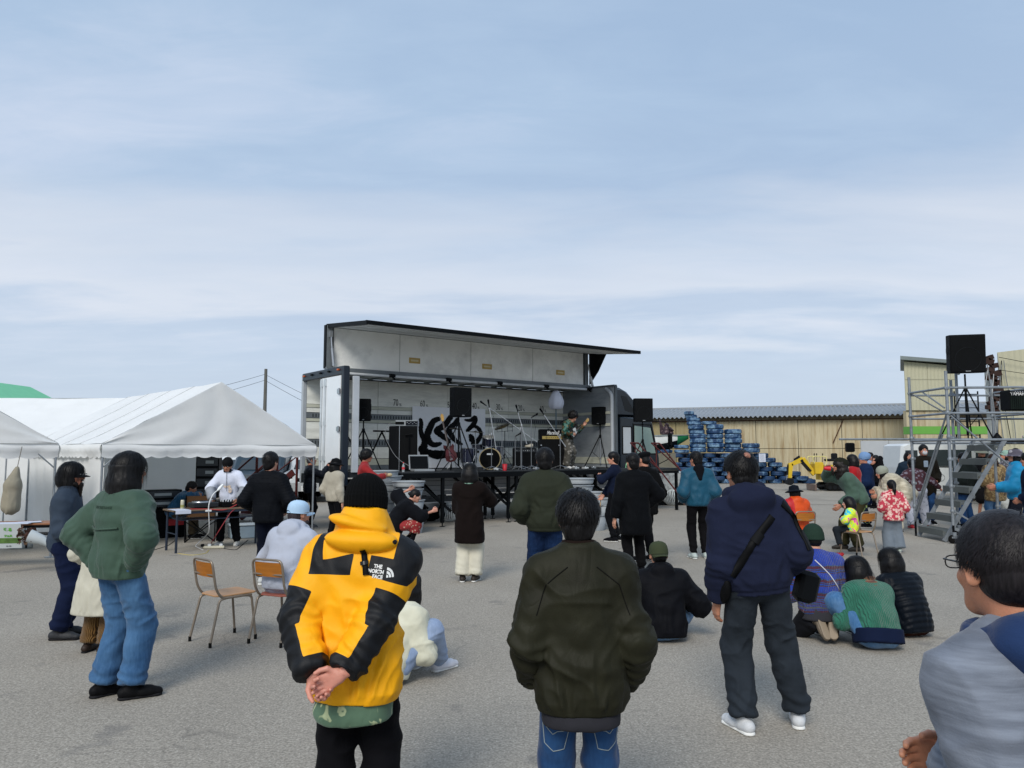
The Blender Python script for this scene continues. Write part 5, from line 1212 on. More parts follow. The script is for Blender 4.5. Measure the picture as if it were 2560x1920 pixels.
t2 = block('corner_building', 'pale corrugated building with torn edge at the right border', 'building', 2508, 2760, 24, 880, 850, dep=6, roof=False)
# torn gutter and hanging cables at its corner
m = MB(); rs = random.Random(4)
for k in range(14): z = 4.7 - k * .13; m.box((-.25 + rs.uniform(-.12, .1), -.1, z), (rs.uniform(.15, .4), .15, rs.uniform(.1, .2)), Matrix.Rotation(rs.uniform(-.5, .5), 3, 'Y'))
m.obj('torn_gutter', mat('rust_dark', '#33211b', .9, var=.3), t2)
for k in range(6):
 m = MB(); x0 = -.3 + .1 * k; m.tube([(x0 + .12 * math.sin(t * 3 + k), -.15, 4.6 - 2.6 * t) for t in np.linspace(0, 1, 10)], .012, 5); m.obj('cable', mat('cable_grey', '#7b8084', .6) if k % 2 else BLK, t2)
m = MB(); m.box((-.22, .1, 2.2), (.22, .2, 4.4)); m.obj('pillar', mat('pillar_grey', '#a9aca6', .7), t2)
for z, z2 in ((4.7, 4.2), (4.3, 4.0), (3.8, 3.2)):
 m = MB(); m.tube([(-.1 + 4 * t, -.2, z + (z2 - z) * t - .1 * math.sin(3 * t)) for t in np.linspace(0, 1, 8)], .01, 4); m.obj('wire', BLK, t2)
m = MB(); n = 30; vs = []
for i in range(n + 1): vs += [(.9 + 2.6 * i / n, -.7, 2.55 + .03 * (i % 2)), (.9 + 2.6 * i / n, 0, 2.75 + .03 * (i % 2))]
m.add(vs, [(2 * i, 2 * i + 2, 2 * i + 3, 2 * i + 1) for i in range(n)]); m.obj('awning', mat('roof_sheet', '#8f9aa6', .45), t2)
# white site wall, green roof strip
p0, p1 = at(2152, 33), at(2460, 33); T = thing('site_fence', 'white flat panel fence behind the van', 'fence', (p0.x, 33, 0)); x = 0
while x < p1.x - p0.x:
 m = MB(); m.box((x + .6, 0, 1.12), (1.18, .05, 2.24)); m.obj('fence_panel', mat('fence_white', '#b4b8bc', .5, var=.04), T); x += 1.2
m = MB(); m.tube([(-.9, 0, 2.3), (p1.x - p0.x, 0, 2.3)], .045, 6); m.obj('top_rail', GALV, T); m = MB(); m.box((-.5, -.1, 1.95), (.36, .2, .4), bev=.04); m.obj('flood_lamp', BLK, T)
p0, p1 = at(2272, 34.5), at(2480, 34.5); T = thing('green_awning', 'bright green canopy strip above the white panel fence', 'canopy', (p0.x, 34.5, 0)); m = MB(); m.box(((p1.x - p0.x) / 2, 0, 2.72), (p1.x - p0.x, .8, .34)); m.obj('canopy_sheet', mat('lime_canvas', '#6aa84a', .6, var=.05), T)
for x in (.1, p1.x - p0.x - .1): m = MB(); m.tube([(x, 0, 0), (x, 0, 2.6)], .03, 6); m.obj('post', GALV, T)
# lattice pylon frame seen through the scaffold
p0 = at(2425, 36); T = thing('steel_ladder_tower', 'slim dark steel ladder tower between the sheds', 'ladder', (p0.x - .6, 36, 0))
for x in (0, .55, 1.1): m = MB(); m.tube([(x, 0, 0), (x, 0, 4.6)], .035, 5); m.obj('upright', BLK, T)
for k in range(14): m = MB(); m.tube([(0, 0, .3 + k * .32), (1.1, 0, .3 + k * .32)], .02, 5); m.obj('rung', BLK, T)
# ================================================================ stage gear
def on_truck(px, yl, z=ZD):
 return tw(TL(px, yl), yl, z)
def stand(label, loc, hz, tripod=.55, rz=0.0, group=None, th=.9):
 """tripod stand; returns height of its top"""
 T = thing('speaker_stand', label, 'speaker stand', loc, rz, group); m = MB(); m.tube([(0, 0, th * .75), (0, 0, hz)], .018, 8); m.obj('pole', BLK, T); m = MB(); m.tube([(0, 0, .12), (0, 0, th + .05)], .024, 8); m.obj('lower_pole', STEEL if 'chrome' in label else BLK, T)
 m = MB(); m.lathe([(.035, th - .04), (.04, th), (.035, th + .06)], 10); m.obj('collar', BLK, T)
 for k in range(3):
  a = 2 * math.pi * k / 3 + .5; m = MB(); m.tube([(0.03 * math.cos(a), .03 * math.sin(a), th), (tripod * math.cos(a), tripod * math.sin(a), .02)], .015, 6); lg = m.obj('leg', BLK, T)
  m = MB(); m.tube([(tripod * .5 * math.cos(a), tripod * .5 * math.sin(a), th * .5), (0, 0, .25)], .008, 5); m.obj('strut', BLK, lg)
  m = MB(); m.lathe([(.02, 0), (.024, .03), (.015, .05)], 8, Matrix.Translation((tripod * math.cos(a), tripod * math.sin(a), 0))); m.obj('rubber_foot', RUB, lg)
 return T
def speaker(label, loc, w_, h_, d_=.36, rz=0.0, tilt=0, group=None, side='L'):
 T = thing('loudspeaker', label, 'loudspeaker', loc, rz, group); Rm = Matrix.Rotation(R(tilt), 4, 'X')
 m = MB(); m.M = Rm; m.prism([(-w_ / 2, -d_ / 2), (w_ / 2, -d_ / 2), (w_ / 2, .02), (w_ * .30, d_ / 2), (-w_ * .30, d_ / 2), (-w_ / 2, .02)], 0, h_, 'Z', bev=.012); m.obj('cabinet', SPK, T)
 m = MB(); m.M = Rm; m.box((0, -d_ / 2 - .006, h_ / 2), (w_ - .04, .014, h_ - .05), bev=.005); g = m.obj('grille', GRILL, T)
 m = MB(); m.M = Rm; c = Vector((0, -d_ / 2 - .016, h_ * .36)); rr = w_ * .36; m.tube([c + Vector((rr * math.cos(t), 0, rr * math.sin(t))) for t in np.linspace(0, 6.28, 25)[:-1]], .004, 5, closed=True); m.obj('cone_ring', mat('cone_ring', '#1d2125', .5), g)
 m = MB(); m.M = Rm; m.box((w_ * .0, -d_ / 2 - .016, h_ * .05), (w_ * .14, .004, .018)); m.obj('badge', mat('badge_grey', '#8b8f92', .4), T)
 for q in (-1, 1):   # recessed side handle
  m = MB(); m.M = Rm; m.tube([(q * (w_ / 2 + .001), -d_ * .12 + .055 * math.cos(t), h_ * .6 + .09 * math.sin(t)) for t in np.linspace(0, 6.28, 17)[:-1]], .008, 5, closed=True); m.add([(q * (w_ / 2 + .0035), -d_ * .12 + .05 * math.cos(t), h_ * .6 + .085 * math.sin(t)) for t in np.linspace(0, 6.28, 17)[:-1]], [tuple(range(16))]); m.obj('handle', BLK, T)
 return T
def spk_on(label, px, yl, py0, py1, wpx, rz=0, tilt=0, th=.9, chrome=False, tr=.55, pylab='', loc=None):
 b = loc or on_truck(px, yl, ZD); k = F / b.y; zb = CAMZ + (1130 - py1) / k; h_ = (py1 - py0) / k; w_ = wpx / k
 stand(label[1], b, zb - b.z, tr, .3, th=th); return speaker(label[0], (b.x, b.y, zb), w_, h_, rz=rz, tilt=tilt)
spk_on(('small black loudspeaker on the stage behind the red jacket man', 'black tripod stand under the speaker nearest the truck rear'), 909, .55, 998, 1053, 36, rz=R(8), th=1.0)
spk_on(('large black loudspeaker in front of the calligraphy banner', 'thick tripod stand at the front edge of the stage'), 1147, -.95, 970, 1043, 52, rz=R(38), th=1.15, tr=.6)
spk_on(('black loudspeaker beside the guitarist at the truck front wall', 'tripod stand with chrome lower pole beside the guitarist'), 1500, .6, 1018, 1062, 34, rz=R(-28), th=.95, tr=.5)
spk_on(('black loudspeaker above the truck cab door on the side platform', 'tall thin stand on the side platform before the cab'), 1606, -.7, 997, 1055, 46, rz=R(5), th=.8, tr=.4)
def tbox(name, label, cat, px, yl, py0, py1, w_, d_, m_, rz=0, group=None, z=ZD):
 b = on_truck(px, yl, z); k = F / b.y; T = thing(name, label, cat, b, rz, group); return T, (1130 - py0) / k + CAMZ - b.z
# bass cabinet with its amplifier
T, h = tbox('bass_cabinet', 'tall black bass cabinet with curved side at the left of the stage', 'amplifier', 1012, .45, 1066, 0, 0, 0, None, R(6))
m = MB(); m.prism([(-.12, -.24), (.34, -.24), (.34, .24), (-.30, .24), (-.40, .1), (-.38, -.12)], 0.02, h, 'Z', bev=.02); m.obj('cabinet', SPK, T); m = MB(); m.box((.11, -.25, h / 2), (.42, .02, h - .1), bev=.005); m.obj('grille', GRILL, T)
for x in (-.12, .34): m = MB(); m.tube([(x, -.25, .03), (x, -.25, h)], .010, 6); m.obj('corner_trim', STEEL, T)
m = MB(); m.tube([(.12, -.30, .02), (.12, -.32, h * .78)], .012, 6); m.tube([(.02, -.31, h * .80), (.20, -.32, h * .82)], .018, 6); m.obj('microphone_stand', BLK, T)
b = on_truck(1012, .45, ZD + h); T = thing('bass_amplifier', 'grey rack amplifier head on top of the tall bass cabinet', 'amplifier', b, R(6)); m = MB(); m.box((.05, 0, .075), (.56, .34, .15), bev=.01); m.obj('case', mat('amp_case', '#9aa0a2', .4, metal=.3), T); m = MB(); m.box((.18, -.18, .075), (.30, .02, .10)); p = m.obj('control_panel', mat('amp_panel', '#151a22', .4), T); m = MB(); m.box((-.12, -.18, .075), (.22, .02, .07), bev=.008); m.obj('vent', GRILL, T)
for i in range(6): m = MB(); m.lathe([(.010, 0), (.010, .014), (0, .014)], 8, Matrix.Translation((.07 + i * .045, -.19, .09 - .03 * (i % 2))) @ Matrix.Rotation(R(90), 4, 'X')); m.obj('knob', STEEL, p)
def cable(label, pts, col='#202428', r=.009, cat='cable', name='cable'):
 m = MB(); Q = bend(pts, .25, 5); m.tube(Q, r, 5); o = m.obj(name, mat('cable_' + col.strip('#'), col, .6)); o['label'] = label; o['category'] = cat; return o
b = on_truck(1012, .1, 0); cable('grey cable looping from the bass amplifier down to the laptop case', [(b.x - .35, b.y, 2.5), (b.x - .5, b.y - .2, 2.2), (b.x - .2, b.y - .1, 1.6), (b.x + .3, b.y - .1, 1.32), (b.x + .9, b.y + .5, 1.30)], '#85898b', .007)
# open laptop case
T, h = tbox('open_case', 'open black equipment case with silver rim at the stage edge', 'case', 1058, -.35, 1142, 0, 0, 0, None, R(25)); m = MB(); m.box((0, 0, .03), (.52, .34, .06), bev=.01); m.obj('tray', mat('case_silver', '#9ea3a6', .4, metal=.4), T); m = MB(); m.box((-.03, .22, .22), (.52, .03, .38), Matrix.Rotation(R(-12), 3, 'X'), bev=.01); m.obj('lid', mat('case_silver', '#9ea3a6'), T); m = MB(); m.box((-.03, .20, .215), (.46, .03, .32), Matrix.Rotation(R(-12), 3, 'X')); m.obj('lid_lining', BLK, T)
b = on_truck(1010, -.6, ZD); T = thing('drink_bottle', 'small clear bottle with red label at the foot of the bass cabinet', 'bottle', b); m = MB(); m.lathe([(.032, 0), (.034, .02), (.034, .14), (.012, .19), (.012, .215)], 12); m.obj('bottle', mat('clear_plastic', '#b9c4c6', .1, alpha=.55), T); m = MB(); m.lathe([(.0355, .06), (.0355, .12)], 12); m.obj('bottle_label', mat('label_red', '#c43a42', .5), T); m = MB(); m.lathe([(.014, .212), (.014, .235), (0, .235)], 8); m.obj('bottle_cap', mat('label_red', '#c43a42'), T)
# folding A-frame (keyboard stand) left on stage
T = thing('keyboard_stand', 'black folding stand standing at the back left of the stage', 'stand', on_truck(955, 1.2), TANG)
for a, b2 in (((-.5, 0, 0), (.0, 0, 1.0)), ((.0, 0, 1.0), (.55, 0, .0)), ((-.9, .3, 1.0), (-.3, .2, .0)), ((-.9, .3, 1.0), (-1.3, .3, 0)), ((-.25, 0, 1.02), (.3, 0, 1.02))): m = MB(); m.tube([a, b2], .022, 6); m.obj('bar', BLK, T)
# bass guitar leaning on its stand
def guitar(T, M_, body_col, neck_col, pick, kind='bass'):
 m = MB(); m.M = M_; o = [(-.02, .27), (-.09, .35), (-.15, .38), (-.165, .30), (-.12, .20), (-.17, .05), (-.165, -.05), (-.06, -.11), (.07, -.11), (.16, -.05), (.165, .06), (.115, .18), (.15, .28), (.12, .33), (.06, .28), (.03, .24)]
 m.prism(o, -.022, .022, 'Y', bev=.008); bo = m.obj('guitar_body', body_col, T)
 L_ = .98 if kind == 'bass' else .78; m = MB(); m.M = M_; m.prism([(-.030, .2), (.030, .2), (.021, L_), (-.021, L_)], -.034, -.014, 'Y'); nk = m.obj('neck', neck_col, T)
 m = MB(); m.M = M_; m.prism([(-.022, L_), (.022, L_), (.055, L_ + .06), (.055, L_ + .17), (.01, L_ + .21), (-.035, L_ + .17), (-.03, L_ + .04)], -.03, -.014, 'Y', bev=.004); hd = m.obj('headstock', mat('maple', '#c9a25e', .4), nk)
 for i in range(4): m = MB(); m.M = M_; m.box((-.052, -.022, L_ + .05 + i * .035), (.03, .012, .014)); m.obj('tuning_peg', STEEL, hd)
 m = MB(); m.M = M_; m.prism([(-.10, .20), (.06, .25), (.09, .12), (.11, .0), (.04, -.03), (-.02, .08), (-.12, .06)], -.0265, -.024, 'Y'); m.obj('pickguard', pick, bo)
 for z in (.02, .10): m = MB(); m.M = M_; m.box((0, -.03, z), (.085, .014, .025), bev=.003); m.obj('pickup', BLK, bo)
 m = MB(); m.M = M_; m.box((0, -.03, -.05), (.08, .016, .035), bev=.004); m.obj('bridge', STEEL, bo); m = MB(); m.M = M_
 for q in range(4): m.tube([(-.018 + q * .012, -.037, -.05), (-.014 + q * .0095, -.037, L_)], .0012, 4)
 m.obj('strings', STEEL, nk, kind='stuff')
T, h = tbox('bass_guitar', 'sunburst red bass guitar leaning upright on stage before the banner', 'guitar', 1132, -.1, 0, 0, 0, 0, None, 0); T.location.z += .22
M_ = Matrix.Rotation(R(-14), 4, 'Y') @ Matrix.Rotation(R(-10), 4, 'X') @ Matrix.Rotation(R(-25), 4, 'Z') @ Matrix.Translation((0, 0, .12)); sb = mat('sunburst', '#451f23', .35, var=.35, vs=3, dirt=('#6d4430', .6), ds=3)
guitar(T, M_, sb, mat('rosewood', '#3a2a22', .5), mat('tortoise', '#552a33', .4))
b = on_truck(1130, 0.0); T = thing('guitar_stand', 'small black stand holding the bass guitar', 'stand', b, .2); m = MB(); m.tube([(0, 0, .02), (-.03, .12, .75)], .012, 6); m.obj('post', BLK, T)
for a, b2 in (((0, 0.02, .3), (-.28, -.15, 0)), ((0, .02, .3), (.28, -.15, 0)), ((0, .02, .3), (0, .3, 0))): m = MB(); m.tube([a, b2], .012, 6); m.obj('leg', BLK, T)
# drum kit
def drum(T, c, r, h_, axis=None, col='drum_shell'):
 M_ = Matrix.Translation(c) @ (axis if axis is not None else Matrix.Identity(4)); sh = mat(col, '#141a33', .25, var=.15, spec=.7); m = MB(); m.lathe([(r, -h_ / 2), (r, h_ / 2)], 24, M_); m.lathe([(0, -h_ / 2 + .004), (r * .99, -h_ / 2 + .004)], 24, M_); o = m.obj('drum', sh, T)
 m = MB(); m.lathe([(0, h_ / 2 + .004), (r * .985, h_ / 2 + .004)], 24, M_); m.obj('drum_head', mat('drum_head_black', '#121314', .5) if r > .25 else mat('drum_head', '#b9b9b2', .5), o)
 for z in (-h_ / 2, h_ / 2): m = MB(); m.M = M_; m.tube([(r * 1.02 * math.cos(t), r * 1.02 * math.sin(t), z) for t in np.linspace(0, 6.28, 25)[:-1]], .011, 5, closed=True); m.obj('hoop', STEEL if r < .25 else mat('hoop_wood', '#b9a77c', .4), o)
 m = MB(); m.M = M_
 for k in range(6): a = k * 1.047; m.tube([(r * 1.03 * math.cos(a), r * 1.03 * math.sin(a), -h_ * .45), (r * 1.03 * math.cos(a), r * 1.03 * math.sin(a), h_ * .45)], .008, 4)
 m.obj('lugs', STEEL, o, kind='stuff'); return o
b = on_truck(1205, .65); T = thing('drum_kit', 'dark blue drum kit in front of the calligraphy banner', 'drums', b, R(10)); RX = Matrix.Rotation(R(90), 4, 'X')
bd = drum(T, (.20, -.25, .29), .28, .42, Matrix.Rotation(R(-12), 4, 'Z') @ RX)
m = MB(); m.box((.15, -.482, .42), (.16, .004, .045)); m.obj('front_logo_plate', mat('plate_white', '#c9cccd', .4), bd)
drum(T, (-.36, .05, .38), .22, .40); drum(T, (.18, .05, .78), .16, .24, Matrix.Rotation(R(22), 4, 'X')); drum(T, (-.05, .35, .62), .18, .14); drum(T, (.45, .3, .45), .20, .35)
def cymbal(T, c, r, tx, ty):
 M_ = Matrix.Translation(c) @ Matrix.Rotation(R(tx), 4, 'X') @ Matrix.Rotation(R(ty), 4, 'Y'); m = MB(); m.lathe([(0, .035), (.025, .03), (.045, .012), (r, 0), (r, -.004), (.04, .006), (0, .02)], 28, M_); m.obj('cymbal', mat('cymbal_brass', '#4f4a38', .35, metal=.7, var=.1), T)
 m = MB(); m.tube([(c[0], c[1], c[2] + .05), (c[0] + .01, c[1] + .02, .45)], .011, 6); m.tube([(c[0] + .01, c[1] + .02, .5), (c[0] + .01, c[1] + .02, .1)], .014, 6); s_ = m.obj('cymbal_stand', STEEL, T)
 for k in range(3): a = k * 2.09 + c[0]; m = MB(); m.tube([(c[0], c[1], .4), (c[0] + .24 * math.cos(a), c[1] + .24 * math.sin(a), .01)], .009, 5); m.obj('leg', STEEL, s_)
cymbal(T, (-.22, -.3, 1.02), .23, 4, 3); cymbal(T, (.56, .0, 1.18), .22, 12, -22); cymbal(T, (-.72, .15, 1.12), .18, 8, 4);
m = MB(); m.lathe([(.17, .45), (.18, .50), (.16, .52), (0, .525)], 18, Matrix.Translation((-.15, .75, 0))); m.tube([(-.15, .75, .1), (-.15, .75, .46)], .016, 6); m.obj('drum_stool', BLK, T)
# microphone stands
MG = 'microphone stands across the stage'
def mic(label, px, yl, hz, boom=None, rz=0, legs=True):
 b = on_truck(px, yl); T = thing('microphone_stand', label, 'microphone stand', b, rz, MG); m = MB(); m.tube([(0, 0, .06), (0, 0, hz)], .0125, 6); m.obj('stand_pole', mat('stand_grey', '#7d8184', .35, metal=.6), T)
 for k in range(3): a = k * 2.09 + .3; m = MB(); m.tube([(0, 0, .10), (.30 * math.cos(a), .30 * math.sin(a), .012)], .011, 5); m.obj('leg', STEEL, T)
 top = Vector((0, 0, hz))
 if boom:
  a, c = Vector(boom[0]), Vector(boom[1]); m = MB(); m.tube([a, c], .0125, 6); m.lathe([(.02, -.03), (.025, 0), (.02, .03)], 8, Matrix.Translation((0, 0, hz))); m.obj('boom', mat('boom_bright', '#b9bdbf', .3, metal=.6), T); top = c; d = (c - a).normalized()
 else: d = Vector((.5, 0, .3)).normalized()
 m = MB(); m.tube([top, top + d * .10, top + d * .18], [.014, .018, .026], 8); m.lathe([(0, -.03), (.024, -.015), (.028, .005), (.022, .025), (0, .034)], 10, Matrix.Translation(top + d * .19)); m.obj('microphone', BLK, T)
 m = MB(); m.tube([top, top + Vector((.12, 0, -.25)), top + Vector((.05, 0, -.8)), Vector((.08, 0, .05))], .005, 4); m.obj('microphone_cable', BLK, T)
mic('stand with a long boom reaching left above the drums', 1302, -.1, 1.12, ((.45, 0, .75), (-.95, 0, 1.75)))
mic('upright stand with steep boom beside the drum kit', 1229, -.3, .95, ((.12, 0, .55), (-.06, 0, 1.65))); mic('steep boom stand in front of the small combo amplifier', 1304, -.35, 1.2, ((.14, 0, .7), (-.10, 0, 1.55)), .2)
mic('straight stand with microphone right of the combo amplifier', 1328, -.3, 1.42); mic('diagonal boom stand in front of the guitarist', 1400, -.35, .95, ((.16, 0, .62), (-.46, 0, 1.52)), .15); mic('short stand without boom left of the combo amplifier', 1288, -.2, .9)
b = on_truck(1262, .0); T = thing('music_stand', 'folding wire music stand beside the drum kit', 'music stand', b, .3); m = MB(); m.tube([(0, 0, .3), (0, 0, 1.05)], .010, 6); m.obj('pole', BLK, T)
for k in range(3): a = k * 2.09; m = MB(); m.tube([(0, 0, .45), (.25 * math.cos(a), .25 * math.sin(a), .01)], .008, 5); m.obj('leg', BLK, T)
m = MB();
for z in (0, .09, .18, .26): m.tube([(-.22 + .05 * z, z * .3, 1.02 + z), (.22 + .05 * z, z * .3, 1.06 + z)], .006, 4)
for x in (-.22, -.08, .08, .22): m.tube([(x, 0, 1.02), (x + .02, .08, 1.30)], .006, 4)
m.obj('desk', BLK, T)
# combo and stack amplifiers
T, h = tbox('combo_amplifier', 'black combo amplifier with pale cushion on top', 'amplifier', 1311, .5, 1120, 0, 0, 0, None, R(8)); m = MB(); m.box((0, 0, h / 2), (.66, .28, h), bev=.02); m.obj('cabinet', SPK, T); m = MB(); m.box((0, -.145, h * .42), (.60, .012, h * .7)); m.obj('grille', GRILL, T); p = MB().box((0, -.146, h * .87), (.60, .012, .08)).obj('control_panel', mat('panel_dark', '#24282b', .4), T)
for i in range(9): m = MB(); m.lathe([(.010, 0), (.010, .015), (0, .015)], 8, Matrix.Translation((-.24 + i * .06, -.15, h * .87)) @ Matrix.Rotation(R(90), 4, 'X')); m.obj('knob', STEEL, p)
b = on_truck(1322, .5, ZD + h); T = thing('cushion', 'pale lumpy cloth resting on the combo amplifier', 'cloth', b); q = SDF(); q.ell((0, 0, .045), (.12, .1, .05)); q.ell((.07, 0, .07), (.06, .06, .06)); sdf_obj('cloth', q, .015, fab('cloth_pale', '#b8b2a2'), T)
T, h = tbox('speaker_cabinet', 'black slanted speaker cabinet under the gold-fronted amplifier head', 'amplifier', 1378, .5, 1099, 0, 0, 0, None, R(6)); m = MB(); m.prism([(-.19, 0), (.19, 0), (.19, h), (-.13, h), (-.19, h * .55)], -.37, .37, 'X', bev=.015); m.obj('cabinet', SPK, T); m = MB(); m.box((0, -.195, h * .3), (.62, .012, h * .52)); m.obj('grille', GRILL, T); m = MB(); m.box((.0, -.168, h * .77), (.62, .012, h * .40), Matrix.Rotation(R(-9), 3, 'X')); m.obj('grille', GRILL, T)
for x in (-.33, .2): m = MB(); m.box((x, -.21, h * .80), (.04, .01, .03)); m.obj('corner_fitting', STEEL, T)
b = on_truck(1378, .5, ZD + h); T = thing('guitar_amplifier', 'black amplifier head with white script name and gold control strip', 'amplifier', b, R(6)); m = MB(); m.box((0, 0, .15), (.74, .28, .30), bev=.02); m.obj('case', SPK, T); m = MB(); m.box((.03, -.146, .055), (.64, .012, .085)); p = m.obj('control_strip', mat('gold_strip', '#b9a361', .35, metal=.4), T)
for i in range(8): m = MB(); m.lathe([(.011, 0), (.011, .016), (0, .016)], 8, Matrix.Translation((-.18 + i * .055, -.15, .055)) @ Matrix.Rotation(R(90), 4, 'X')); m.obj('knob', BLK, p)
me = text_mesh('Marshall', .15, Matrix.Translation((.03, -.150, .19)) @ Matrix.Rotation(R(90), 4, 'X') , .002, sx=.72, bold=.004);
for v in me.vertices: v.co.x += (v.co.z - .19) * .25
link('logo_script', me, mat('logo_white', '#d5d6d4', .4), T); m = MB(); m.tube([(-.08, 0, .30), (-.06, 0, .345), (.06, 0, .345), (.08, 0, .30)], .012, 6); m.obj('handle', BLK, T)
# lamp wrapped in white cloth
b = on_truck(1390, 1.3); T = thing('wrapped_lamp', 'lamp on a pole wrapped in white gauzy cloth', 'lamp', b, 0); zb = CAMZ + (1130 - 1023) / F * b.y - ZD; zt = CAMZ + (1130 - 978) / F * b.y - ZD; m = MB(); m.tube([(0, 0, 0), (0, 0, zb + .1)], .018, 6); m.obj('pole', mat('pole_blue_grey', '#5f7480', .5), T)
m = MB(); K = 40;
def wl(u, v): a = 2 * math.pi * u; r_ = (.07 + .17 * math.sin(.15 + v * 2.3) ** 1.1) * (1 + .07 * math.sin(a * 7 + v * 3) * v) * (1 if v < .93 else .8); return (r_ * math.cos(a), r_ * math.sin(a), zt - (zt - zb) * v)
canvas(m, wl, 44, 12); m.lathe([(.10, zt), (.04, zt + .03), (0, zt + .035)], 16); m.obj('white_cloth', mat('gauze', '#e2e6f4', .8, var=.06, bump=.4, bs=12), T)
# hand truck, clutter on the deck
T = thing('hand_truck', 'blue folded hand truck leaning on the truck front wall', 'hand truck', on_truck(1478, 1.5), TANG)
for x in (-.15, .12): m = MB(); m.tube(bend([(x, 0, 0), (x, 0, .95), (x + .25, 0, 1.0)], .08), .018, 6); m.obj('rail', mat('blue_tube', '#2c4257', .5), T)
for z in (.2, .5): m = MB(); m.tube([(-.15, 0, z), (.12, 0, z)], .014, 6); m.obj('cross_bar', mat('blue_tube', '#2c4257'), T)
rs = random.Random(5)
for k, (px, yl, c, nm) in enumerate(((1262, -.9, '#a81e2a', 'red'), (1440, -.8, '#9aa0a2', 'silver'), (1462, -.9, '#c2c5c4', 'white'), (1340, -.7, '#8b9094', 'grey'), (1175, -1.1, '#7e8487', 'dull grey'), (1483, -.75, '#70767a', 'dark grey'), (1240, -.5, '#b3b8ba', 'pale grey'))):
 b = on_truck(px, yl);
 if nm == 'red': T = thing('bucket', 'small red bucket on the stage edge', 'bucket', b); m = MB(); m.lathe([(.05, 0), (.065, .17), (.058, .17), (.045, .02), (0, .02)], 16); m.obj('bucket_shell', mat('bucket_red', c, .5), T); m = MB(); m.tube(arc((0, 0, .15), .066, 0, 180, 8, 'XZ'), .004, 4); m.obj('handle', BLK, T); continue
 T = thing('effects_pedal', f'{nm} effects pedal with cables on the stage floor', 'pedal', b, rs.uniform(-.5, .5)); m = MB(); m.box((0, 0, .03), (.13, .18, .06), bev=.01); m.obj('pedal_case', mat('pedal_' + nm.replace(' ', '_'), c, .4, metal=.3), T); m = MB(); m.lathe([(.018, .06), (.018, .075), (0, .075)], 8); m.obj('foot_switch', STEEL, T)
 m = MB(); m.tube([(0, -.1, .02), (rs.uniform(-.3, .3), -.2, .01), (rs.uniform(-.5, .5), -.1, .01), (.5, .2, .01)], .006, 4); m.obj('lead', BLK, T)
# ---- grey basins stacked below the stage, woven-look jars
BAS = mat('basin_plastic', '#92989c', .6, var=.06, dirt=('#6c757d', .4), ds=3)
def basin(label, loc, r, h_, taper=.85):
 T = thing('basin', label, 'basin', loc, 0, 'grey basins stacked by the stage'); m = MB(); m.lathe([(r * taper, 0), (r, h_), (r * .95, h_), (r * taper * .93, .03), (0, .03)], 32); m.obj('basin_shell', BAS, T); m = MB(); m.tube([(r * 1.0 * math.cos(t), r * math.sin(t), h_) for t in np.linspace(0, 6.28, 33)[:-1]], .016, 5, closed=True); m.obj('rim', BAS, T)
def pile(px, Y, pyt, spec):
 """basins stacked from the top down to the ground: (label, height in m, radius, x shift)"""
 z = CAMZ + (1130 - pyt) / F * Y; p = at(px, Y)
 for lb, h_, r, dx in spec: z -= h_; basin(lb, (p.x + dx, p.y, max(z, 0)), r, h_, .8 if h_ > .13 else .94)
pile(952, 17.5, 1177, (('widest shallow basin on top of the left stack', .11, .41, 0), ('deep basin second from the top of the left stack', .19, .50, 0), ('flat dish third in the left stack', .12, .40, .05), ('deep tub fourth in the left stack', .26, .42, .03), ('grey basin second from the ground in the left stack', .24, .44, -.02), ('large basin at the bottom of the left stack', .42, .50, 0)))
pile(1022, 17.0, 1203, (('shallow wide dish topping the second left stack', .10, .36, 0), ('small dish below the wide dish of the second left stack', .06, .28, 0), ('deep grey tub in the middle of the second left stack', .24, .33, 0), ('grey tub near the ground of the second left stack', .30, .34, .02), ('bottom tub of the second left stack', .42, .38, 0)))
pile(1446, 18.4, 1196, (('shallow basin on top of the right stack beside the olive jacket man', .11, .36, 0), ('thin dish second in the right stack', .05, .30, 0), ('deep tub third in the right stack', .22, .35, 0), ('tub behind the front heads in the right stack', .26, .34, 0), ('bottom basin of the right stack', .5, .36, 0)))
pile(1486, 17.6, 1229, (('round tub tilted among the right stack', .14, .20, 0), ('flat bowl third from the ground in the right stack', .15, .25, .12), ('small tub on the ground right of the flat bowls', .22, .18, .2), ('low base tub under the tilted bowls', .34, .26, 0)))
basin('wide tub on the ground behind the black coat man', at(1524, 18.8).xy.to_3d(), .30, .26)
def jar(label, px, pyb, wpx):
 p = G(px, pyb); r_ = wpx / 2 / F * p.y; T = thing('glazed_jar', label, 'jar', p, 0, 'round black and white ribbed jars'); m_ = mat('jar_inside', '#1c2226', .4)
 m = MB(); m.lathe([(r_ * .35, 0)] + [(r_ * .96 * math.cos(R(t)), r_ * .98 + r_ * .96 * math.sin(R(t))) for t in range(-68, 66, 8)] + [(r_ * .30, r_ * 1.88)], 32); bd_ = m.obj('jar_body', m_, T)
 for k in range(28):
  a = 2 * math.pi * k / 28; m = MB(); pts = [(r_ * 1.0 * math.cos(R(t)) * math.cos(a + .02 * math.sin(t * .1 + k)), r_ * 1.0 * math.cos(R(t)) * math.sin(a + .02 * math.sin(t * .1 + k)), r_ * .98 + r_ * math.sin(R(t))) for t in range(-64, 68, 12)]; m.tube(pts, r_ * .062, 5); m.obj('rib', mat('jar_rib', '#cdd3d3', .5, var=.1), T)
 m = MB(); m.lathe([(r_ * .30, r_ * 1.86), (r_ * .27, r_ * 2.15), (r_ * .22, r_ * 2.15), (r_ * .22, r_ * 1.9)], 18); m.obj('neck', mat('jar_rib', '#b9bfbf'), T)
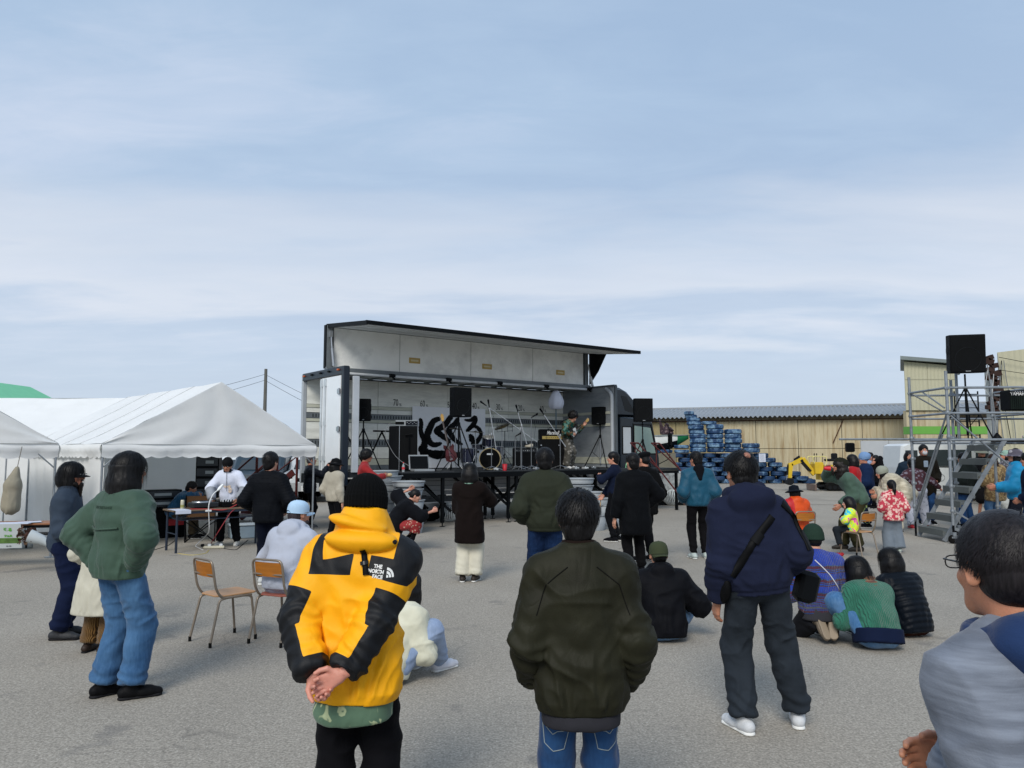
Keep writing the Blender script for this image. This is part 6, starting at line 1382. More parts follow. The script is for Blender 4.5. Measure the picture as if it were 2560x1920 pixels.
jar('striped round jar left of the brown coat woman', 1121, 1304, 44); jar('striped round jar in front of the black and white painted block', 1678, 1263, 42); jar('striped round jar half hidden behind the stacked basins', 1507, 1268, 40)
# block painted in black and white splashes, with the cap of a dark board above
p0, p1 = at(1600, 26.5), at(1716, 25.5); T = thing('painted_block', 'low block painted with black and white splashes', 'block', ((p0.x + p1.x) / 2, 26, 0)); spl = mat('splash_paint', '#a3a8a8', .7, var=.1, dirt=('#25292b', .95), ds=7); hb_ = CAMZ + (1130 - 1178) / F * 26; m = MB(); m.box((0, 0, hb_ / 2 + .1), (p1.x - p0.x + .5, .8, hb_ - .2), bev=.05); m.obj('block_body', spl, T); m = MB(); m.box((0, 0, .06), (p1.x - p0.x + .2, .6, .12)); m.obj('block_foot', BLK, T)
p0 = at(1658, 30); T = thing('painted_board', 'brown board with a white number nine shape behind the platform', 'board', (p0.x, 30, 0)); m = MB(); m.box((0, 0, .85), (.95, .06, 1.7)); m.obj('board', mat('board_brown', '#6d6a5d', .8, var=.2, dirt=('#444238', .5)), T); m = MB(); m.tube([(.05 + .13 * math.cos(t), -.04, .78 + .16 * math.sin(t)) for t in np.linspace(0, 6.28, 17)[:-1]], .035, 6, closed=True); m.tube([(-.35, -.04, 1.05), (-.22, -.04, .9), (-.1, -.04, .85)], .03, 6); m.obj('painted_number', mat('number_white', '#cfd2cf', .6), T)
# ================================================================ tyre wall
def tyre_mesh(r, h_):
 m = MB(); m.lathe([(r * .58, .04 * h_), (r * .84, -.01 * h_), (r * .94, .05 * h_), (r * .985, .18 * h_), (r * 1.01, .40 * h_), (r * .985, .46 * h_), (r * .985, .54 * h_), (r * 1.01, .60 * h_), (r * .985, .82 * h_), (r * .94, .95 * h_), (r * .84, 1.01 * h_), (r * .58, .98 * h_), (r * .55, .5 * h_)], 26, closed=True); return m.mesh('tyre')
tym = mat('blue_splash_rubber', '#12375f', .6, var=.45, vs=2.2, dirt=('#8fb4cc', .85), ds=3.4, bump=.4, bs=30); tyb = mat('blue_dark_rubber', '#16395f', .6, var=.45, vs=3, dirt=('#0c1722', .8), ds=2)
MESH_T = {}; ORD = 'topmost second third fourth fifth sixth seventh eighth ninth tenth eleventh twelfth'.split()
def od(i, f='first'): return f if i == 0 else ORD[i]
def tyre(px, py, wpx, label, g='blue painted tyres piled in a wall', Y=43.5, hp=11.6, dk_=False):
 key = (round(wpx), dk_)
 if key not in MESH_T: me = tyre_mesh(wpx / 2 / F * Y, hp / F * Y); me.materials.append(tyb if dk_ else tym); MESH_T[key] = me
 p = at(px, Y, py + hp / 2); o = link('tyre', MESH_T[key], None); o.location = (p.x, Y + random.uniform(-.1, .1), max(0, p.z)); o.rotation_euler = (0, 0, random.uniform(0, 6)); o['label'] = label; o['category'] = 'tyre'; o['group'] = g
for i, (px, py, w_) in enumerate(((1722, 1033, 25), (1728, 1041, 30), (1732, 1049, 34), (1734, 1058.5, 36), (1739, 1068, 39), (1742, 1079, 40), (1743.5, 1090.5, 41), (1744, 1102, 41), (1744.5, 1113.5, 41), (1745, 1125, 41))): tyre(px, py, w_, od(i, 'topmost') + ' blue tyre from the top of the tallest leaning stack', 'tyres of the tallest leaning stack', hp=(8.5 if i < 4 else 11.4))
for i, (px, py, w_) in enumerate(((1773, 1057.5, 37), (1787, 1067, 43), (1787, 1079, 43), (1787.5, 1090.5, 43), (1788, 1102, 43), (1788, 1113.5, 43), (1789, 1125, 42))): tyre(px, py, w_, od(i, 'topmost') + ' blue tyre from the top of the middle tall stack', 'tyres of the middle tall stack', hp=(8 if i == 0 else 11.4))
for i in range(5): tyre(1832 + (i % 2) * .6, 1079 + i * 11.5, 43, od(i, 'topmost') + ' blue tyre from the top of the right tall stack', 'tyres of the right tall stack')
for px, py in ((1877, 1114), (1878, 1126), (1704, 1115), (1704, 1126.5), (1663, 1126.5)): tyre(px, py, 43 if px > 1800 else 37, ('upper' if py < 1120 else 'lower') + (' wide blue tyre right of the tall stacks' if px > 1800 else ' blue tyre left of the tallest stack' if px > 1680 else ' blue tyre lying directly under the boat hull'), 'blue tyres lying on top of the wall')
rows = [(1138.5, 1692, 1925, 1), (1150, 1712, 1945, 0), (1161.5, 1690, 1965, 1), (1173, 1708, 1985, 0), (1184, 1695, 2005, 1), (1195.5, 1712, 2020, 0), (1206, 1690, 2045, 1)]
for ri, (py, xa, xb, sft) in enumerate(rows):
 px = xa; j = 0
 while px <= xb: j += 1; tyre(px + random.uniform(-1, 1), py, 33, f"{od(j - 1)} blue tyre from the left in the {od(ri, 'top')} row of the staggered wall", dk_=(random.random() < .35), hp=10.6); px += 41.5
for ri, (py, xa, xb, sft) in enumerate(rows):
 px = xa + 20
 while px <= xb - 5: tyre(px, py, 36, 'dark tyre in the rear layer of the staggered wall', 'tyres in the rear layer of the wall', Y=44.5, dk_=True, hp=11); px += 38
p0 = at(1906, 42.8, 1155); T = thing('paper_notice', 'white paper notice stuck on the tyre wall', 'notice', (p0.x, 42.8, p0.z)); m = MB(); m.box((0, 0, .23), (.37, .01, .46)); m.obj('paper', mat('notice_paper', '#c3c9d8', .8, var=.05), T)
m = MB();
for k in range(9): m.box((random.uniform(-.02, .02), -.008, .40 - k * .042), (random.uniform(.18, .28), .002, .008))
m.obj('print_line', mat('print_grey', '#7f8694', .8), T, kind='stuff')
# ---- boat bow with the seated laughing figure
b = at(1560, 44); xl = at(1722, 44).x - b.x; zd = CAMZ + (1130 - 1091) / F * 44; T = thing('fishing_boat', 'white boat bow with green tip resting beside the tyre wall', 'boat', (b.x, 44, 0)); m = MB(); vs = []; K = 16
for i in range(K + 1):
 u = i / K; x = u * xl; hw = .75 * (1 - u ** 2.4) + .01; sheer = zd + .04 * u; keel = zd - 1.12 + 1.0 * max(0, u - .38) ** 1.5 * 2.0; keel = min(keel, sheer - .05)
 for y, z in ((-hw, sheer), (-hw * .92, (sheer * .55 + keel * .45)), (-hw * .5, keel + (sheer - keel) * .12), (0, keel), (hw * .5, keel + (sheer - keel) * .12), (hw * .92, (sheer * .55 + keel * .45)), (hw, sheer)): vs.append((x, y, z))
fs = [(7 * i + k, 7 * i + 7 + k, 7 * i + 8 + k, 7 * i + 1 + k) for i in range(K) for k in range(6)] + [(7 * i, 7 * i + 6, 7 * i + 13, 7 * i + 7) for i in range(K)]; ng = int(K * .82)
m.add(vs, [f for f in fs if min(f) < 7 * ng and (min(f) % 7 in (0, 5) or f[1] - f[0] == 6)], True); m.obj('hull', mat('boat_white', '#c4c8c6', .4, var=.05), T)
m = MB(); m.add(vs, [f for f in fs if min(f) < 7 * ng and min(f) % 7 in (1, 2, 3, 4) and f[1] - f[0] != 6], True); m.obj('lower_hull', mat('boat_bottom', '#15181b', .6), T); m = MB(); m.add(vs, [f for f in fs if min(f) >= 7 * ng], True); m.obj('bow_tip', mat('boat_green', '#1f6b45', .4), T)
m = MB(); m.tube([(0, -.77, zd + .01), (xl * .5, -.66, zd + .03), (xl * .8, -.35, zd + .05), (xl, 0, zd + .06)], .03, 6); m.obj('gunwale', mat('boat_edge', '#8a9390', .5), T);
for x in (.5, 1.6, 2.6): m = MB(); m.box((x, 0, (zd - 1.1) / 2), (.25, .9, max(.3, zd - 1.1))); m.obj('cradle_block', mat('cradle', '#3a3630', .9), T)
p0 = at(1668, 44); T = thing('seated_statue', 'bronze laughing seated figure with one raised arm on the boat', 'statue', (p0.x, 44, zd + .03)); q = SDF(); s_ = 1.05
q.ell((0, 0, .18), (.30, .24, .17)).ell((0, -.02, .36), (.23, .19, .20), k=.08).ell((0, -.02, .60), (.12, .12, .13), k=.03).cap((-.2, 0, .42), (-.32, 0, .62), .07, .06, .04).cap((-.32, 0, .62), (-.38, 0, .86), .055, .035, .02).cap((-.38, 0, .86), (-.37, 0, .96), .035, .018, .02).cap((.2, -.02, .42), (.32, -.12, .30), .07, .055, .04).cap((.32, -.12, .3), (.22, -.22, .36), .05, .04, .02)
q.cap((-.38, .02, .85), (-.30, .05, .15), .05, .09, .05); q.ell((.24, -.1, .14), (.13, .15, .10), k=.04).ell((-.2, -.12, .12), (.14, .15, .09), k=.04); q.ell((.0, -.16, .57), (.045, .02, .012), k=.01, sub=True); q.ell((0, -.14, .61), (.02, .03, .02), k=.01)
for x in (-.12, .12): q.ell((x, 0, .57), (.02, .03, .06), k=.01)
sdf_obj('bronze_figure', q, .022, mat('bronze_statue', '#3f3034', .4, metal=.4, var=.2), T)
# ================================================================ mini excavator
def excavator():
 Y = 35.5; b = at(2070, Y); T = thing('mini_excavator', 'small yellow tracked excavator parked before the tyre wall', 'excavator', (b.x, Y, 0)); k = Y / F; X = lambda px: (px - 2070) * k; Z = lambda py: CAMZ + (1130 - py) * k + .04
 YL = mat('digger_yellow', '#d2b02c', .4, var=.06, dirt=('#8d7a3a', .3)); D = mat('digger_dark', '#1b1d20', .6)
 for y in (-.45, .45):
  m = MB(); m.prism([(X(2050), .12), (X(2058), .02), (X(2092), .02), (X(2104), .12), (X(2104), .30), (X(2096), .38), (X(2056), .38), (X(2050), .28)], y - .13, y + .13, 'Y', bev=.03); tk = m.obj('track', RUB, T)
  for q in range(4): m = MB(); m.M = Matrix.Translation((X(2059) + q * (X(2095) - X(2059)) / 3, y, .16)) @ Matrix.Rotation(R(90), 4, 'X'); m.lathe([(.09, -.15), (.09, .15)], 12); m.obj('track_roller', D, tk)
 m = MB(); m.box((X(2026), 0, .16), (.08, 1.05, .28), bev=.01); m.obj('dozer_blade', mat('blade_worn', '#6d5c54', .7, dirt=('#9a958c', .5)), T); m = MB(); m.bar((X(2027), -.3, .2), (X(2055), -.3, .25), .08); m.bar((X(2027), .3, .2), (X(2055), .3, .25), .08); m.obj('blade_arm', D, T)
 m = MB(); m.lathe([(.34, .36), (.34, .48)], 20, Matrix.Translation((X(2076), 0, 0))); m.obj('turntable', D, T)
 m = MB(); m.prism([(X(2047), Z(1201)), (X(2104), Z(1201)), (X(2108), Z(1190)), (X(2104), Z(1184)), (X(2047), Z(1184))], -.48, .48, 'Y', bev=.03); m.obj('body_base', YL, T); m = MB(); m.prism([(X(2052), Z(1184)), (X(2103), Z(1184)), (X(2104), Z(1172)), (X(2098), Z(1164)), (X(2056), Z(1164))], -.42, .42, 'Y', bev=.04); m.obj('engine_hood', YL, T)
 m = MB(); m.box(((X(2054) + X(2074)) / 2, -.43, Z(1175)), (.34, .02, .14)); m.obj('side_sticker', mat('sticker_grey', '#a9adb0', .5), T)
 m = MB(); m.prism([(X(2031), Z(1186)), (X(2050), Z(1186)), (X(2052), Z(1160)), (X(2049), Z(1157)), (X(2032), Z(1157)), (X(2030), Z(1162))], -.3, .3, 'Y', bev=.02); m.obj('front_console', YL, T)
 for y in (-.32, .32): m = MB(); m.tube(bend([(X(2029), y, Z(1160)), (X(2025), y, Z(1150)), (X(2026), y, Z(1143)), (X(2058), y, Z(1143)), (X(2059), y, Z(1158)), (X(2054), y, Z(1166))], .08), .022, 6); m.obj('guard_rail', mat('rail_yellow', '#d9cf8a', .4), T)
 m = MB(); m.box((X(2075), 0, Z(1152)), (.42, .5, .12), bev=.04); m.box((X(2085), 0, Z(1143)), (.12, .5, .3), bev=.04); m.obj('seat', D, T)
 for px in (2036, 2042, 2057): m = MB(); m.tube([(X(px), .1, Z(1160)), (X(px) + .03, .1, Z(1138))], .012, 5); m.lathe([(0, 0), (.03, .03), (.025, .07), (0, .09)], 8, Matrix.Translation((X(px) + .03, .1, Z(1140)))); m.obj('lever', D, T)
 def beam(name, a, b2, w0, w1, y=.09, mt=YL):
  a, b2 = Vector((X(a[0]), Z(a[1]))), Vector((X(b2[0]), Z(b2[1]))); d = (b2 - a).normalized(); n = Vector((-d.y, d.x)); m = MB(); m.prism([tuple(a + n * w0), tuple(b2 + n * w1), tuple(b2 - n * w1), tuple(a - n * w0)], -y, y, 'Y', bev=.02); return m.obj(name, mt, T)
 beam('boom', (2034, 1188), (2004, 1149), .10, .13); beam('boom_tip', (2006, 1150), (1976, 1163), .12, .08); beam('arm', (1976, 1160), (1972, 1197), .10, .07); beam('lower_plate', (2024, 1180), (2000, 1152), .05, .05, .12, D)
 beam('hydraulic_cylinder', (1999, 1143), (1985, 1152), .05, .05, .05, D); beam('hydraulic_rod', (1985, 1152), (1976, 1157), .02, .02, .02, STEEL); beam('hydraulic_cylinder', (1970, 1163), (1967, 1188), .04, .04, .04, D); beam('hydraulic_rod', (1967, 1188), (1965, 1202), .025, .025, .02, STEEL)
 m = MB(); m.prism([(X(1966), Z(1197)), (X(1978), Z(1197)), (X(1980), Z(1208)), (X(1972), Z(1214)), (X(1962), Z(1210))], -.22, .22, 'Y', bev=.02); m.obj('bucket', D, T)
 m = MB(); m.box((X(2098), -.485, Z(1192)), (.12, .012, .10)); m.box((X(2056), -.485, Z(1192)), (.05, .012, .10)); m.obj('decal_black', D, T)
excavator()
# ================================================================ vehicles
def vehicle(label, cat, loc, rz, L_, H_, prof, wins, col, Wd=1.7, name='parked_car', front=None, wr=.31, wx=(.8, None)):
 T = thing(name, label, cat, loc, rz); cm2 = mat('car_' + col.strip('#'), col, .3, var=.04, spec=.6, dirt=('#8f9392', .25), ds=1); m = MB(); m.prism(prof, -Wd / 2, Wd / 2, 'Y', bev=.09); b_ = m.obj('body', cm2, T); gl = mat('car_glass', '#2a3338', .08, var=.1, spec=.9)
 for w_ in wins:
  for y in (-Wd / 2 - .004, Wd / 2 + .004): m = MB(); cx = sum(p[0] for p in w_) / len(w_); cz = sum(p[1] for p in w_) / len(w_); m.prism(w_, y - .012, y + .012, 'Y'); m.obj('side_window', gl, b_)
 for x in (wx[0], wx[1] or L_ - .85):
  for y in (-Wd / 2 + .08, Wd / 2 - .08):
   m = MB(); m.M = Matrix.Translation((x, y, wr)) @ Matrix.Rotation(R(90), 4, 'X'); m.lathe([(wr * .6, -.10), (wr * .9, -.11), (wr, -.06), (wr, .06), (wr * .9, .11), (wr * .6, .10)], 24); w2 = m.obj('wheel', RUB, T)
   m = MB(); m.M = Matrix.Translation((x, y, wr)) @ Matrix.Rotation(R(90), 4, 'X'); m.lathe([(0, .08), (.06, .10), (wr * .55, .085), (wr * .62, .105)], 16); m.lathe([(0, -.08), (.06, -.10), (wr * .55, -.085), (wr * .62, -.105)], 16); m.obj('rim', STEEL, w2)
   m = MB(); m.M = Matrix.Translation((x, 0, wr)); s_ = 1 if y > 0 else -1; m.tube([(wr * 1.15 * math.cos(t), s_ * (Wd / 2 + .002), wr * 1.15 * math.sin(t)) for t in np.linspace(0, math.pi, 12)], .02, 5); m.obj('wheel_arch', RUB, b_)
 return T, b_, cm2
p = at(2238, 28.5); T, b_, c_ = vehicle('white delivery van with scribbled drawings on its side behind the scaffold', 'van', (p.x, 28.9, 0), R(-4), 4.7, 2.1, [(0.02, .35), (4.6, .35), (4.68, .6), (4.66, .95), (4.45, 1.15), (3.95, 1.95), (3.75, 2.06), (.25, 2.06), (.08, 1.98), (0, 1.2)], [[(.14, 1.28), (.62, 1.28), (.62, 1.82), (.20, 1.82)], [(.80, 1.25), (2.5, 1.25), (2.5, 1.84), (.80, 1.84)], [(2.65, 1.25), (3.5, 1.25), (3.45, 1.84), (2.65, 1.84)]], '#cfd3d4', name='parked_van', wx=(.75, 3.75))
m = MB(); rs = random.Random(2)
for k in range(7):
 cx, cz, r_ = .4 + k * .33 + rs.uniform(-.1, .1), rs.uniform(.7, 1.05), rs.uniform(.06, .16); m.tube([(cx + r_ * math.cos(t) * 1.2, -.862, cz + r_ * math.sin(t)) for t in np.linspace(0, rs.uniform(4, 6.2), 12)], .006, 4); m.tube([(cx - .05, -.862, cz), (cx + .06, -.862, cz + .05)], .005, 4)
m.obj('scribbled_drawing', mat('marker_grey', '#5c6468', .7), b_, kind='stuff'); m = MB(); m.box((1.65, -.86, 1.22), (1.7, .01, .03)); m.obj('slide_rail', BLK, b_)
suv = [(0, .4), (4.2, .4), (4.3, .7), (4.25, 1.0), (3.2, 1.12), (2.7, 1.62), (.5, 1.68), (.1, 1.1)]; wv = [[(.55, 1.12), (1.5, 1.12), (1.5, 1.55), (.7, 1.55)], [(1.6, 1.12), (2.85, 1.12), (2.6, 1.55), (1.6, 1.55)]]
def front(T, W_, hx, col='#cfd3d5'):
 for y in (-.55, .55): m = MB(); m.lathe([(0, .02), (.09, .015), (.11, -.02)], 16, Matrix.Translation((hx, y, .80)) @ Matrix.Rotation(R(90), 4, 'Y')); m.obj('headlight', mat('lamp_glass', '#e8ecee', .1), T)
 m = MB(); m.box((hx + .01, 0, .78), (.03, .75, .16), bev=.01); m.obj('grille', BLK, T); m = MB(); m.box((hx + .03, 0, .5), (.02, .36, .18)); m.obj('number_plate', mat('plate_white', '#c9cccd'), T)
 m = MB(); m.add([(hx - 1.08, -.65, 1.14), (hx - 1.08, .65, 1.14), (hx - 1.56, .58, 1.58), (hx - 1.56, -.58, 1.58)], [(0, 1, 2, 3)]); m.add([(hx - 1.07, -.65, 1.15), (hx - 1.07, .65, 1.15), (hx - 1.55, .58, 1.59), (hx - 1.55, -.58, 1.59)], [(0, 1, 2, 3)]); m.obj('windscreen', mat('car_glass', '#2a3338'), T)
for px, Y, col, lb in ((505, 27, '#c9ced0', 'white car parked behind the music tent'), (580, 26, '#1f3340', 'dark teal car parked behind the record player table'), (660, 27.5, '#16181b', 'black car parked beyond the red stairs'), (725, 27, '#b9bec2', 'silver car parked beside the truck rear')):
 p = at(px, Y); T, b_, c_ = vehicle(lb, 'car', (p.x + .3, Y + 4, 0), R(-85), 4.2, 1.65, suv, wv, col); front(T, 1.7, 4.27)
# ================================================================ red stairs behind the tent
T = thing('red_stairs', 'dark red steel stairs leading up to the truck rear', 'stairs', (at(735, 19.6).x, 19.6, 0), R(160))
for y in (0, .8):
 m = MB(); m.bar((0, y, 1.25), (1.6, y, .05), .05, .16); m.obj('stringer', RED, T); m = MB(); m.tube([(-.1, y, 2.1), (0, y, 2.1), (1.55, y, .95)], .024, 6); m.tube([(-.1, y, 1.65), (1.3, y, .7)], .016, 6); m.obj('handrail', RED, T)
 for x, z in ((-.1, 1.25), (.5, .88), (1.1, .42), (1.55, .1)): m = MB(); m.bar((x, y, 0 if x < 0 else z), (x, y, z + .86), .045); m.obj('post', RED, T)
for k in range(5): m = MB(); m.box((.15 + k * .3, .4, 1.1 - k * .23), (.26, .78, .03)); m.obj('step', RED, T)
T = thing('red_stairs', 'red tube stair rails on the side platform before the truck cab', 'stairs', tw(TL(1590, -1.0), -1.0, 0), TANG)
for k, x in enumerate((0, .9)):
 m = MB(); m.tube(bend([(x - .25, 0, 2.02), (x + .1, 0, 2.02), (x + 1.2, -.7, .35)], .05), .024, 6); m.obj('handrail', RED, T); m = MB(); m.tube([(x - .25, 0, 2.02), (x + .55, -.3, 1.30)], .02, 6); m.tube([(x - .05, 0, 2.02), (x - .05, 0, 1.3)], .02, 6); m.obj('brace', RED, T)
# ================================================================ school chairs
def chair(label, loc, rz, red=False):
 T = thing('school_chair', label, 'chair', loc, rz, 'wooden school chairs with tube frames'); s = .02
 # faces +Y; back at -Y
 m = MB(); z = .43; pts = [Vector(p) for p in ((-.17, .19, z), (-.16, -.12, z - .005), (.16, -.12, z - .005), (.17, .19, z))]; m.prism([(-.18, .20), (-.175, -.10), (-.12, -.17), (.12, -.17), (.175, -.10), (.18, .20), (.16, .225), (-.16, .225)], z, z + .014, 'Z', bev=.004); m.obj('seat', WOODL if not red else mat('seat_red', '#9c5a4a', .5), T)
 m = MB(); vs = []; K = 10
 for i in range(K + 1):
  x = -.155 + .31 * i / K; y = -.205 - .018 * (1 - (x / .155) ** 2)
  for zz in (.615, .745): vs += [(x, y - (zz - .6) * .12, zz), (x, y + .011 - (zz - .6) * .12, zz)]
 m.add(vs, [(4 * i + a, 4 * i + 4 + a, 4 * i + 4 + b, 4 * i + b) for i in range(K) for a, b in ((0, 2), (3, 1), (1, 0), (2, 3))] + [(0, 1, 3, 2), (4 * K, 4 * K + 2, 4 * K + 3, 4 * K + 1)]); m.obj('backrest', WOOD, T)
 m = MB(); m.tube(bend([(-.175, .17, z - .012), (-.175, -.13, z - .012), (-.175, -.19, z + .08), (-.175, -.235, .77), (.175, -.235, .77), (.175, -.19, z + .08), (.175, -.13, z - .012), (.175, .17, z - .012)], .06), .0115, 8); m.obj('back_frame', TUBE, T)
 m = MB(); m.tube([(-.175, -.215, .635), (.175, -.215, .635)], .010, 8); m.obj('cross_bar', TUBE, T); m = MB(); m.tube([(-.175, .15, z - .015), (.175, .15, z - .015)], .010, 8); m.obj('cross_bar', TUBE, T)
 for x in (-1, 1):
  for y in (-1, 1):
   a = Vector((x * .175, .15 if y > 0 else -.13, z - .012)); f = Vector((x * .19, .215 if y > 0 else -.235, .03)); m = MB(); m.tube(bend([a - Vector((0, y * .05, 0)), a + Vector((0, y * .02, -.01)), f], .03), .0115, 8); lg = m.obj('leg', TUBE, T); m = MB(); m.tube([f + Vector((0, 0, .015)), f - Vector((0, 0, .028))], .0145, 8); m.obj('rubber_foot', RUB, lg)
 return T
c1 = (G(475, 1605) + G(543, 1621) + G(578, 1581) + G(638, 1594)) / 4
ch1 = chair('empty wooden school chair standing alone on the asphalt', c1, R(-41))
c2 = G(706, 1600); chair('school chair carrying the man in the grey hoodie', c2, R(-25), True)
c3 = G(2000, 1392); chair('school chair under the child in orange', c3, R(8)); c4 = G(2148, 1394); c4b = c4; chair('school chair with the small child in tie-dye', c4, R(25))
# ================================================================ scaffold tower with speakers
def scaffold():
 T = thing('scaffold_tower', 'grey steel scaffold tower with diagonal braces and a stair', 'scaffold', (8.5, 15.0, 0));
 def pipe(name, a, b, r=.024): m = MB(); m.tube([a, b], r, 8); return m.obj(name, GALV, T)
 P_ = {'a': (0, 1.4, 3.35), 'b': (0, 0, 3.34), 'c': (1.75, 0, 3.3), 'd': (1.75, 1.4, 3.3), 'e': (.95, 1.5, 3.3), 'f': (3.5, 0, 3.3)}
 for k, (x, y, z) in P_.items():
  p = pipe('post', (x, y, .35), (x, y, z), .030); m = MB(); m.tube([(x, y, .14 if k != 'a' else .0), (x, y, .42)], .022, 8); m.obj('jack_leg', BLK, p)
  for zz in (.62, 1.1, 1.62, 2.05, 2.52, 3.0): m = MB(); m.lathe([(.038, zz - .03), (.046, zz), (.038, zz + .03)], 8, Matrix.Translation((x, y, 0))); m.box((x + .03, y, zz), (.05, .05, .045)); m.obj('coupler', GALV, p)
  if k != 'a':
   m = MB(); m.box((x, y, .18), (.06, .09, .08)); m.box((x + .03, y, .12), (.16, .05, .03)); c_ = m.obj('caster_fork', GALV, p); m = MB(); m.M = Matrix.Translation((x - .02, y, .085)) @ Matrix.Rotation(R(90), 4, 'X'); m.lathe([(.03, -.02), (.075, -.022), (.085, -.012), (.085, .012), (.075, .022), (.03, .02)], 18); m.obj('caster_wheel', RUB, c_)
 for z in (3.01, 2.51, 1.99):
  pipe('ledger', (-.05 if z > 2 else 0, 0, z), (4.2, 0, z + .03)); pipe('ledger', (0, -.05, z), (0, 1.45, z)); pipe('ledger', (0, 1.4, z - .05), (3.5, 1.4, z - .05), .021); pipe('ledger', (1.75, 0, z), (1.75, 1.4, z), .021)
 pipe('brace', (0, .0, 2.55), (-.0, 1.35, .55), .019); pipe('brace', (.02, .25, 2.1), (-.02, 1.4, .3), .019); pipe('brace', (.05, .02, 2.48), (1.72, .02, 1.0), .019); pipe('brace', (.02, 1.38, 3.0), (.9, 1.4, 2.5), .016); pipe('brace', (0, .9, 3.0), (0, .1, 2.62), .015)
 for y in (.25, 1.2): m = MB(); m.bar((-.05, y, .02), (1.25 if y < 1 else 1.2, y, 2.0), .03, .075); m.obj('stair_stringer', GALV, T)
 for k in range(7):
  t = (k + .6) / 7; m = MB(); m.box((-.05 + 1.28 * t, .72, .03 + 1.95 * t), (.24, .90, .03), Matrix.Rotation(R(-14), 3, 'Y')); m.obj('stair_tread', mat('tread_dark', '#565b5a', .75, var=.12, bump=.4, bs=60), T); m = MB(); m.box((-.16 + 1.28 * t, .72, .0 + 1.95 * t), (.02, .92, .12)); m.obj('tread_front', mat('tread_dark', '#565b5a'), T)
 for k in range(4): m = MB(); m.box((1.9 + k * .55, .7, 1.98), (.50, 1.3, .04)); m.obj('platform_board', mat('board_dark', '#2d2b29', .8), T)
 m = MB(); m.bar((-.0, .05, .30), (.5, .05, .12), .03, .06); m.bar((.5, .05, .35), (.05, .05, .62), .03, .03); m.obj('foot_brace', GALV, T)
scaffold()
b = Vector((10.25, 15.6, 2.0)); zt = CAMZ + (1130 - 934) / F * 15.6
b = Vector((at(2422, 15.7).x, 15.7, 1.98)); st = stand('tall black tripod stand carrying the big speaker above the scaffold', b, zt - 1.98, .55, .4, th=1.05)
sp = speaker('large black loudspeaker tilted on its stand above the scaffold', (b.x, b.y, zt + .02), .66, .78, .42, R(-14), 4)
m = MB(); m.tube([(.0, 0, 1.98), (0, 0, 3.6)], .03, 8); o = m.obj('scaffold_pole', GALV); o.location = (b.x + .08, b.y + .45, 0); o['label'] = 'grey upright pole directly behind the speaker stand'; o['category'] = 'pole'
b2 = Vector((at(2546, 15.9).x, 15.9, CAMZ + (1130 - 1027) / F * 15.9)); T = thing('guitar_amplifier', 'dark green amplifier with YAMAHA lettering on the scaffold rail', 'amplifier', b2, R(0)); m = MB(); m.box((.1, 0, .21), (.66, .3, .42), bev=.02); m.obj('cabinet', SPK, T); m = MB(); m.box((.1, -.155, .17), (.60, .012, .30)); g = m.obj('grille', mat('grille_green', '#16201c', .7, bump=.5, bs=90), T)
for k in range(14): m = MB(); m.box((-.17 + k * .042, -.163, .17), (.008, .006, .29)); m.obj('grille_slat', GRILL, g)
link('maker_name', text_mesh('YAMAHA', .085, Matrix.Translation((-.03, -.168, .335)) @ Matrix.Rotation(R(90), 4, 'X'), .001, bold=.002), mat('logo_white', '#d5d6d4', .4), T); m = MB()
for k in range(8): m.lathe([(.012, 0), (.012, .015), (0, .015)], 6, Matrix.Translation((-.1 + k * .05, -.158, .38)) @ Matrix.Rotation(R(90), 4, 'X'))
m.obj('knobs', STEEL, T, kind='stuff')
# colourful cloths and gear laid on the scaffold platform
def heap(name, label, cat, c, w_, h_, col, kind='plain', col2=None, seed=1, d_=.5):
 q = SDF(); rs_ = np.random.RandomState(seed)
 for k in range(9): x = (k / 8 - .5) * w_; q.cap((x - .1, rs_.uniform(-d_, d_) * .3, h_ * rs_.uniform(.1, .4)), (x + .12, rs_.uniform(-d_, d_) * .3, h_ * rs_.uniform(.2, .7)), h_ * rs_.uniform(.3, .6), h_ * rs_.uniform(.25, .5), .05)
 q.halfspace((0, 0, .005), (0, 0, -1)); o = sdf_obj(name, q, .02, fab('heap_' + name + str(seed), col, kind=kind, col2=col2), None, disp=lambda V: .012 * ridged(V, (14, 14, 14), seed, 1)); o.location = c; o['label'] = label; o['category'] = cat
heap('blanket', 'pale green and pink patterned blanket draped on the scaffold platform', 'blanket', (10.9, 15.2, 2.0), 1.3, .12, '#9fb98e', 'pattern', '#c9a8b4', 3); heap('cloth_bundle', 'dark red and black cloth bundle on the scaffold platform', 'cloth', (11.2, 15.5, 2.08), .8, .16, '#3a1a20', 'pattern', '#7e3a3f', 5)
b = Vector((at(2495, 15.4).x, 15.4, 2.02)); T = thing('floor_microphone', 'black boom lamp with pale cable loops on the scaffold platform', 'lamp', b); m = MB(); m.lathe([(.09, 0), (.08, .03), (.03, .10), (.015, .12)], 14); m.obj('base', BLK, T); m = MB(); m.tube([(0, 0, .1), (-.04, 0, .7), (-.12, 0, 1.5)], .012, 6); m.obj('stem', mat('cable_grey', '#7b8084'), T); m = MB(); m.tube([(-.1, 0, 1.45), (-.2, 0, 1.0), (-.06, 0, .8), (0, 0, 1.3)], .008, 5); m.obj('cable_loop', mat('cable_pale', '#b9bcbc', .6), T)
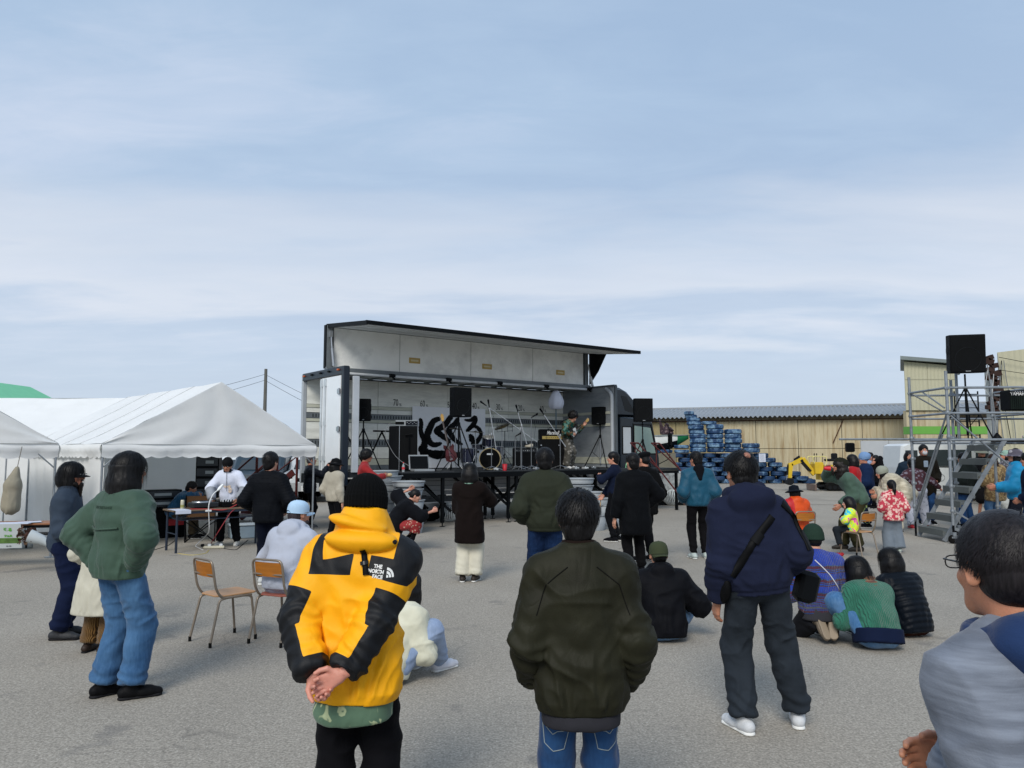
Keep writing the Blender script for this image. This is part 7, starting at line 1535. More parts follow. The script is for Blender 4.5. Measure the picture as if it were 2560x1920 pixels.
# ================================================================ music table under the tent
tp_ = (G(416, 1375) + G(439, 1384)) / 2; TD = Vector((.76, .65, 0)).normalized(); ta = math.atan2(TD.y, TD.x)
def table(label, o_, ang, L_, W_, hz, top, legc):
 T = thing('folding_table', label, 'table', o_, ang); m = MB(); m.box((L_ / 2, W_ / 2, hz - .015), (L_, W_, .03), bev=.008); m.obj('tabletop', top, T); m = MB(); m.box((L_ / 2, .02, hz - .05), (L_ - .06, .02, .04)); m.box((L_ / 2, W_ - .02, hz - .05), (L_ - .06, .02, .04)); m.obj('apron', legc, T)
 for x in (.08, L_ - .08):
  for y in (.03, W_ - .03): m = MB(); m.tube([(x, y, 0), (x, y, hz - .04)], .022, 8); m.obj('leg', legc, T)
  m = MB(); m.tube([(x, .03, .32), (x, W_ - .03, .32)], .012, 6); m.tube([(x, .03, .6), (x + (.3 if x < 1 else -.3), .03, hz - .05)], .010, 6); m.obj('cross_bar', legc, T)
 m = MB(); m.box((L_ / 2, W_ / 2, hz - .18), (L_ - .3, W_ - .1, .015)); m.obj('under_shelf', legc, T); return T
NV = mat('navy_metal', '#1d2838', .45); hz = .74
table('long folding table under the tent carrying the record players', tp_ - TD * .08 - Vector((-TD.y, TD.x, 0)) * .3, ta, 1.8, .6, hz, mat('table_top', '#6b5a48', .5, var=.1), NV)
tb = lambda x, y, z=0: tp_ + TD * (x - .08) + Vector((-TD.y, TD.x, 0)) * (y - .3) + Vector((0, 0, hz + z))
for x, lb in ((.62, 'record player left of the mixer on the music table'), (1.52, 'record player right of the mixer on the music table')):
 T = thing('record_player', lb, 'record player', tb(x, .33), ta, 'record players on the music table'); m = MB(); m.box((0, 0, .06), (.45, .35, .09), bev=.015); m.obj('plinth', mat('deck_dark', '#24282c', .4, metal=.3), T); m = MB(); m.lathe([(.155, .105), (.155, .125), (0, .125)], 32, Matrix.Translation((-.04, 0, 0))); pl = m.obj('platter', STEEL, T); m = MB(); m.lathe([(.150, .127), (.150, .130), (0, .130)], 32, Matrix.Translation((-.04, 0, 0))); m.obj('record', mat('vinyl', '#0d0d0f', .25), pl)
 m = MB(); m.lathe([(.025, .105), (.025, .15), (0, .15)], 10, Matrix.Translation((.17, .10, 0))); m.tube([(.17, .10, .155), (.16, -.05, .15), (.10, -.11, .14)], .008, 6); m.obj('tone_arm', STEEL, T)
T = thing('mixer', 'small black mixer with many knobs between the record players', 'mixer', tb(1.07, .33), ta); m = MB(); m.box((0, 0, .05), (.30, .34, .10), bev=.01); m.obj('mixer_case', BLK, T)
for i in range(4):
 for j in range(5): m = MB(); m.lathe([(.012, .10), (.010, .13), (0, .132)], 8, Matrix.Translation((-.11 + i * .072, -.12 + j * .055, 0))); m.obj('knob', STEEL if (i + j) % 2 else BLK, T)
T = thing('desk_lamp', 'white gooseneck clip lamp bending over the music table', 'lamp', tb(.60, .02), ta); m = MB(); m.tube(bend([(0, -.03, -.06), (-.0, -.05, .12), (.07, -.05, .27), (.16, -.05, .34)], .12, 6), .010, 8); m.obj('neck', WHT, T); m = MB(); m.tube([(.14, -.05, .325), (.18, -.05, .36), (.24, -.05, .43)], [.014, .032, .022], 10); m.obj('lamp_head', mat('lamp_white', '#e0e4e6', .3), T); m = MB(); m.box((0, -.03, -.03), (.10, .06, .035), bev=.006); m.obj('clip', WHT, T)
T = thing('drink_can', 'pale drink can on the left end of the music table', 'can', tb(.23, .25), 0); m = MB(); m.lathe([(.026, 0), (.033, .01), (.033, .15), (.027, .165), (0, .163)], 16); m.obj('can_body', mat('can_pale', '#c4bfa8', .35, metal=.3), T); m = MB(); m.lathe([(.0335, .03), (.0335, .08)], 16); m.obj('can_print', mat('can_print', '#8d8a52', .4), T)
T = thing('paper_sheet', 'white paper taped over the left corner of the music table', 'paper', tb(.14, .12, .002), ta); m = MB(); m.box((0, 0, .002), (.26, .44, .003)); m.box((-.0, -.221, -.03), (.26, .003, .06)); m.obj('paper', mat('notice_paper', '#c3c9d8'), T)
g0 = G(512, 1366); cable('red cable hanging from the mixer to the ground', [tb(1.2, .1), tb(1.0, -.05, -.05), tb(.75, -.05, -.45), g0 + Vector((.1, 0, .03))], '#8d2f36', .008); cable('red cable running along the front edge of the music table', [tb(.3, .05, .01), tb(.6, .0, -.0), tb(.9, -.02, -.04), tb(1.15, .1, .05)], '#b23a3a', .009)
cable('white lamp cable dropping to the power strip', [tb(.60, -.03, -.05), tb(.62, -.05, -.4), g0 + Vector((-.02, -.02, .15)), g0 + Vector((-.15, -.1, .02)), G(508, 1375)], '#c9cbcc', .008); cable('yellow cable curved on the asphalt by the table leg', [G(445, 1384), G(480, 1389), G(515, 1384), G(522, 1376)], '#b3a25c', .010)
for k, (a, b_, c_) in enumerate((((380, 1377), (420, 1365), (440, 1350)), ((430, 1330), (450, 1345), (500, 1330)), ((560, 1372), (590, 1376), (620, 1350)), ((590, 1330), (610, 1345), (625, 1300)))): cable(f"black cable lying {['left of the table legs', 'behind the table legs', 'right of the power strip', 'behind the disc jockey shoes'][k]}", [G(*a), G(*b_), G(*c_)], '#15171a', .010)
T = thing('power_strip', 'white power strip with plugs and taped cable on the asphalt', 'power strip', G(535, 1371), R(12)); m = MB(); m.box((0, 0, .025), (.36, .07, .045), bev=.01); m.obj('strip_body', mat('plastic_cream', '#cfcab4', .5), T)
for x in (-.2, -.08, .12): m = MB(); m.box((x, 0, .06), (.06, .05, .05), bev=.01); m.obj('plug', BLK if x < -.1 else WHT, T)
# racks, amplifier, camp chair, boxes
def rack(label, p, ang, w_, h_, n, col=BLK, z0=0, cat='equipment rack'):
 T = thing('equipment_rack', label, cat, (p.x, p.y, z0), ang); m = MB(); m.box((0, 0, h_ / 2), (w_, .4, h_), bev=.01); m.obj('rack_case', col, T)
 for k in range(n): m = MB(); m.box((0, -.205, h_ * (k + .5) / n), (w_ * .9, .02, h_ / n * .75)); u = m.obj('rack_unit', mat('rack_grey', '#3c4146', .4, metal=.3), T); m = MB(); m.box((w_ * .1, -.218, h_ * (k + .5) / n), (w_ * .35, .008, h_ / n * .3)); m.obj('unit_display', mat('display_pale', '#9aa4a8', .3), u)
rack('black equipment rack on a box left of the seated technician', at(392, 16.0), ta, .95, .36, 2, z0=.62); rack('tall dark amplifier cabinet behind the disc jockey', at(524, 17.2), .2, .48, .9, 4, z0=.75); p = at(400, 16.1); T = thing('crate', 'low black crate under the equipment rack', 'crate', (p.x, p.y, 0), ta); m = MB(); m.box((0, 0, .3), (1.0, .5, .6), bev=.02); m.obj('crate_body', BLK, T); m = MB(); m.box((.3, -.255, .35), (.3, .01, .2)); m.obj('crate_label', mat('label_red', '#c43a42'), T)
p = at(612, 16.0); T = thing('plastic_box', 'clear plastic storage box with lid behind the disc jockey feet', 'box', (p.x, p.y, 0), .5); m = MB(); m.box((0, 0, .13), (.5, .36, .26), bev=.02, taper=(1.06, 1.06)); m.obj('box_body', mat('frosted_plastic', '#8fa0ac', .3), T); m = MB(); m.box((0, 0, .275), (.56, .42, .03), bev=.008); m.obj('lid', mat('lid_pale', '#b6c0c6', .4), T)
p = G(500, 1352); T = thing('camp_chair', 'brown folding camp chair with its back to the camera behind the table', 'chair', p, R(20)); cb = fab('camp_brown', '#5c4129', crease=.4)
m = MB(); canvas(m, lambda u, v: (-.26 + .52 * u, -.22 - .05 * v - .03 * math.sin(math.pi * u), .48 + .42 * v), 8, 6); canvas(m, lambda u, v: (-.26 + .52 * u, -.225 - .05 * v - .03 * math.sin(math.pi * u), .48 + .42 * v), 8, 6); m.obj('backrest', cb, T); m = MB(); m.box((0, 0, .44), (.5, .45, .03)); m.obj('seat', cb, T)
for a, b_ in (((-.27, -.25, 0), (.27, .22, .46)), ((.27, -.25, 0), (-.27, .22, .46)), ((-.27, .25, 0), (-.27, -.22, .46)), ((.27, .25, 0), (.27, -.22, .46)), ((-.27, -.25, 0), (-.27, -.28, .92)), ((.27, -.25, 0), (.27, -.28, .92)), ((-.27, -.25, .02), (.27, -.25, .4)), ((.27, -.25, .02), (-.27, -.25, .4))): m = MB(); m.tube([a, b_], .012, 6); m.obj('frame_tube', BLK, T)
# ---- left tent: table with poster, hanging sack, tin box
p = G(40, 1395); table('wooden table with papers under the left tent', Vector((-10.9, 10.9, 0)), ta, 1.8, .5, .70, WOODL, NV) if False else None
Yp = 11.6; a_ = at(-150, Yp); table('low wooden table with papers at the left edge', (a_.x, Yp - .1, 0), R(12), 1.9, .5, .98 * (CAMZ - (1306 - 1130) / F * Yp), mat('table_wood', '#8b5d40', .5, var=.15), BLK)
p = at(36, 11.35); T = thing('poster', 'white poster with green Japanese lettering hanging from the table', 'poster', (p.x, p.y, CAMZ - (1366 - 1130) / F * 11.35), R(12)); hh = (1366 - 1304) / F * 11.35; M0 = Matrix.Rotation(R(14), 4, 'X')
def flat(w0, z0, w1, z1, name, mt, off=0.0): m = MB(); m.M = M0; m.box(((w0 + w1) / 2, off, (z0 + z1) / 2), (w1 - w0, .003, z1 - z0)); return m.obj(name, mt, T)
flat(-.17, 0, .17, hh, 'paper', mat('poster_paper', '#bcc3c4', .6, var=.04)); flat(-.165, .075, .165, .155, 'green_photo', mat('poster_green', '#56763a', .6, var=.35, vs=12), -.003)
fj = None
try:
 import glob
 for f_ in glob.glob(bpy.utils.resource_path('LOCAL') + '/datafiles/fonts/*CJK*'): fj = bpy.data.fonts.load(f_)
except Exception: fj = None
def jtext(s, size, z, name, col, x=0, b_=.0):
 if True:
  cu = bpy.data.curves.new('t', 'FONT'); cu.body = s; cu.size = size; cu.align_x = 'CENTER'; cu.align_y = 'CENTER'; cu.offset = b_; cu.resolution_u = 2; o = bpy.data.objects.new('t', cu); C.objects.link(o)
  if fj: cu.font = fj
  me = bpy.data.meshes.new_from_object(o.evaluated_get(bpy.context.evaluated_depsgraph_get())); bpy.data.objects.remove(o)
  for v in me.vertices: v.co = M0 @ Vector((x + v.co.x, -.006, z + v.co.y))
  link(name, me, mat(name + '_ink', col, .6), T)
jtext('巡る', .16, hh - .08, 'poster_title', '#5da33c', b_=.004); jtext('フェス', .10, hh - .175, 'poster_subtitle', '#5da33c', b_=.004); jtext('10. 29', .07, .035, 'poster_date', '#2c3034', b_=.001)
p = at(36, 12.6); T = thing('cloth_sack', 'beige cloth sack hanging from the left tent pole', 'sack', (p.x, p.y, 0)); q = SDF(); zt = CAMZ + (1130 - 1170) / F * 12.6; zb = CAMZ + (1130 - 1285) / F * 12.6
q.cap((.06, 0, zt), (0, 0, (zt + zb) / 2 + .1), .03, .12, .05); q.cap((0, 0, (zt + zb) / 2 + .1), (-.01, 0, zb + .14), .12, .135, .05); sdf_obj('sack_body', q, .012, fab('sack_beige', '#8d8878'), T, disp=lambda V: .012 * ridged(V, (12, 12, 2.5), 3, .8)); m = MB(); m.tube([(.06, 0, zt), (.12, 0, zt + .35)], .006, 4); m.obj('cord', mat('cord_grey', '#77736a', .8), T)
p = G(52, 1371); T = thing('tin_box', 'small grey oval tin case on the asphalt at the left', 'box', p, R(5)); m = MB(); m.lathe([(.20, 0), (.205, .02), (.205, .085), (.19, .10), (0, .105)], 28, None, 1, .6); m.obj('tin', mat('tin_grey', '#848a8a', .4, metal=.4), T); m = MB(); m.box((-.06, -.125, .06), (.03, .02, .08)); m.box((.14, -.095, .06), (.03, .02, .08)); m.obj('clasp', BLK, T)
Tb_ = thing('paper_stack', 'loose white papers on the left table', 'papers', (at(60, 11.9).x, 11.75, .98 * (CAMZ - (1306 - 1130) / F * Yp) + .002), .2); m = MB(); m.box((0, 0, .005), (.5, .3, .008)); m.obj('sheet', mat('notice_paper', '#c3c9d8'), Tb_); m = MB(); m.box((.2, .05, .014), (.3, .2, .006), Matrix.Rotation(.4, 3, 'Z')); m.obj('sheet', mat('notice_paper', '#c3c9d8'), Tb_)
Tb_ = thing('spray_bottle', 'blue bottle standing on the left table', 'bottle', (at(16, 11.9).x, 11.7, .98 * (CAMZ - (1306 - 1130) / F * Yp)), 0); m = MB(); m.lathe([(.03, 0), (.032, .02), (.028, .1), (.010, .13)], 12); m.obj('bottle_body', mat('light_blue', '#5aa6cf', .3), Tb_); m = MB(); m.tube([(0, 0, .12), (0, 0, .2)], .012, 6); m.tube([(0, 0, .2), (-.05, 0, .21)], .010, 6); m.obj('sprayer', mat('deep_blue', '#2050a8', .4), Tb_)
p = at(88, 11.2); q = SDF(); T = thing('dried_flowers', 'bunch of dried brown flowers wrapped in white paper', 'flowers', (p.x, p.y, CAMZ - (1350 - 1130) / F * 11.2), R(20))
m = MB(); rs = random.Random(9)
for k in range(60):
 a = Vector((rs.uniform(-.16, .05), rs.uniform(-.06, .06), rs.uniform(-.02, .2))); d = Vector((rs.uniform(-1, 1), rs.uniform(-1, 1), rs.uniform(-1, 1))) * .035; e = d.orthogonal() * .6; m.add([a - d, a + e, a + d, a - e], [(0, 1, 2, 3)])
m.obj('petals', mat('dried_petal', '#4a2f26', .9, var=.6, vs=20, dirt=('#5c6140', .6), ds=9), T, kind='stuff'); m = MB(); m.tube([(-.02, 0, .08), (.14, 0, .02), (.26, 0, -.08)], [.10, .07, .02], 10); m.obj('wrapping', mat('poster_paper', '#bcc3c4'), T)
# ================================================================ the audience
def fb(col, kind='plain', col2=None, **k): return fab('cloth_' + col.strip('#') + '_' + kind + (col2 or '').strip('#'), col, kind=kind, col2=col2, **k)
def pp(label, loc, head, H=1.7, rg=None, top=None, bottom=None, **k):
 r = rig(H / 1.72, **(rg or {})); return person(label, loc, head, r, max(loc[1], 1.6), top=top, bottom=bottom, **k)
JD, JM, JL = fb('#0c1b36', 'denim', '#1d3860'), fb('#1c4a80', 'denim', '#3f74a8', fold=1) if False else fb('#0f2f57', 'denim', '#23507f'), fb('#36618c', 'denim', '#7596b6')
BK = fb('#0b0c10'); POCK = dict(hl=(-.20, .13, .93), hr=(.20, .13, .93), el=(-.45, -1, 0), er=(.45, -1, 0))
FRONT = dict(hl=(-.10, .22, 1.05), hr=(.10, .22, 1.05), el=(-.7, -.6, -.5), er=(.7, -.6, -.5))
SIT = dict(pelvis=(0, -.02, .53), fl=(-.13, .42, .09), fr=(.13, .42, .09), hl=(-.12, .28, .66), hr=(.12, .28, .66), el=(-1, -.4, 0), er=(1, -.4, 0), lean=3, curve=5)
FLOOR = dict(pelvis=(0, 0, .13), lean=8, curve=12, fl=(-.17, .50, .09), fr=(.17, .50, .09), kl=(-.5, .3, 1), kr=(.5, .3, 1), hl=(-.12, .36, .36), hr=(.12, .36, .36), el=(-.5, -1, -.2), er=(.5, -1, -.2))
def beard(P, col='#15100e', k=1.0):
 r = P['r']; q = SDF(); s = r.hs; L = lambda x, y, z: r.HC + r.Hd @ np.array([x, y, z]) * s
 q.cap(L(-.04, .05, -.085), L(.04, .05, -.085), .028 * s, .028 * s, .02); q.cap(L(0, .085, -.09), L(0, .095, -.09 - .07 * k), .028 * s, .01 * s, .02); q.cap(L(-.02, .098, -.045), L(.02, .098, -.045), .006 * s, .006 * s, .01); sdf_obj('beard', q, .006, hairmat('hair_' + col.strip('#'), col), P['o'], disp=lambda V: .004 * ridged(V, (70, 70, 20), 3))
# --- man in the yellow and black shell jacket, hands clasped behind his back
def zone_y(V, r, s):
 x, z = V[:, 0] / s - .02, V[:, 2] / s
 zb = np.where(x < 0, 1.285 + .0 * x, 1.285 - .34 * np.clip(x - .05, 0, 1)); yoke = z - zb
 yoke = np.minimum(yoke, np.abs(x - .012 - (z - 1.3) * .15) - .038); yoke = np.minimum(yoke, x + .225 - (z - 1.25) * .15)
 yoke = np.minimum(yoke, np.where(x > .15, (z - 1.215) - (x - .20) * 1.0, 1)); out = yoke
 for a, b, c, q in ((r.SL, r.EL, r.WL, -1), (r.SR, r.ER, r.WR, 1)):
  d = c - b; L_ = np.linalg.norm(d); d = d / L_; t = (V - b) @ d / L_; ax = b + np.clip(t, 0, 1)[:, None] * d * L_; dist = np.linalg.norm(V - ax, axis=1); n_ = unit(np.array([q * .9, 0, -.62])); n_ = unit(n_ - d * (n_ @ d))
  inn = np.minimum(.095 * s - dist, (V - ax) @ n_ + .012 * s); u = b - a; Lu = np.linalg.norm(u); u = u / Lu; tu = (V - a) @ u / Lu; au = a + np.clip(tu, 0, 1)[:, None] * u * Lu; du = np.linalg.norm(V - au, axis=1)
  up = np.minimum(np.minimum((tu - .62) * Lu, .098 * s - du), (V - au) @ unit(np.array([q, 0, 0])) + .03 * s); low = np.minimum(inn, .02 + t * L_); cuff = np.minimum((t - .80) * L_, .085 * s - dist)
  out = np.maximum(out, np.maximum(np.maximum(low, up), cuff))
 c = r.N - r.T[:, 1] * .05 * s; h = np.minimum(.172 * s - np.hypot(V[:, 0] - c[0], (V[:, 1] - c[1]) * 1.0), V[:, 2] - r.N[2] + .045 * s + .02 * s * (np.abs(V[:, 0] - c[0]) / .1 / s))
 return np.minimum(out, -h)
def hood_y(Q, r, s):
 X, Y, Z = r.T[:, 0], r.T[:, 1], r.T[:, 2]; N_ = r.N
 Q.stack([N_ - Z * .03 * s, N_ + Z * .06 * s, N_ + Z * .15 * s], [.138 * s, .125 * s, .098 * s], [.125 * s, .125 * s, .105 * s], X, Y, .02, n=2.1)
 Q.ell(N_ - Y * .10 * s + Z * .005 * s, (.165 * s, .080 * s, .050 * s), r.T, .012); Q.ell(N_ - Y * .08 * s + Z * .08 * s - X * .02 * s, (.140 * s, .080 * s, .035 * s), np.array(Matrix.Rotation(R(12), 3, 'Y')) , .010)
YM = fab('shell_yellow', '#f2ab06', rough=.6, kind='zones', col2='#0a0d12', crease=.35, var=.05, sheen=0)
loc = at(900, 3.5) * Vector((1, 1, 0))
Y_ = pp('man in a yellow and black shell jacket, hands clasped behind his back', loc, 0, 1.645, dict(side=2.5, curve=3, hl=(-.145, -.235, .885), hr=(-.01, -.265, .885), el=(-1, .15, -.1), er=(1, .15, -.1), sw=1.08, hyaw=-6, hroll=0, neckf=.1),
  dict(mat=YM, ease=.030, w=1.16, len=.21, sleeve=1.18, zone=zone_y, extra=hood_y, fold=1.45, flare=1.06, name='shell_jacket', belly=.97), dict(mat=fab('ripstop_black', '#0b0b0f', crease=.5), w=1.4, seat=1.0, fold=1.2), hair='shortneat', hat=('beanie', '#060708', 'fine'), skin='#c98a78', eyes=False,
  hands=(dict(d=(.62, -.15, -.70), pn=(.1, -1, 0), side=1, curls=(58, 52, 46, 40), thumb=.7), dict(d=(-.86, -.10, -.42), pn=(-.05, -1, .05), side=1, curls=(62, 50, 34, 26), thumb=.25)), shoes=BK)
o = Y_['o']; s_ = 1.645 / 1.72; q = SDF(); r = Y_['r']; q.stack([r.P - np.array([0, 0, .30 * s_]), r.P - np.array([0, 0, .205])], [.168 * s_, .172 * s_], [.135 * s_, .14 * s_], (1, 0, 0), (0, 1, 0), .02); q.ell(r.P + np.array([-.03, -.02, -.27]) * s_, (.15 * s_, .125 * s_, .06 * s_), None, .03)
sdf_obj('undershirt', q, .0065, fb('#56715c', 'blotch', '#a9b58e'), o, disp=lambda V: .006 * ridged(V, (14, 14, 5), 8, .8))
strip_on(Y_['top'], [(.045, 1.335), (.058, 1.27), (.062, 1.232)], .024, 'hood_strap', mat('strap_black', '#08090b', .6), o, off=.006); strip_on(Y_['top'], [(.052, 1.29), (.055, 1.275)], .034, 'buckle', mat('buckle_black', '#111316', .3), o, off=.010, thick=.006)
LW = mat('logo_white', '#d5d6d4'); bx, bz = .128, 1.245
for k, t in enumerate(('THE', 'NORTH', 'FACE')):
 me = text_mesh(t, .0205, Matrix.Translation((bx - .016, 0, bz + .020 - k * .0205)) @ Matrix.Rotation(R(7), 4, 'Y') @ Matrix.Rotation(R(90), 4, 'X') @ Matrix.Translation((-.008 * (k == 1), 0, 0)), 0, sx=.95, bold=.0009); link('logo_text', decal_on(Y_['top'], me, .0025), LW, o)
m = MB()
for r0, r1 in ((.0, .009), (.012, .020), (.023, .031)):
 K = 10; c0 = (bx + .022, bz - .024); vs = []
 for i in range(K + 1): a = R(2 + 86 * i / K); vs += [(c0[0] + r0 * math.cos(a), 0, c0[1] + r0 * 1.3 * math.sin(a)), (c0[0] + r1 * math.cos(a), 0, c0[1] + r1 * 1.3 * math.sin(a))]
 m.add(vs, [(2 * i, 2 * i + 1, 2 * i + 3, 2 * i + 2) for i in range(K)])
link('logo_dome', decal_on(Y_['top'], m.mesh('logo_dome'), .0025), LW, o)
# --- man in the dark waxed jacket
WX = fab('waxed_olive', '#24241a', rough=.55, var=.3, crease=.7, sheen=0)
def collar_w(Q, r, s): Q.stack([r.N - r.T[:, 2] * .015 * s, r.N + r.T[:, 2] * .045 * s], [.088 * s, .078 * s], [.080 * s, .074 * s], r.T[:, 0], r.T[:, 1], .02)
W_ = pp('man in a dark waxed jacket and blue jeans with tousled black hair, front centre', at(1447, 3.3) * Vector((1, 1, 0)), 2, 1.59, dict(POCK, sw=1.02, hl=(-.20, .12, .86), hr=(.21, .10, .85), el=(-.45, -1, 0), er=(.45, -1, 0), hyaw=-4, curve=3), dict(mat=WX, ease=.030, w=1.08, len=.17, sleeve=1.1, fold=1.6, flare=1.04, extra=collar_w, belly=1.0), dict(mat=JM, w=1.2, seat=1.04), hair='short', strands=3000, skin='#b97f66', shoes=BK)
o = W_['o']; r = W_['r']; s_ = r.s; q = SDF(); q.stack([r.P - np.array([0, 0, .225 * s_]), r.P - np.array([0, 0, .16])], [.172 * s_] * 2, [.138 * s_] * 2, (1, 0, 0), (0, 1, 0), .02); q.ell(r.P + np.array([0, -.03, -.21]) * s_, (.15 * s_, .115 * s_, .035 * s_), None, .03); sdf_obj('shirt_tail', q, .007, fb('#2c2c31'), o, disp=lambda V: .004 * ridged(V, (14, 14, 5), 4, .8))
SK = mat('corduroy_collar', '#1a110d', .9); q = SDF(); q.stack([r.N - r.T[:, 2] * .005 * s_, r.N + r.T[:, 2] * .072 * s_], [.100 * s_, .079 * s_], [.095 * s_, .076 * s_], r.T[:, 0], r.T[:, 1], 0); sdf_obj('collar', q, .006, SK, o)
ST = mat('stitch_pale', '#8f9a9c', .8); zj = r.P[2]
for q_ in (-1, 1):
 for pts in ([(q_ * .045, zj - .215), (q_ * .065, zj - .30), (q_ * .070, zj - .325), (q_ * .115, zj - .335), (q_ * .150, zj - .305), (q_ * .158, zj - .215)], [(q_ * .052, zj - .243), (q_ * .10, zj - .248), (q_ * .118, zj - .262), (q_ * .152, zj - .225)]): strip_on(W_['bottom'], pts, .0028, 'pocket_stitching', ST, o, off=.001, thick=.0015, steps=6, cross=2)
strip_on(W_['bottom'], [(.002, zj - .20), (.006, zj - .33)], .006, 'seam', ST, o, off=.001, thick=.0015, cross=2); strip_on(W_['bottom'], [(.048, zj - .222), (.055, zj - .222)], .008, 'red_tab', mat('label_red', '#c43a42'), o, off=.003, cross=2)
for q_ in (-1, 1): strip_on(W_['top'], [(q_ * .06, r.N[2] - .03), (q_ * .15, r.N[2] - .10), (q_ * .19, r.N[2] - .22)], .004, 'shoulder_seam', mat('seam_dark', '#0c0c0a', .8), o, off=.0005, thick=.0015, cross=2)
# --- man in the navy hoodie with a camera bag
NV_ = fb('#1d2236', rough=.95)
H_ = pp('tall man in a navy hoodie and grey trousers with a black sling bag, thinning crown', G(1915, 1832), 4, 1.76, dict(pelvis=(-.03, 0, .93), side=-5.5, curve=5, fl=(-.13, .02, .09), fr=(.25, .10, .09), toel=16, toer=-20, hl=(-.27, .05, .79), hr=(.19, .14, .96), el=(-.2, -1, 0), er=(.2, -1, 0), sw=1.0, hyaw=8, hroll=-3), dict(mat=NV_, ease=.030, w=1.22, len=.045, sleeve=1.2, hood=1.25, rib=1, fold=1.2, name='hoodie', belly=1.05), dict(mat=fb('#282e35', var=.16), w=1.4, seat=1.08, fold=1.3, flare=1.1), hair='short', strands=2200, skin='#b57d62', shoes='#c9cccf', sole='#e2e2de')
o = H_['o']; z = H_['r'].N[2]; SB = mat('strap_black', '#08090b'); strip_on(H_['top'], [(.03, z - .10), (-.12, z - .27), (-.235, z - .47)], .044, 'sling_strap', SB, o, off=.004, thick=.003, steps=8); strip_on(H_['top'], [(-.055, z - .20), (-.105, z - .255)], .054, 'strap_pad', mat('pad_black', '#101113', .7), o, off=.008, thick=.004); q = SDF(); q.ell((-.255, .02, z - .53), (.05, .12, .13)); sdf_obj('sling_bag', q, .012, SB, o)
strip_on(H_['top'], [(.12, z - .02), (.20, z - .10), (.245, z - .3)], .045, 'camera_strap', SB, o, off=.008, thick=.005); m = MB(); m.box((.30, .02, z - .56), (.13, .12, .20), Matrix.Rotation(R(15), 3, 'Y'), bev=.025); m.obj('camera_bag', BLK, o); q = SDF(); r = H_['r']; c = r.HC + r.Hd @ np.array([.005, -.088, .092]) * r.s; q.ell(c, (.030, .030, .030), r.Hd); sdf_obj('bald_spot', q, .006, skinmat('skin_8f6250', '#8f6250'), o)
# --- man at the right edge, close to the camera
loc = at(2536, 1.72) * Vector((1, 1, 0)); SG = fab('slub_grey', '#5f6570', kind='slub', col2='#7d8490', crease=.35, var=.06)
N_ = pp('man with glasses and cropped hair in a grey sweater, cut off by the right edge', loc, 28, 1.62, dict(hl=(-.10, .12, 1.15), hr=(.05, .22, 1.10), el=(-.5, -1, -.5), er=(1, -.3, -.3), sw=1.1, hyaw=-14, hs=1.04, twist=-8, neckf=.25), dict(mat=SG, ease=.025, w=1.2, len=.1, sleeve=1.3, fold=1.1, name='sweater'), dict(mat=BK), hair='fade', strands=5500, haircol='#171416', skin='#bf8466', eyes=True, hands=(dict(d=(-.1, .2, -1), pn=(.9, -.2, .1), curl=35), 'relaxed'), shoes=BK, hq=1.6)
r = N_['r']; glasses(N_['o'], r.HM); q = SDF(); s_ = r.s; X, Y, Z = r.T[:, 0], r.T[:, 1], r.T[:, 2]; q.stack([r.N - Z * .05 * s_, r.N + Z * .03 * s_], [.145 * s_, .118 * s_], [.13 * s_, .112 * s_], X, Y, .02); q.cap(r.N - Y * .10 * s_ - Z * .03, r.CH - Y * .155 * s_ + Z * .02 + X * .01, .085, .06, .05, squash=(npv(Y), 1.7)); q.cap(r.CH - Y * .15 * s_ + X * .02, r.W - Y * .15 * s_ + X * .06, .065, .075, .05, squash=(npv(Y), 1.5)); q.ell(r.N - Y * .09 * s_, (.13, .06, .05), r.T, .04)
q.ell(r.N - Y * .075 * s_ + Z * .02, (.155, .09, .062), r.T, .03); q.cap(r.N - Y * .13, r.CH - Y * .16, .11, .08, .04, squash=(npv(Y), 1.5)); sdf_obj('navy_hood', q, .006, fb('#172f56', crease=.8), N_['o'], disp=lambda V: .009 * ridged(V @ r.T, (12, 12, 5), 6, 1.0))
# --- left group
GJ = fb('#3a5144', crease=.6, rough=.75)
def coll(Q, r, s): Q.stack([r.N - r.T[:, 2] * .01 * s, r.N + r.T[:, 2] * .05 * s], [.08 * s, .072 * s], [.075 * s, .07 * s], r.T[:, 0], r.T[:, 1], .02)
g_ = pp('person with long black hair in a green canvas jacket and light jeans, hands on hips', G(283, 1744), -28, 1.755, dict(hl=(-.19, -.02, .94), hr=(.20, -.02, .95), el=(-1, -.5, 0), er=(1, -.5, 0), fl=(-.10, -.02, .09), fr=(.13, .04, .09), toel=-12, toer=-32, hyaw=-8, curve=2, sw=1.05), dict(mat=GJ, ease=.030, w=1.14, len=.09, sleeve=1.35, fold=1.3, extra=coll), dict(mat=fb('#274c72', 'denim', '#50789e'), w=1.45, seat=1.08, fold=1.2, flare=1.15), hair='long', strands=900, skin='#c08a70', shoes='#0c0c0e', sole='#1d1d1f')
z = g_['r'].N[2]; strip_on(g_['top'], [(-.17, z - .235), (-.05, z - .25), (.15, z - .235)], .010, 'back_vent_flap', GJ, g_['o'], off=.010, thick=.006); link('faded_print', decal_on(g_['top'], text_mesh('OPEN TRUE RANGE', .026, Matrix.Translation((-.02, 0, z - .095)) @ Matrix.Rotation(R(90), 4, 'X'), 0, sx=.9, bold=.001), .002), mat('faded_ink', '#22382b', .9), g_['o'])
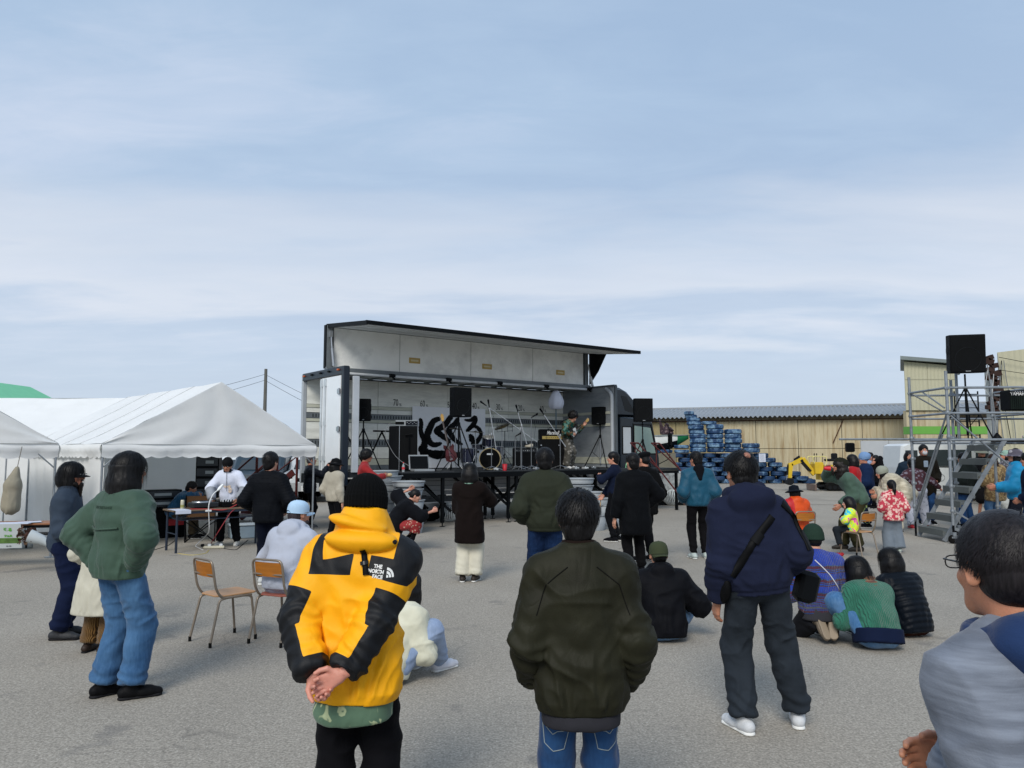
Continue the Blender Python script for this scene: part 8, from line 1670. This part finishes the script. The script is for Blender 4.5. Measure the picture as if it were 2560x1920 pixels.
c_ = pp('bearded man in a black cap, grey-blue jacket and navy trousers in profile', G(150, 1594), -72, 1.66, dict(FRONT, hr=(.06, .20, .98), hl=(-.06, .24, 1.02), hyaw=-8, sw=.98, toer=-12), dict(mat=fb('#333e4c', crease=.5, rough=.7), ease=.024, w=1.02, len=.075, sleeve=1.15, extra=coll, fold=1.1), dict(mat=fb('#111a34', crease=.6), w=1.55, seat=1.05, fold=1.3), hair='medium', hat=('cap', '#14161a'), eyes=True, skin='#a86f56', shoes='#26282c', sole='#1d1d1f', strands=500); beard(c_, k=1.6); glasses(c_['o'], c_['r'].HM)
pp('person in a long cream coat and mustard corduroy trousers half hidden behind the green jacket', at(262, 6.95) * Vector((1, 1, 0)), -15, 1.36, dict(POCK), dict(mat=fb('#b9b6a6', crease=.5), ease=.02, w=1.05, len=.50, flare=1.65, name='coat'), dict(mat=fb('#6d4f26', 'rib'), w=1.7), hair='bob', shoes='#2a1c14', sole='#1d1d1f')
hd = pp('man in a pale grey hoodie and light blue cap sitting on a school chair', c2 + Vector((.0, .02, 0)), -22, 1.72, dict(SIT, lean=10, curve=14, hyaw=-22, sw=1.05, hpitch=0), dict(mat=fb('#aab0be', rough=.95, var=.05), ease=.03, w=1.16, len=.06, sleeve=1.3, hood=1.05, name='hoodie', fold=1.2), dict(mat=fb('#8f98aa'), w=1.4), hair='fade', hat=('cap', '#a9c6df'), skin='#b07a62', shoes='#d8d8d8', haircol='#2a2426', eyes=True); beard(hd, '#2a2426', .1); glasses(hd['o'], hd['r'].HM, '#7a6a50')
wp = pp('person in a cream sweater sitting on the asphalt behind the yellow jacket', G(968, 1706), -34, 1.62, dict(FLOOR, lean=10, curve=20, fl=(-.08, .46, .09), fr=(.14, .50, .09), hyaw=10), dict(mat=fb('#cdccb8', rough=.95), ease=.03, w=1.12, len=.08, sleeve=1.3, name='sweater', fold=1.2), dict(mat=fb('#7c8fae', 'denim', '#a5b4cb'), w=1.35), hair='bob', skin='#c08a70', shoes='#d3d3da')
# --- tent
DJM = fab('tee_over_grey', '#ccd2e2', kind='zones', col2='#8b9098', crease=.4)
dj = pp('disc jockey in a white T-shirt with black beanie and headphones', at(580, 14.75) * Vector((1, 1, 0)), 180, 1.68, dict(lean=10, curve=6, hl=(-.25, .30, .90), hr=(.25, .30, .90), el=(-1, -.4, 0), er=(1, -.4, 0), hpitch=28, fl=(-.16, .02, .09), fr=(.16, .05, .09)), dict(mat=DJM, ease=.03, w=1.12, len=.13, sleeve=1.25, name='shirt', zone=lambda V, r, s: np.maximum(np.minimum((V - r.EL) @ unit(r.WL - r.EL) + .03, .1 - np.linalg.norm(V - (r.EL + r.WL) / 2, axis=1) + .04), np.minimum((V - r.ER) @ unit(r.WR - r.ER) + .03, .1 - np.linalg.norm(V - (r.ER + r.WR) / 2, axis=1) + .04))), dict(mat=BK, w=1.3), hair='shortneat', hat=('beanie', '#131416'), eyes=True, skin='#a8745c', shoes='#c9c9c4')
m = MB(); r = dj['r']; m.tube([Vector(r.N) + Vector((.075 * math.cos(t), .06 * math.sin(t) + .03, .04)) for t in np.linspace(-.5, 3.64, 14)], .012, 6);
for q in (-1, 1): m.lathe([(.035, -.015), (.035, .015)], 12, Matrix.Translation(Vector(r.N) + Vector((q * .05, .085, .035))) @ Matrix.Rotation(R(90), 4, 'Y'))
m.obj('headphones', BLK, dj['o']); m = MB(); m.tube([Vector(r.N) + Vector((.0, .12, .02)), Vector(r.CH) + Vector((0, .17, 0)), Vector(r.W) + Vector((0, .18, -.05))], .004, 5); m.obj('headphone_lead', BLK, dj['o']); m = MB()
for k, c in enumerate(((-.02, -.02), (.01, .04), (-.04, -.09), (.03, .0))): m.lathe([(.035, 0), (0, .002)], 9, Matrix.Translation(Vector(r.W) + Vector((c[0] * 1.3, .158, c[1] + .06))) @ Matrix.Rotation(R(-90), 4, 'X'), 1, 1.5)
m.obj('shirt_print', mat('print_pale_orange', '#c9b49c', .8, var=.4, vs=30, dirt=('#6f8fc0', .7), ds=18), dj['o'])
pp('technician in a teal quilted jacket seated in profile under the tent', at(440, 15.9) * Vector((1, 1, 0)), -82, 1.64, dict(SIT, lean=24, curve=14, hl=(-.12, .50, .90), hr=(.12, .52, .92), hpitch=22), dict(mat=fb('#0d4a6e', rough=.5), ease=.026, w=1.12, len=.06, puffer=.05, sleeve=1.2), dict(mat=fb('#3c352a'), w=1.3), hair='short', eyes=True, skin='#a8745c', shoes=BK)
pp('woman in a quilted black pullover and navy trousers, back turned, left of the stage', G(665, 1460), -4, 1.755, dict(FRONT, fl=(-.06, .0, .09), fr=(.09, .05, .09), hl=(-.2, .15, .95), hr=(.2, .15, .95), sw=1.0, hyaw=-12), dict(mat=fb('#090c12', rough=.7), ease=.03, w=1.15, len=.13, sleeve=1.25, puffer=.035), dict(mat=fb('#0a0f1e'), w=1.45, fold=.8), hair='short', strands=400, skin='#c49079', shoes='#b8bab8')
a = pp('man in a black quilted jacket filming the stage with a phone by the tent pole', G(772, 1320), -72, 1.69, dict(hl=(-.02, .40, 1.42), hr=(.08, .42, 1.44), el=(-.5, 0, -1), er=(.5, 0, -1), hpitch=0), dict(mat=fb('#0c1019', rough=.5), ease=.03, w=1.15, len=.1, puffer=.06, sleeve=1.2, extra=coll), dict(mat=BK, w=1.15), hair='shortneat', haircol='#3a3638', eyes=True, skin='#a5735e', shoes='#3f4246', sole='#c9c9c9'); r = a['r']; m = MB(); m.box((.03, r.WR[1] + .06, r.WR[2] + .10), (.16, .012, .085), bev=.004); m.obj('phone', mat('phone_tan', '#7e5a34', .4), a['o'])
pp('person in a beige sweatshirt and black bucket hat left of the yellow jacket', at(838, 15.4) * Vector((1, 1, 0)), -38, 1.63, dict(hl=(-.22, .10, .9), hr=(.24, .02, .80), hyaw=-20), dict(mat=fb('#a59f90'), ease=.026, w=1.1, len=.09, sleeve=1.2, extra=coll, name='sweatshirt'), dict(mat=BK, w=1.5), hair='bob', hat=('bucket', '#0d0e11'), eyes=True, skin='#c49079', shoes=BK)
rj = pp('man with frizzy black hair in a red jacket eating by the stage', at(912, 16.4) * Vector((1, 1, 0)), -78, 1.80, dict(hl=(-.06, .36, 1.17), hr=(.08, .40, 1.20), el=(-1, -.3, -.5), er=(1, -.3, -.5), hpitch=6), dict(mat=fb('#8e1f22'), ease=.024, w=1.02, len=.06, extra=coll), dict(mat=fb('#b3b2ac'), w=1.2), hair='curly', strands=500, eyes=True, skin='#a06c55', shoes=BK); r = rj['r']; q = SDF(); q.ell(tuple((r.WL + r.WR) / 2 + np.array([0, .13, .03])), (.05, .06, .04)); sdf_obj('bread_roll', q, .01, mat('bread', '#b3a27e', .8), rj['o'])
cw = pp('woman crouching in a black top and leopard skirt with one fist raised', G(1012, 1375), -80, 1.66, dict(pelvis=(0, -.20, .46), lean=24, curve=16, fl=(-.10, -.02, .09), fr=(.12, .10, .09), kl=(-.2, 1, .6), kr=(.3, 1, .5), hl=(-.30, .08, 1.10), hr=(.14, .50, .72), el=(-.4, -1, .2), er=(.6, -.4, -1), hpitch=22, hyaw=0), dict(mat=fb('#0d0f14'), ease=.04, w=1.25, len=.12, sleeve=1.5, cuffat=.55, fold=1.2, flare=1.2), dict(mat=fb('#8c2a2c', 'leopard', '#b9a58f'), w=1.5, hem=.62, flare=1.3, name='skirt', seat=1.1), bottom2=dict(mat=fb('#0c0c0f'), w=.55, name='leggings'), hair='tied', eyes=True, hands='fist', skin='#c48f7a', shoes='#5c3d28', sole='#241c18')
# --- middle
bc = pp('woman with bobbed hair in a long dark brown coat and cream trousers', G(1173, 1455), -8, 1.60, dict(FRONT, hl=(.05, .17, 1.14), hr=(.02, .2, 1.20), el=(-1, -.2, -.4), er=(1, -.05, -.1), fl=(-.10, 0, .09), fr=(.07, .05, .09)), dict(mat=fb('#16100f', rough=.95), ease=.03, w=1.12, len=.36, flare=1.12, sleeve=1.35, name='coat'), dict(mat=fb('#c7c3b2'), w=1.75, flare=1.25), hair='bob', strands=400, skin='#c49079', shoes='#2c241f'); r = bc['r']; q = SDF(); q.stack([r.N - r.T[:, 2] * .03, r.N + r.T[:, 2] * .05], [.105, .10], [.10, .095], (1, 0, 0), (0, 1, 0), 0); sdf_obj('scarf', q, .012, fb('#3f6657', 'pattern', '#8fae9d'), bc['o'])
pp('man in an olive bomber jacket and dark jeans standing behind the front man', at(1362, 8.7) * Vector((1, 1, 0)), 0, 1.80, dict(POCK, hl=(-.20, .12, .95), hr=(.20, .12, .95), sw=1.05, curve=3), dict(mat=fb('#2a2e24', rough=.8, crease=.6), ease=.032, w=1.16, len=.045, sleeve=1.4, rib=1, extra=coll, fold=1.3), dict(mat=JD, w=1.4, seat=1.03), hair='short', strands=700, skin='#b97f66', shoes=BK)
bcm = pp('man in a long black coat with his left hand hanging, right of the olive jacket', G(1590, 1436), 12, 1.74, dict(hl=(-.30, .02, .78), hr=(.2, .12, .95), el=(-.4, -1, 0), er=(1, -.4, 0), fl=(-.10, -.02, .09), fr=(.12, .08, .09), curve=6, hyaw=5), dict(mat=fb('#07090d', rough=.8), ease=.035, w=1.2, len=.36, flare=1.12, sleeve=1.3, name='coat', fold=.8), dict(mat=fb('#0a0a0c'), w=1.2), hair='short', strands=400, skin='#bd8a70', shoes=BK)
pp('man in a black flat cap and black jacket partly behind the long black coat', at(1612, 12.6) * Vector((1, 1, 0)), 28, 1.76, dict(POCK, hyaw=14), dict(mat=fb('#0a0a0b'), ease=.03, w=1.15, len=.2, sleeve=1.2, extra=coll), dict(mat=BK, w=1.2), hair='shortneat', hat=('newsboy', '#0b0d10'), eyes=True, skin='#b88068', shoes=BK)
gm = pp('young man with glasses in navy holding a drumstick at the right end of the stage', at(1537, 15.4) * Vector((1, 1, 0)), 62, 1.76, dict(hl=(-.15, .28, 1.25), hr=(-.10, .22, .86), el=(-1, -.2, -.5), er=(1, -.3, 0), hyaw=15), dict(mat=fb('#10182c'), ease=.02, w=1.0, len=.1), dict(mat=BK), hair='short', eyes=True, skin='#c08a72', shoes=BK); glasses(gm['o'], gm['r'].HM, '#15110f'); r = gm['r']; m = MB(); m.tube([r.WR + np.array([0, .05, .05]), r.WR + np.array([-.08, .05, -.32])], .009, 6); m.obj('drumstick', mat('stick_wood', '#b5966a', .5), gm['o']); m = MB(); m.box(tuple(r.CH + np.array([-.03, .14, -.08])), (.06, .006, .085)); m.obj('name_badge', mat('notice_paper', '#c3c9d8'), gm['o'])
pp('man in a teal windbreaker with a black hood and black trousers', G(1748, 1396), 4, 1.765, dict(POCK, hyaw=22, fl=(-.10, -.05, .09), curve=3), dict(mat=fb('#0c475f', rough=.6, crease=.7), ease=.03, w=1.14, len=.09, sleeve=1.4, fold=1.3), dict(mat=fb('#0c0b0e'), w=1.05), hair='short', strands=400, skin='#b97f66', shoes='#aeb9b6')
q = SDF(); r = rig(1.765 / 1.72, **dict(POCK, hyaw=22, curve=3)); s_ = r.s; q.stack([r.N - r.T[:, 2] * .03, r.N + r.T[:, 2] * .05], [.10, .085], [.09, .08], r.T[:, 0], r.T[:, 1], .02); q.cap(r.N - r.T[:, 1] * .10 + r.T[:, 2] * .0, r.CH - r.T[:, 1] * .155 + r.T[:, 2] * .01, .095, .035, .03, squash=(npv(r.T[:, 1]), 1.8)); po = [x for x in C.objects if x.get('label', '').startswith('man in a teal wind')][0]; sdf_obj('black_hood', q, .014, fb('#0c0d12'), po, disp=lambda V: .005 * ridged(V, (14, 14, 8), 2, .8))
# --- people sitting on the ground at the right
dk = pp('man in a black jacket with a backward olive cap sitting cross-legged on the asphalt', G(1662, 1602), 3, 1.72, dict(FLOOR, fl=(.15, .28, .09), fr=(-.10, .36, .09), kl=(-1, .3, .3), kr=(1, .3, .3), sw=1.05, hl=(-.2, .32, .35), hr=(.25, .3, .35)), dict(mat=fb('#0a0b10', rough=.7), ease=.035, w=1.18, len=.09, sleeve=1.35, hood=.9, fold=1.2), dict(mat=JL, w=1.3), hair='shortneat', hat=('capback', '#3c4330'), skin='#bd8a70', shoes='#b9bcc0')
kn = pp('person in a striped patterned sweater and green beanie kneeling with grey soles showing', G(2055, 1600), 0, 1.68, dict(pelvis=(0, .0, .30), lean=6, curve=8, fl=(-.075, -.06, .19), fr=(.075, -.06, .19), kl=(-.3, 1, -.6), kr=(.3, 1, -.6), toel=(0, 0, -1), toer=(0, 0, -1), hl=(-.2, .3, .45), hr=(.2, .3, .45), sw=1.05), dict(mat=fb('#20305a', 'stripes', rough=.95), ease=.03, w=1.15, len=.05, sleeve=1.25, name='sweater'), dict(mat=fb('#15161a'), w=1.3, seat=1.15), hair='shortneat', hat=('beanie', '#23352c', 'cuff'), skin='#bd8a70', shoes='#6d6152', sole='#8a7c6a')
z = kn['r'].N[2]; strip_on(kn['top'], [(-.06, z - .02), (.06, z - .15), (.16, z - .31)], .010, 'white_strap', mat('strap_white', '#b9bac4', .6), kn['o'], off=.004); q = SDF(); r = kn['r']; q.stack([r.P - np.array([0, 0, .10]), r.P + np.array([0, 0, .02])], [.185] * 2, [.15] * 2, (1, 0, 0), (0, 1, 0), .01); sdf_obj('shirt_tail', q, .012, fb('#36363b'), kn['o'])
gk = pp('woman in a green cable-knit sweater and striped snood sitting on the asphalt', G(2196, 1622), 14, 1.60, dict(FLOOR, lean=14, curve=20, side=6, hroll=-12, hpitch=16, hyaw=8), dict(mat=fb('#2f6a57', 'knit', rough=.95), ease=.035, w=1.2, len=.03, sleeve=1.2, name='sweater'), dict(mat=JL, w=1.5, seat=1.3), hair='bob', strands=700, skin='#bd8a70', shoes='#22252b'); r = gk['r']; q = SDF(); q.stack([r.N - r.T[:, 2] * .06, r.N + r.T[:, 2] * .05], [.125, .10], [.12, .095], r.T[:, 0], r.T[:, 1], .02); sdf_obj('snood', q, .009, fb('#5c3f3a', 'slub', '#8d6a44'), gk['o'], disp=lambda V: .007 * np.sin((V @ r.T)[:, 2] * 130 + 3 * vnoise(V * 9, 1))); q = SDF(); q.stack([r.P - r.Tb[:, 2] * .07, r.P + r.Tb[:, 2] * .05], [.222, .222], [.18, .18], (1, 0, 0), (0, 1, 0), .01); sdf_obj('shirt_tail', q, .012, fb('#101a33'), gk['o'])
pp('woman with bobbed hair in a black quilted jacket sitting at the right end', G(2282, 1590), 18, 1.60, dict(FLOOR, lean=12, curve=18, hroll=-4, hyaw=5), dict(mat=fb('#0a1018', rough=.45), ease=.035, w=1.2, len=.09, sleeve=1.3, puffer=.052), dict(mat=fb('#33170f'), w=1.5, seat=1.2), hair='bob', strands=700, skin='#bd8a70', shoes=BK)
# --- children and dancers
pp('child in an orange anorak with a wide dark hat sitting on a school chair', c3 + Vector((0, .05, 0)), 10, 1.52, dict(SIT, pelvis=(0, -.02, .57), lean=4, curve=8, fl=(-.12, .36, .14), fr=(.12, .36, .14)), dict(mat=fab('orange_red', '#c9480c', kind='zones', col2='#b21a20', crease=.7, rough=.5), ease=.035, w=1.15, len=.12, sleeve=1.3, hood=.85, zone=lambda V, r, s: -(V[:, 0] + .11 * s) if True else 0), dict(mat=fb('#4d555a'), w=1.2), hair='medium', hat=('bucket', '#0d121b', 'w', .07), skin='#c49079', shoes='#8b8f90')
pp('small child in a tie-dye top sitting sideways on a school chair', c4b + Vector((-.06, .05, 0)), 62, 1.06, dict(SIT, pelvis=(0, 0, .80), fl=(-.12, .34, .32), fr=(.10, .34, .30), hl=(-.08, .26, 1.02), hr=(.08, .26, 1.02), hs=1.35, hyaw=10), dict(mat=fb('#b6e33a', 'tiedye'), ease=.03, w=1.2, len=.12, sleeve=1.3, name='sweatshirt'), dict(mat=fb('#1f242a'), w=1.35), hair='bob', eyes=True, skin='#cf9a84', shoes='#9c1620', sole='#c9c9c9')
pp('girl with a ponytail in a pink floral blouse and wide grey trousers', G(2237, 1381), -4, 1.25, dict(hl=(-.22, .2, 1.0), hr=(.27, .05, .85), hs=1.22), dict(mat=fb('#b5394a', 'floral', '#d9b9ab'), ease=.035, w=1.2, len=.16, flare=1.18, sleeve=1.5, name='blouse', cuffat=.4), dict(mat=fb('#69737d'), w=2.1, flare=1.5), hair='ponytail', skin='#c9967e', shoes='#aab5ae')
ln = pp('bearded man in a faded green sweatshirt leaning forward and drinking from a red cup', G(2134, 1376), 84, 1.74, dict(pelvis=(0, -.12, .90), lean=20, curve=18, hl=(-.16, .24, .80), hr=(.16, .34, 1.44), el=(0, -1, -.3), er=(1, 0, -.6), hpitch=-4, fl=(-.15, -.05, .09), fr=(.15, .12, .09)), dict(mat=fb('#435a4e'), ease=.035, w=1.2, len=.08, sleeve=1.35, name='sweatshirt', fold=1.3), dict(mat=fb('#34321f', crease=.8), w=1.8), hair='messylong', hat=('slouch', '#1d1f18'), eyes=True, skin='#a8745c', shoes='#2b2620', haircol='#15110f', sole='#3a3630'); beard(ln); r = ln['r']; m = MB(); c = r.HC + r.Hd @ np.array([0, .15, -.045]); m.tube([c, c + r.Hd[:, 1] * .11], [.045, .03], 12); m.obj('red_cup', mat('cup_red', '#c41c28', .4), ln['o'])
D = lambda px, Y: at(px, Y) * Vector((1, 1, 0))
pp('person with black hair in a red top behind the leaning bearded man', D(2133, 17.2), 55, 1.70, dict(FRONT), dict(mat=fb('#a0141c'), ease=.03, w=1.1, len=.12), dict(mat=BK), hair='bob', skin='#bd8a70', shoes=BK)
bk = pp('woman in a blue headscarf, dark glasses and indigo clothes watching from the right', D(2162, 18.2), 70, 1.72, dict(FRONT), dict(mat=fb('#142544'), ease=.05, w=1.3, len=.2, sleeve=1.5, name='smock'), dict(mat=fb('#152138', 'blotch', '#9fb56a'), w=1.6), hair=None, hat=('slouch', '#6f8fb8'), eyes=True, skin='#b98068', shoes=BK); glasses(bk['o'], bk['r'].HM, '#15110f', True)
sh = pp('dancer in a shaggy cream cape leaning forward with a mottled head scarf', D(2238, 17.0), 76, 1.66, dict(pelvis=(0, -.15, .88), lean=34, curve=22, hl=(-.1, .42, .82), hr=(.1, .45, .9), hpitch=12), dict(mat=fb('#a8a08c', 'slub', '#c9c2ae', crease=1.0), ease=.07, w=1.35, len=.14, sleeve=1.6, name='cape', fold=2.4, flare=1.15), dict(mat=fb('#b3ad9c'), w=1.8), hair='medium', hat=('slouch', '#8f9488'), eyes=True, skin='#b98068', shoes='#4c4a44')
m = MB(); rs = random.Random(3); me = sh['top'].data; vv = me.vertices
for k in range(1400):
 p = vv[rs.randrange(len(vv))].co; l = rs.uniform(.05, .12); d = Vector((rs.uniform(-.3, .3), rs.uniform(-.3, .3), -1)).normalized() * l; w_ = Vector((rs.uniform(-1, 1), rs.uniform(-1, 1), 0)).normalized() * .008; m.add([p - w_, p + w_, p + d], [(0, 1, 2)])
m.obj('fringe', fb('#a8a08c', 'slub', '#c9c2ae', crease=1.0), sh['top'], kind='stuff')
pp('young man with short hair and pale blue shirt by the white fence', D(2172, 24.5), 215, 1.74, dict(POCK, hyaw=20), dict(mat=fb('#7f93b0'), ease=.03, w=1.1, len=.1), dict(mat=JD), hair='short', eyes=True, skin='#b07860', shoes=BK)
pp('person in black raising a hand to the face by the white fence', D(2190, 24.0), 120, 1.66, dict(hl=(-.05, .15, 1.5), hr=(.3, .1, .9)), dict(mat=BK, ease=.03, w=1.1, len=.1), dict(mat=BK), hair='bob', eyes=True, skin='#b98068', shoes=BK)
mk = pp('man with a white face mask and brown overcoat in front of the van', D(2308, 19.0), 168, 1.93, dict(POCK, hpitch=0), dict(mat=fb('#1d1a15'), ease=.04, w=1.2, len=.3, name='coat', sleeve=1.25), dict(mat=JM, w=1.2), hair='short', eyes=True, skin='#c08068', shoes=BK); r = mk['r']; q = SDF(); q.ell(r.HC + r.Hd @ np.array([0, .085, -.045]) * r.s, (.055, .04, .055), r.Hd); sdf_obj('face_mask', q, .008, mat('mask_white', '#cfd0d2', .8), mk['o']); m = MB(); m.box(tuple(r.CH + r.T[:, 1] * .165 + r.T[:, 2] * .04), (.10, .03, .16), bev=.01); m.obj('pale_shirt', mat('shirt_pale', '#8d9cab', .8), mk['o'])
pp('woman with dark hair beside the masked man', D(2270, 20.5), 175, 1.78, dict(POCK), dict(mat=fb('#1c2a38'), ease=.03, w=1.1), dict(mat=JD), hair='medium', eyes=True, skin='#b98068', shoes=BK)
pp('dancer in a patterned plum top and white painted trousers bending behind the scaffold', D(2292, 17.9), -12, 1.68, dict(pelvis=(-.05, -.1, .90), lean=14, curve=14, side=-4, hl=(-.45, .1, 1.05), hr=(.50, .15, .95), el=(-.3, -1, 0), er=(.3, -1, 0), fl=(-.22, -.15, .09), fr=(.18, .12, .09)), dict(mat=fb('#4a2f35', 'pattern', '#7d7580'), ease=.025, w=1.0, len=.05), dict(mat=fb('#b5b9c6', 'blotch', '#7f8796'), w=1.7, seat=1.2, flare=1.1), hair='short', skin='#b98068', shoes='#a0202a')
pp('large figure in a dark grey hoodie and jeans seen through the scaffold stair', D(2412, 18.2), 20, 1.74, dict(POCK, curve=6), dict(mat=fb('#1d2322'), ease=.05, w=1.35, len=.16, sleeve=1.5, hood=1.0, name='hoodie'), dict(mat=JM, w=1.5), hair='short', skin='#b98068', shoes=BK)
nb = pp('man in a black T-shirt, shorts and black mask behind the scaffold', D(2452, 20.2), 172, 1.90, dict(hl=(-.1, .2, 1.1), hr=(.1, .2, 1.1)), dict(mat=BK, ease=.03, w=1.15, len=.12, short=.8, name='tee'), dict(mat=fb('#0e0e10'), w=1.7, hem=.85, name='shorts'), hair='shortneat', hat=('bucket', '#6f7368'), eyes=True, skin='#a8745c', shoes=BK)
pp('woman with brown ponytail in a desert camouflage parka behind the scaffold', D(2482, 18.0), 12, 1.72, dict(FRONT), dict(mat=fb('#ad9468', 'camo', '#7d6545'), ease=.045, w=1.25, len=.30, sleeve=1.4, name='parka'), dict(mat=JL, w=1.3), hair='ponytail', haircol='#2c1d14', skin='#b98068', shoes='#141416')
pp('woman in a pale green cap and grey zigzag top looking up at the right', D(2512, 19.2), 80, 1.80, dict(FRONT, hpitch=-20), dict(mat=fb('#4d4a50', 'pattern', '#87858c'), ease=.03, w=1.15, len=.15), dict(mat=fb('#b9bbb6'), w=1.6), hair='medium', hat=('cap', '#87a597'), eyes=True, skin='#c08068', shoes=BK)
pp('man in a bright blue anorak and grey patterned bucket hat at the right edge', D(2540, 14.4), 68, 1.82, dict(hl=(-.1, .35, 1.05), hr=(.1, .32, 1.02), hpitch=-4), dict(mat=fb('#0f7fae', rough=.6), ease=.04, w=1.2, len=.1, sleeve=1.3, hood=.8, name='anorak'), dict(mat=fb('#20232c'), w=1.3), hair='medium', hat=('bucket', '#6d6a72', fb('#4f4c58', 'pattern', '#9c99a0'), .05), eyes=True, skin='#b07860', shoes=BK)
pp('person in navy denim cut off by the right border behind the near man', D(2575, 13.4), 40, 1.75, dict(POCK), dict(mat=fb('#121b30'), ease=.03, w=1.1, len=.1), dict(mat=JD), hair='short', skin='#b07860', shoes=BK)
# --- guitarist
gl_ = on_truck(1418, -.05); gp = pp('guitarist in a green camouflage jacket playing on stage, hair over the face', gl_, -128, 1.66, dict(hl=(-.42, .32, 1.30), hr=(.10, .24, 1.02), el=(-.7, -.2, -1), er=(1, -.4, 0), lean=6, curve=8, hpitch=38, hs=1.22, fl=(-.13, 0, .09), fr=(.13, .05, .09)), dict(mat=fb('#123830', 'camo', '#4d6f66'), ease=.03, w=1.12, len=.03, sleeve=1.3), dict(mat=fb('#4c4a44', 'pattern', '#83807a'), w=2.0, flare=1.2), hair='curly', strands=900, skin='#c49079', shoes='#c3c3c0', hands='grip')
Tg = thing('electric_guitar', 'black and white electric guitar held by the guitarist', 'guitar', gl_, R(-128)); M_ = Matrix.Translation((.10, .23, 1.0)) @ Matrix.Rotation(R(180), 4, 'Z') @ Matrix.Rotation(R(62), 4, 'Y') ; guitar(Tg, M_, mat('guitar_black', '#0e1014', .25), mat('rosewood', '#3a2a22'), mat('pickguard_white', '#c9ccca', .3), 'guitar')
m = MB(); m.tube([(.24, .18, .95), (.17, -.05, 1.2), (.10, -.12, 1.36), (-.08, .0, 1.45), (-.2, .18, 1.25)], .016, 6); m.obj('guitar_strap', mat('strap_black', '#08090b'), Tg)
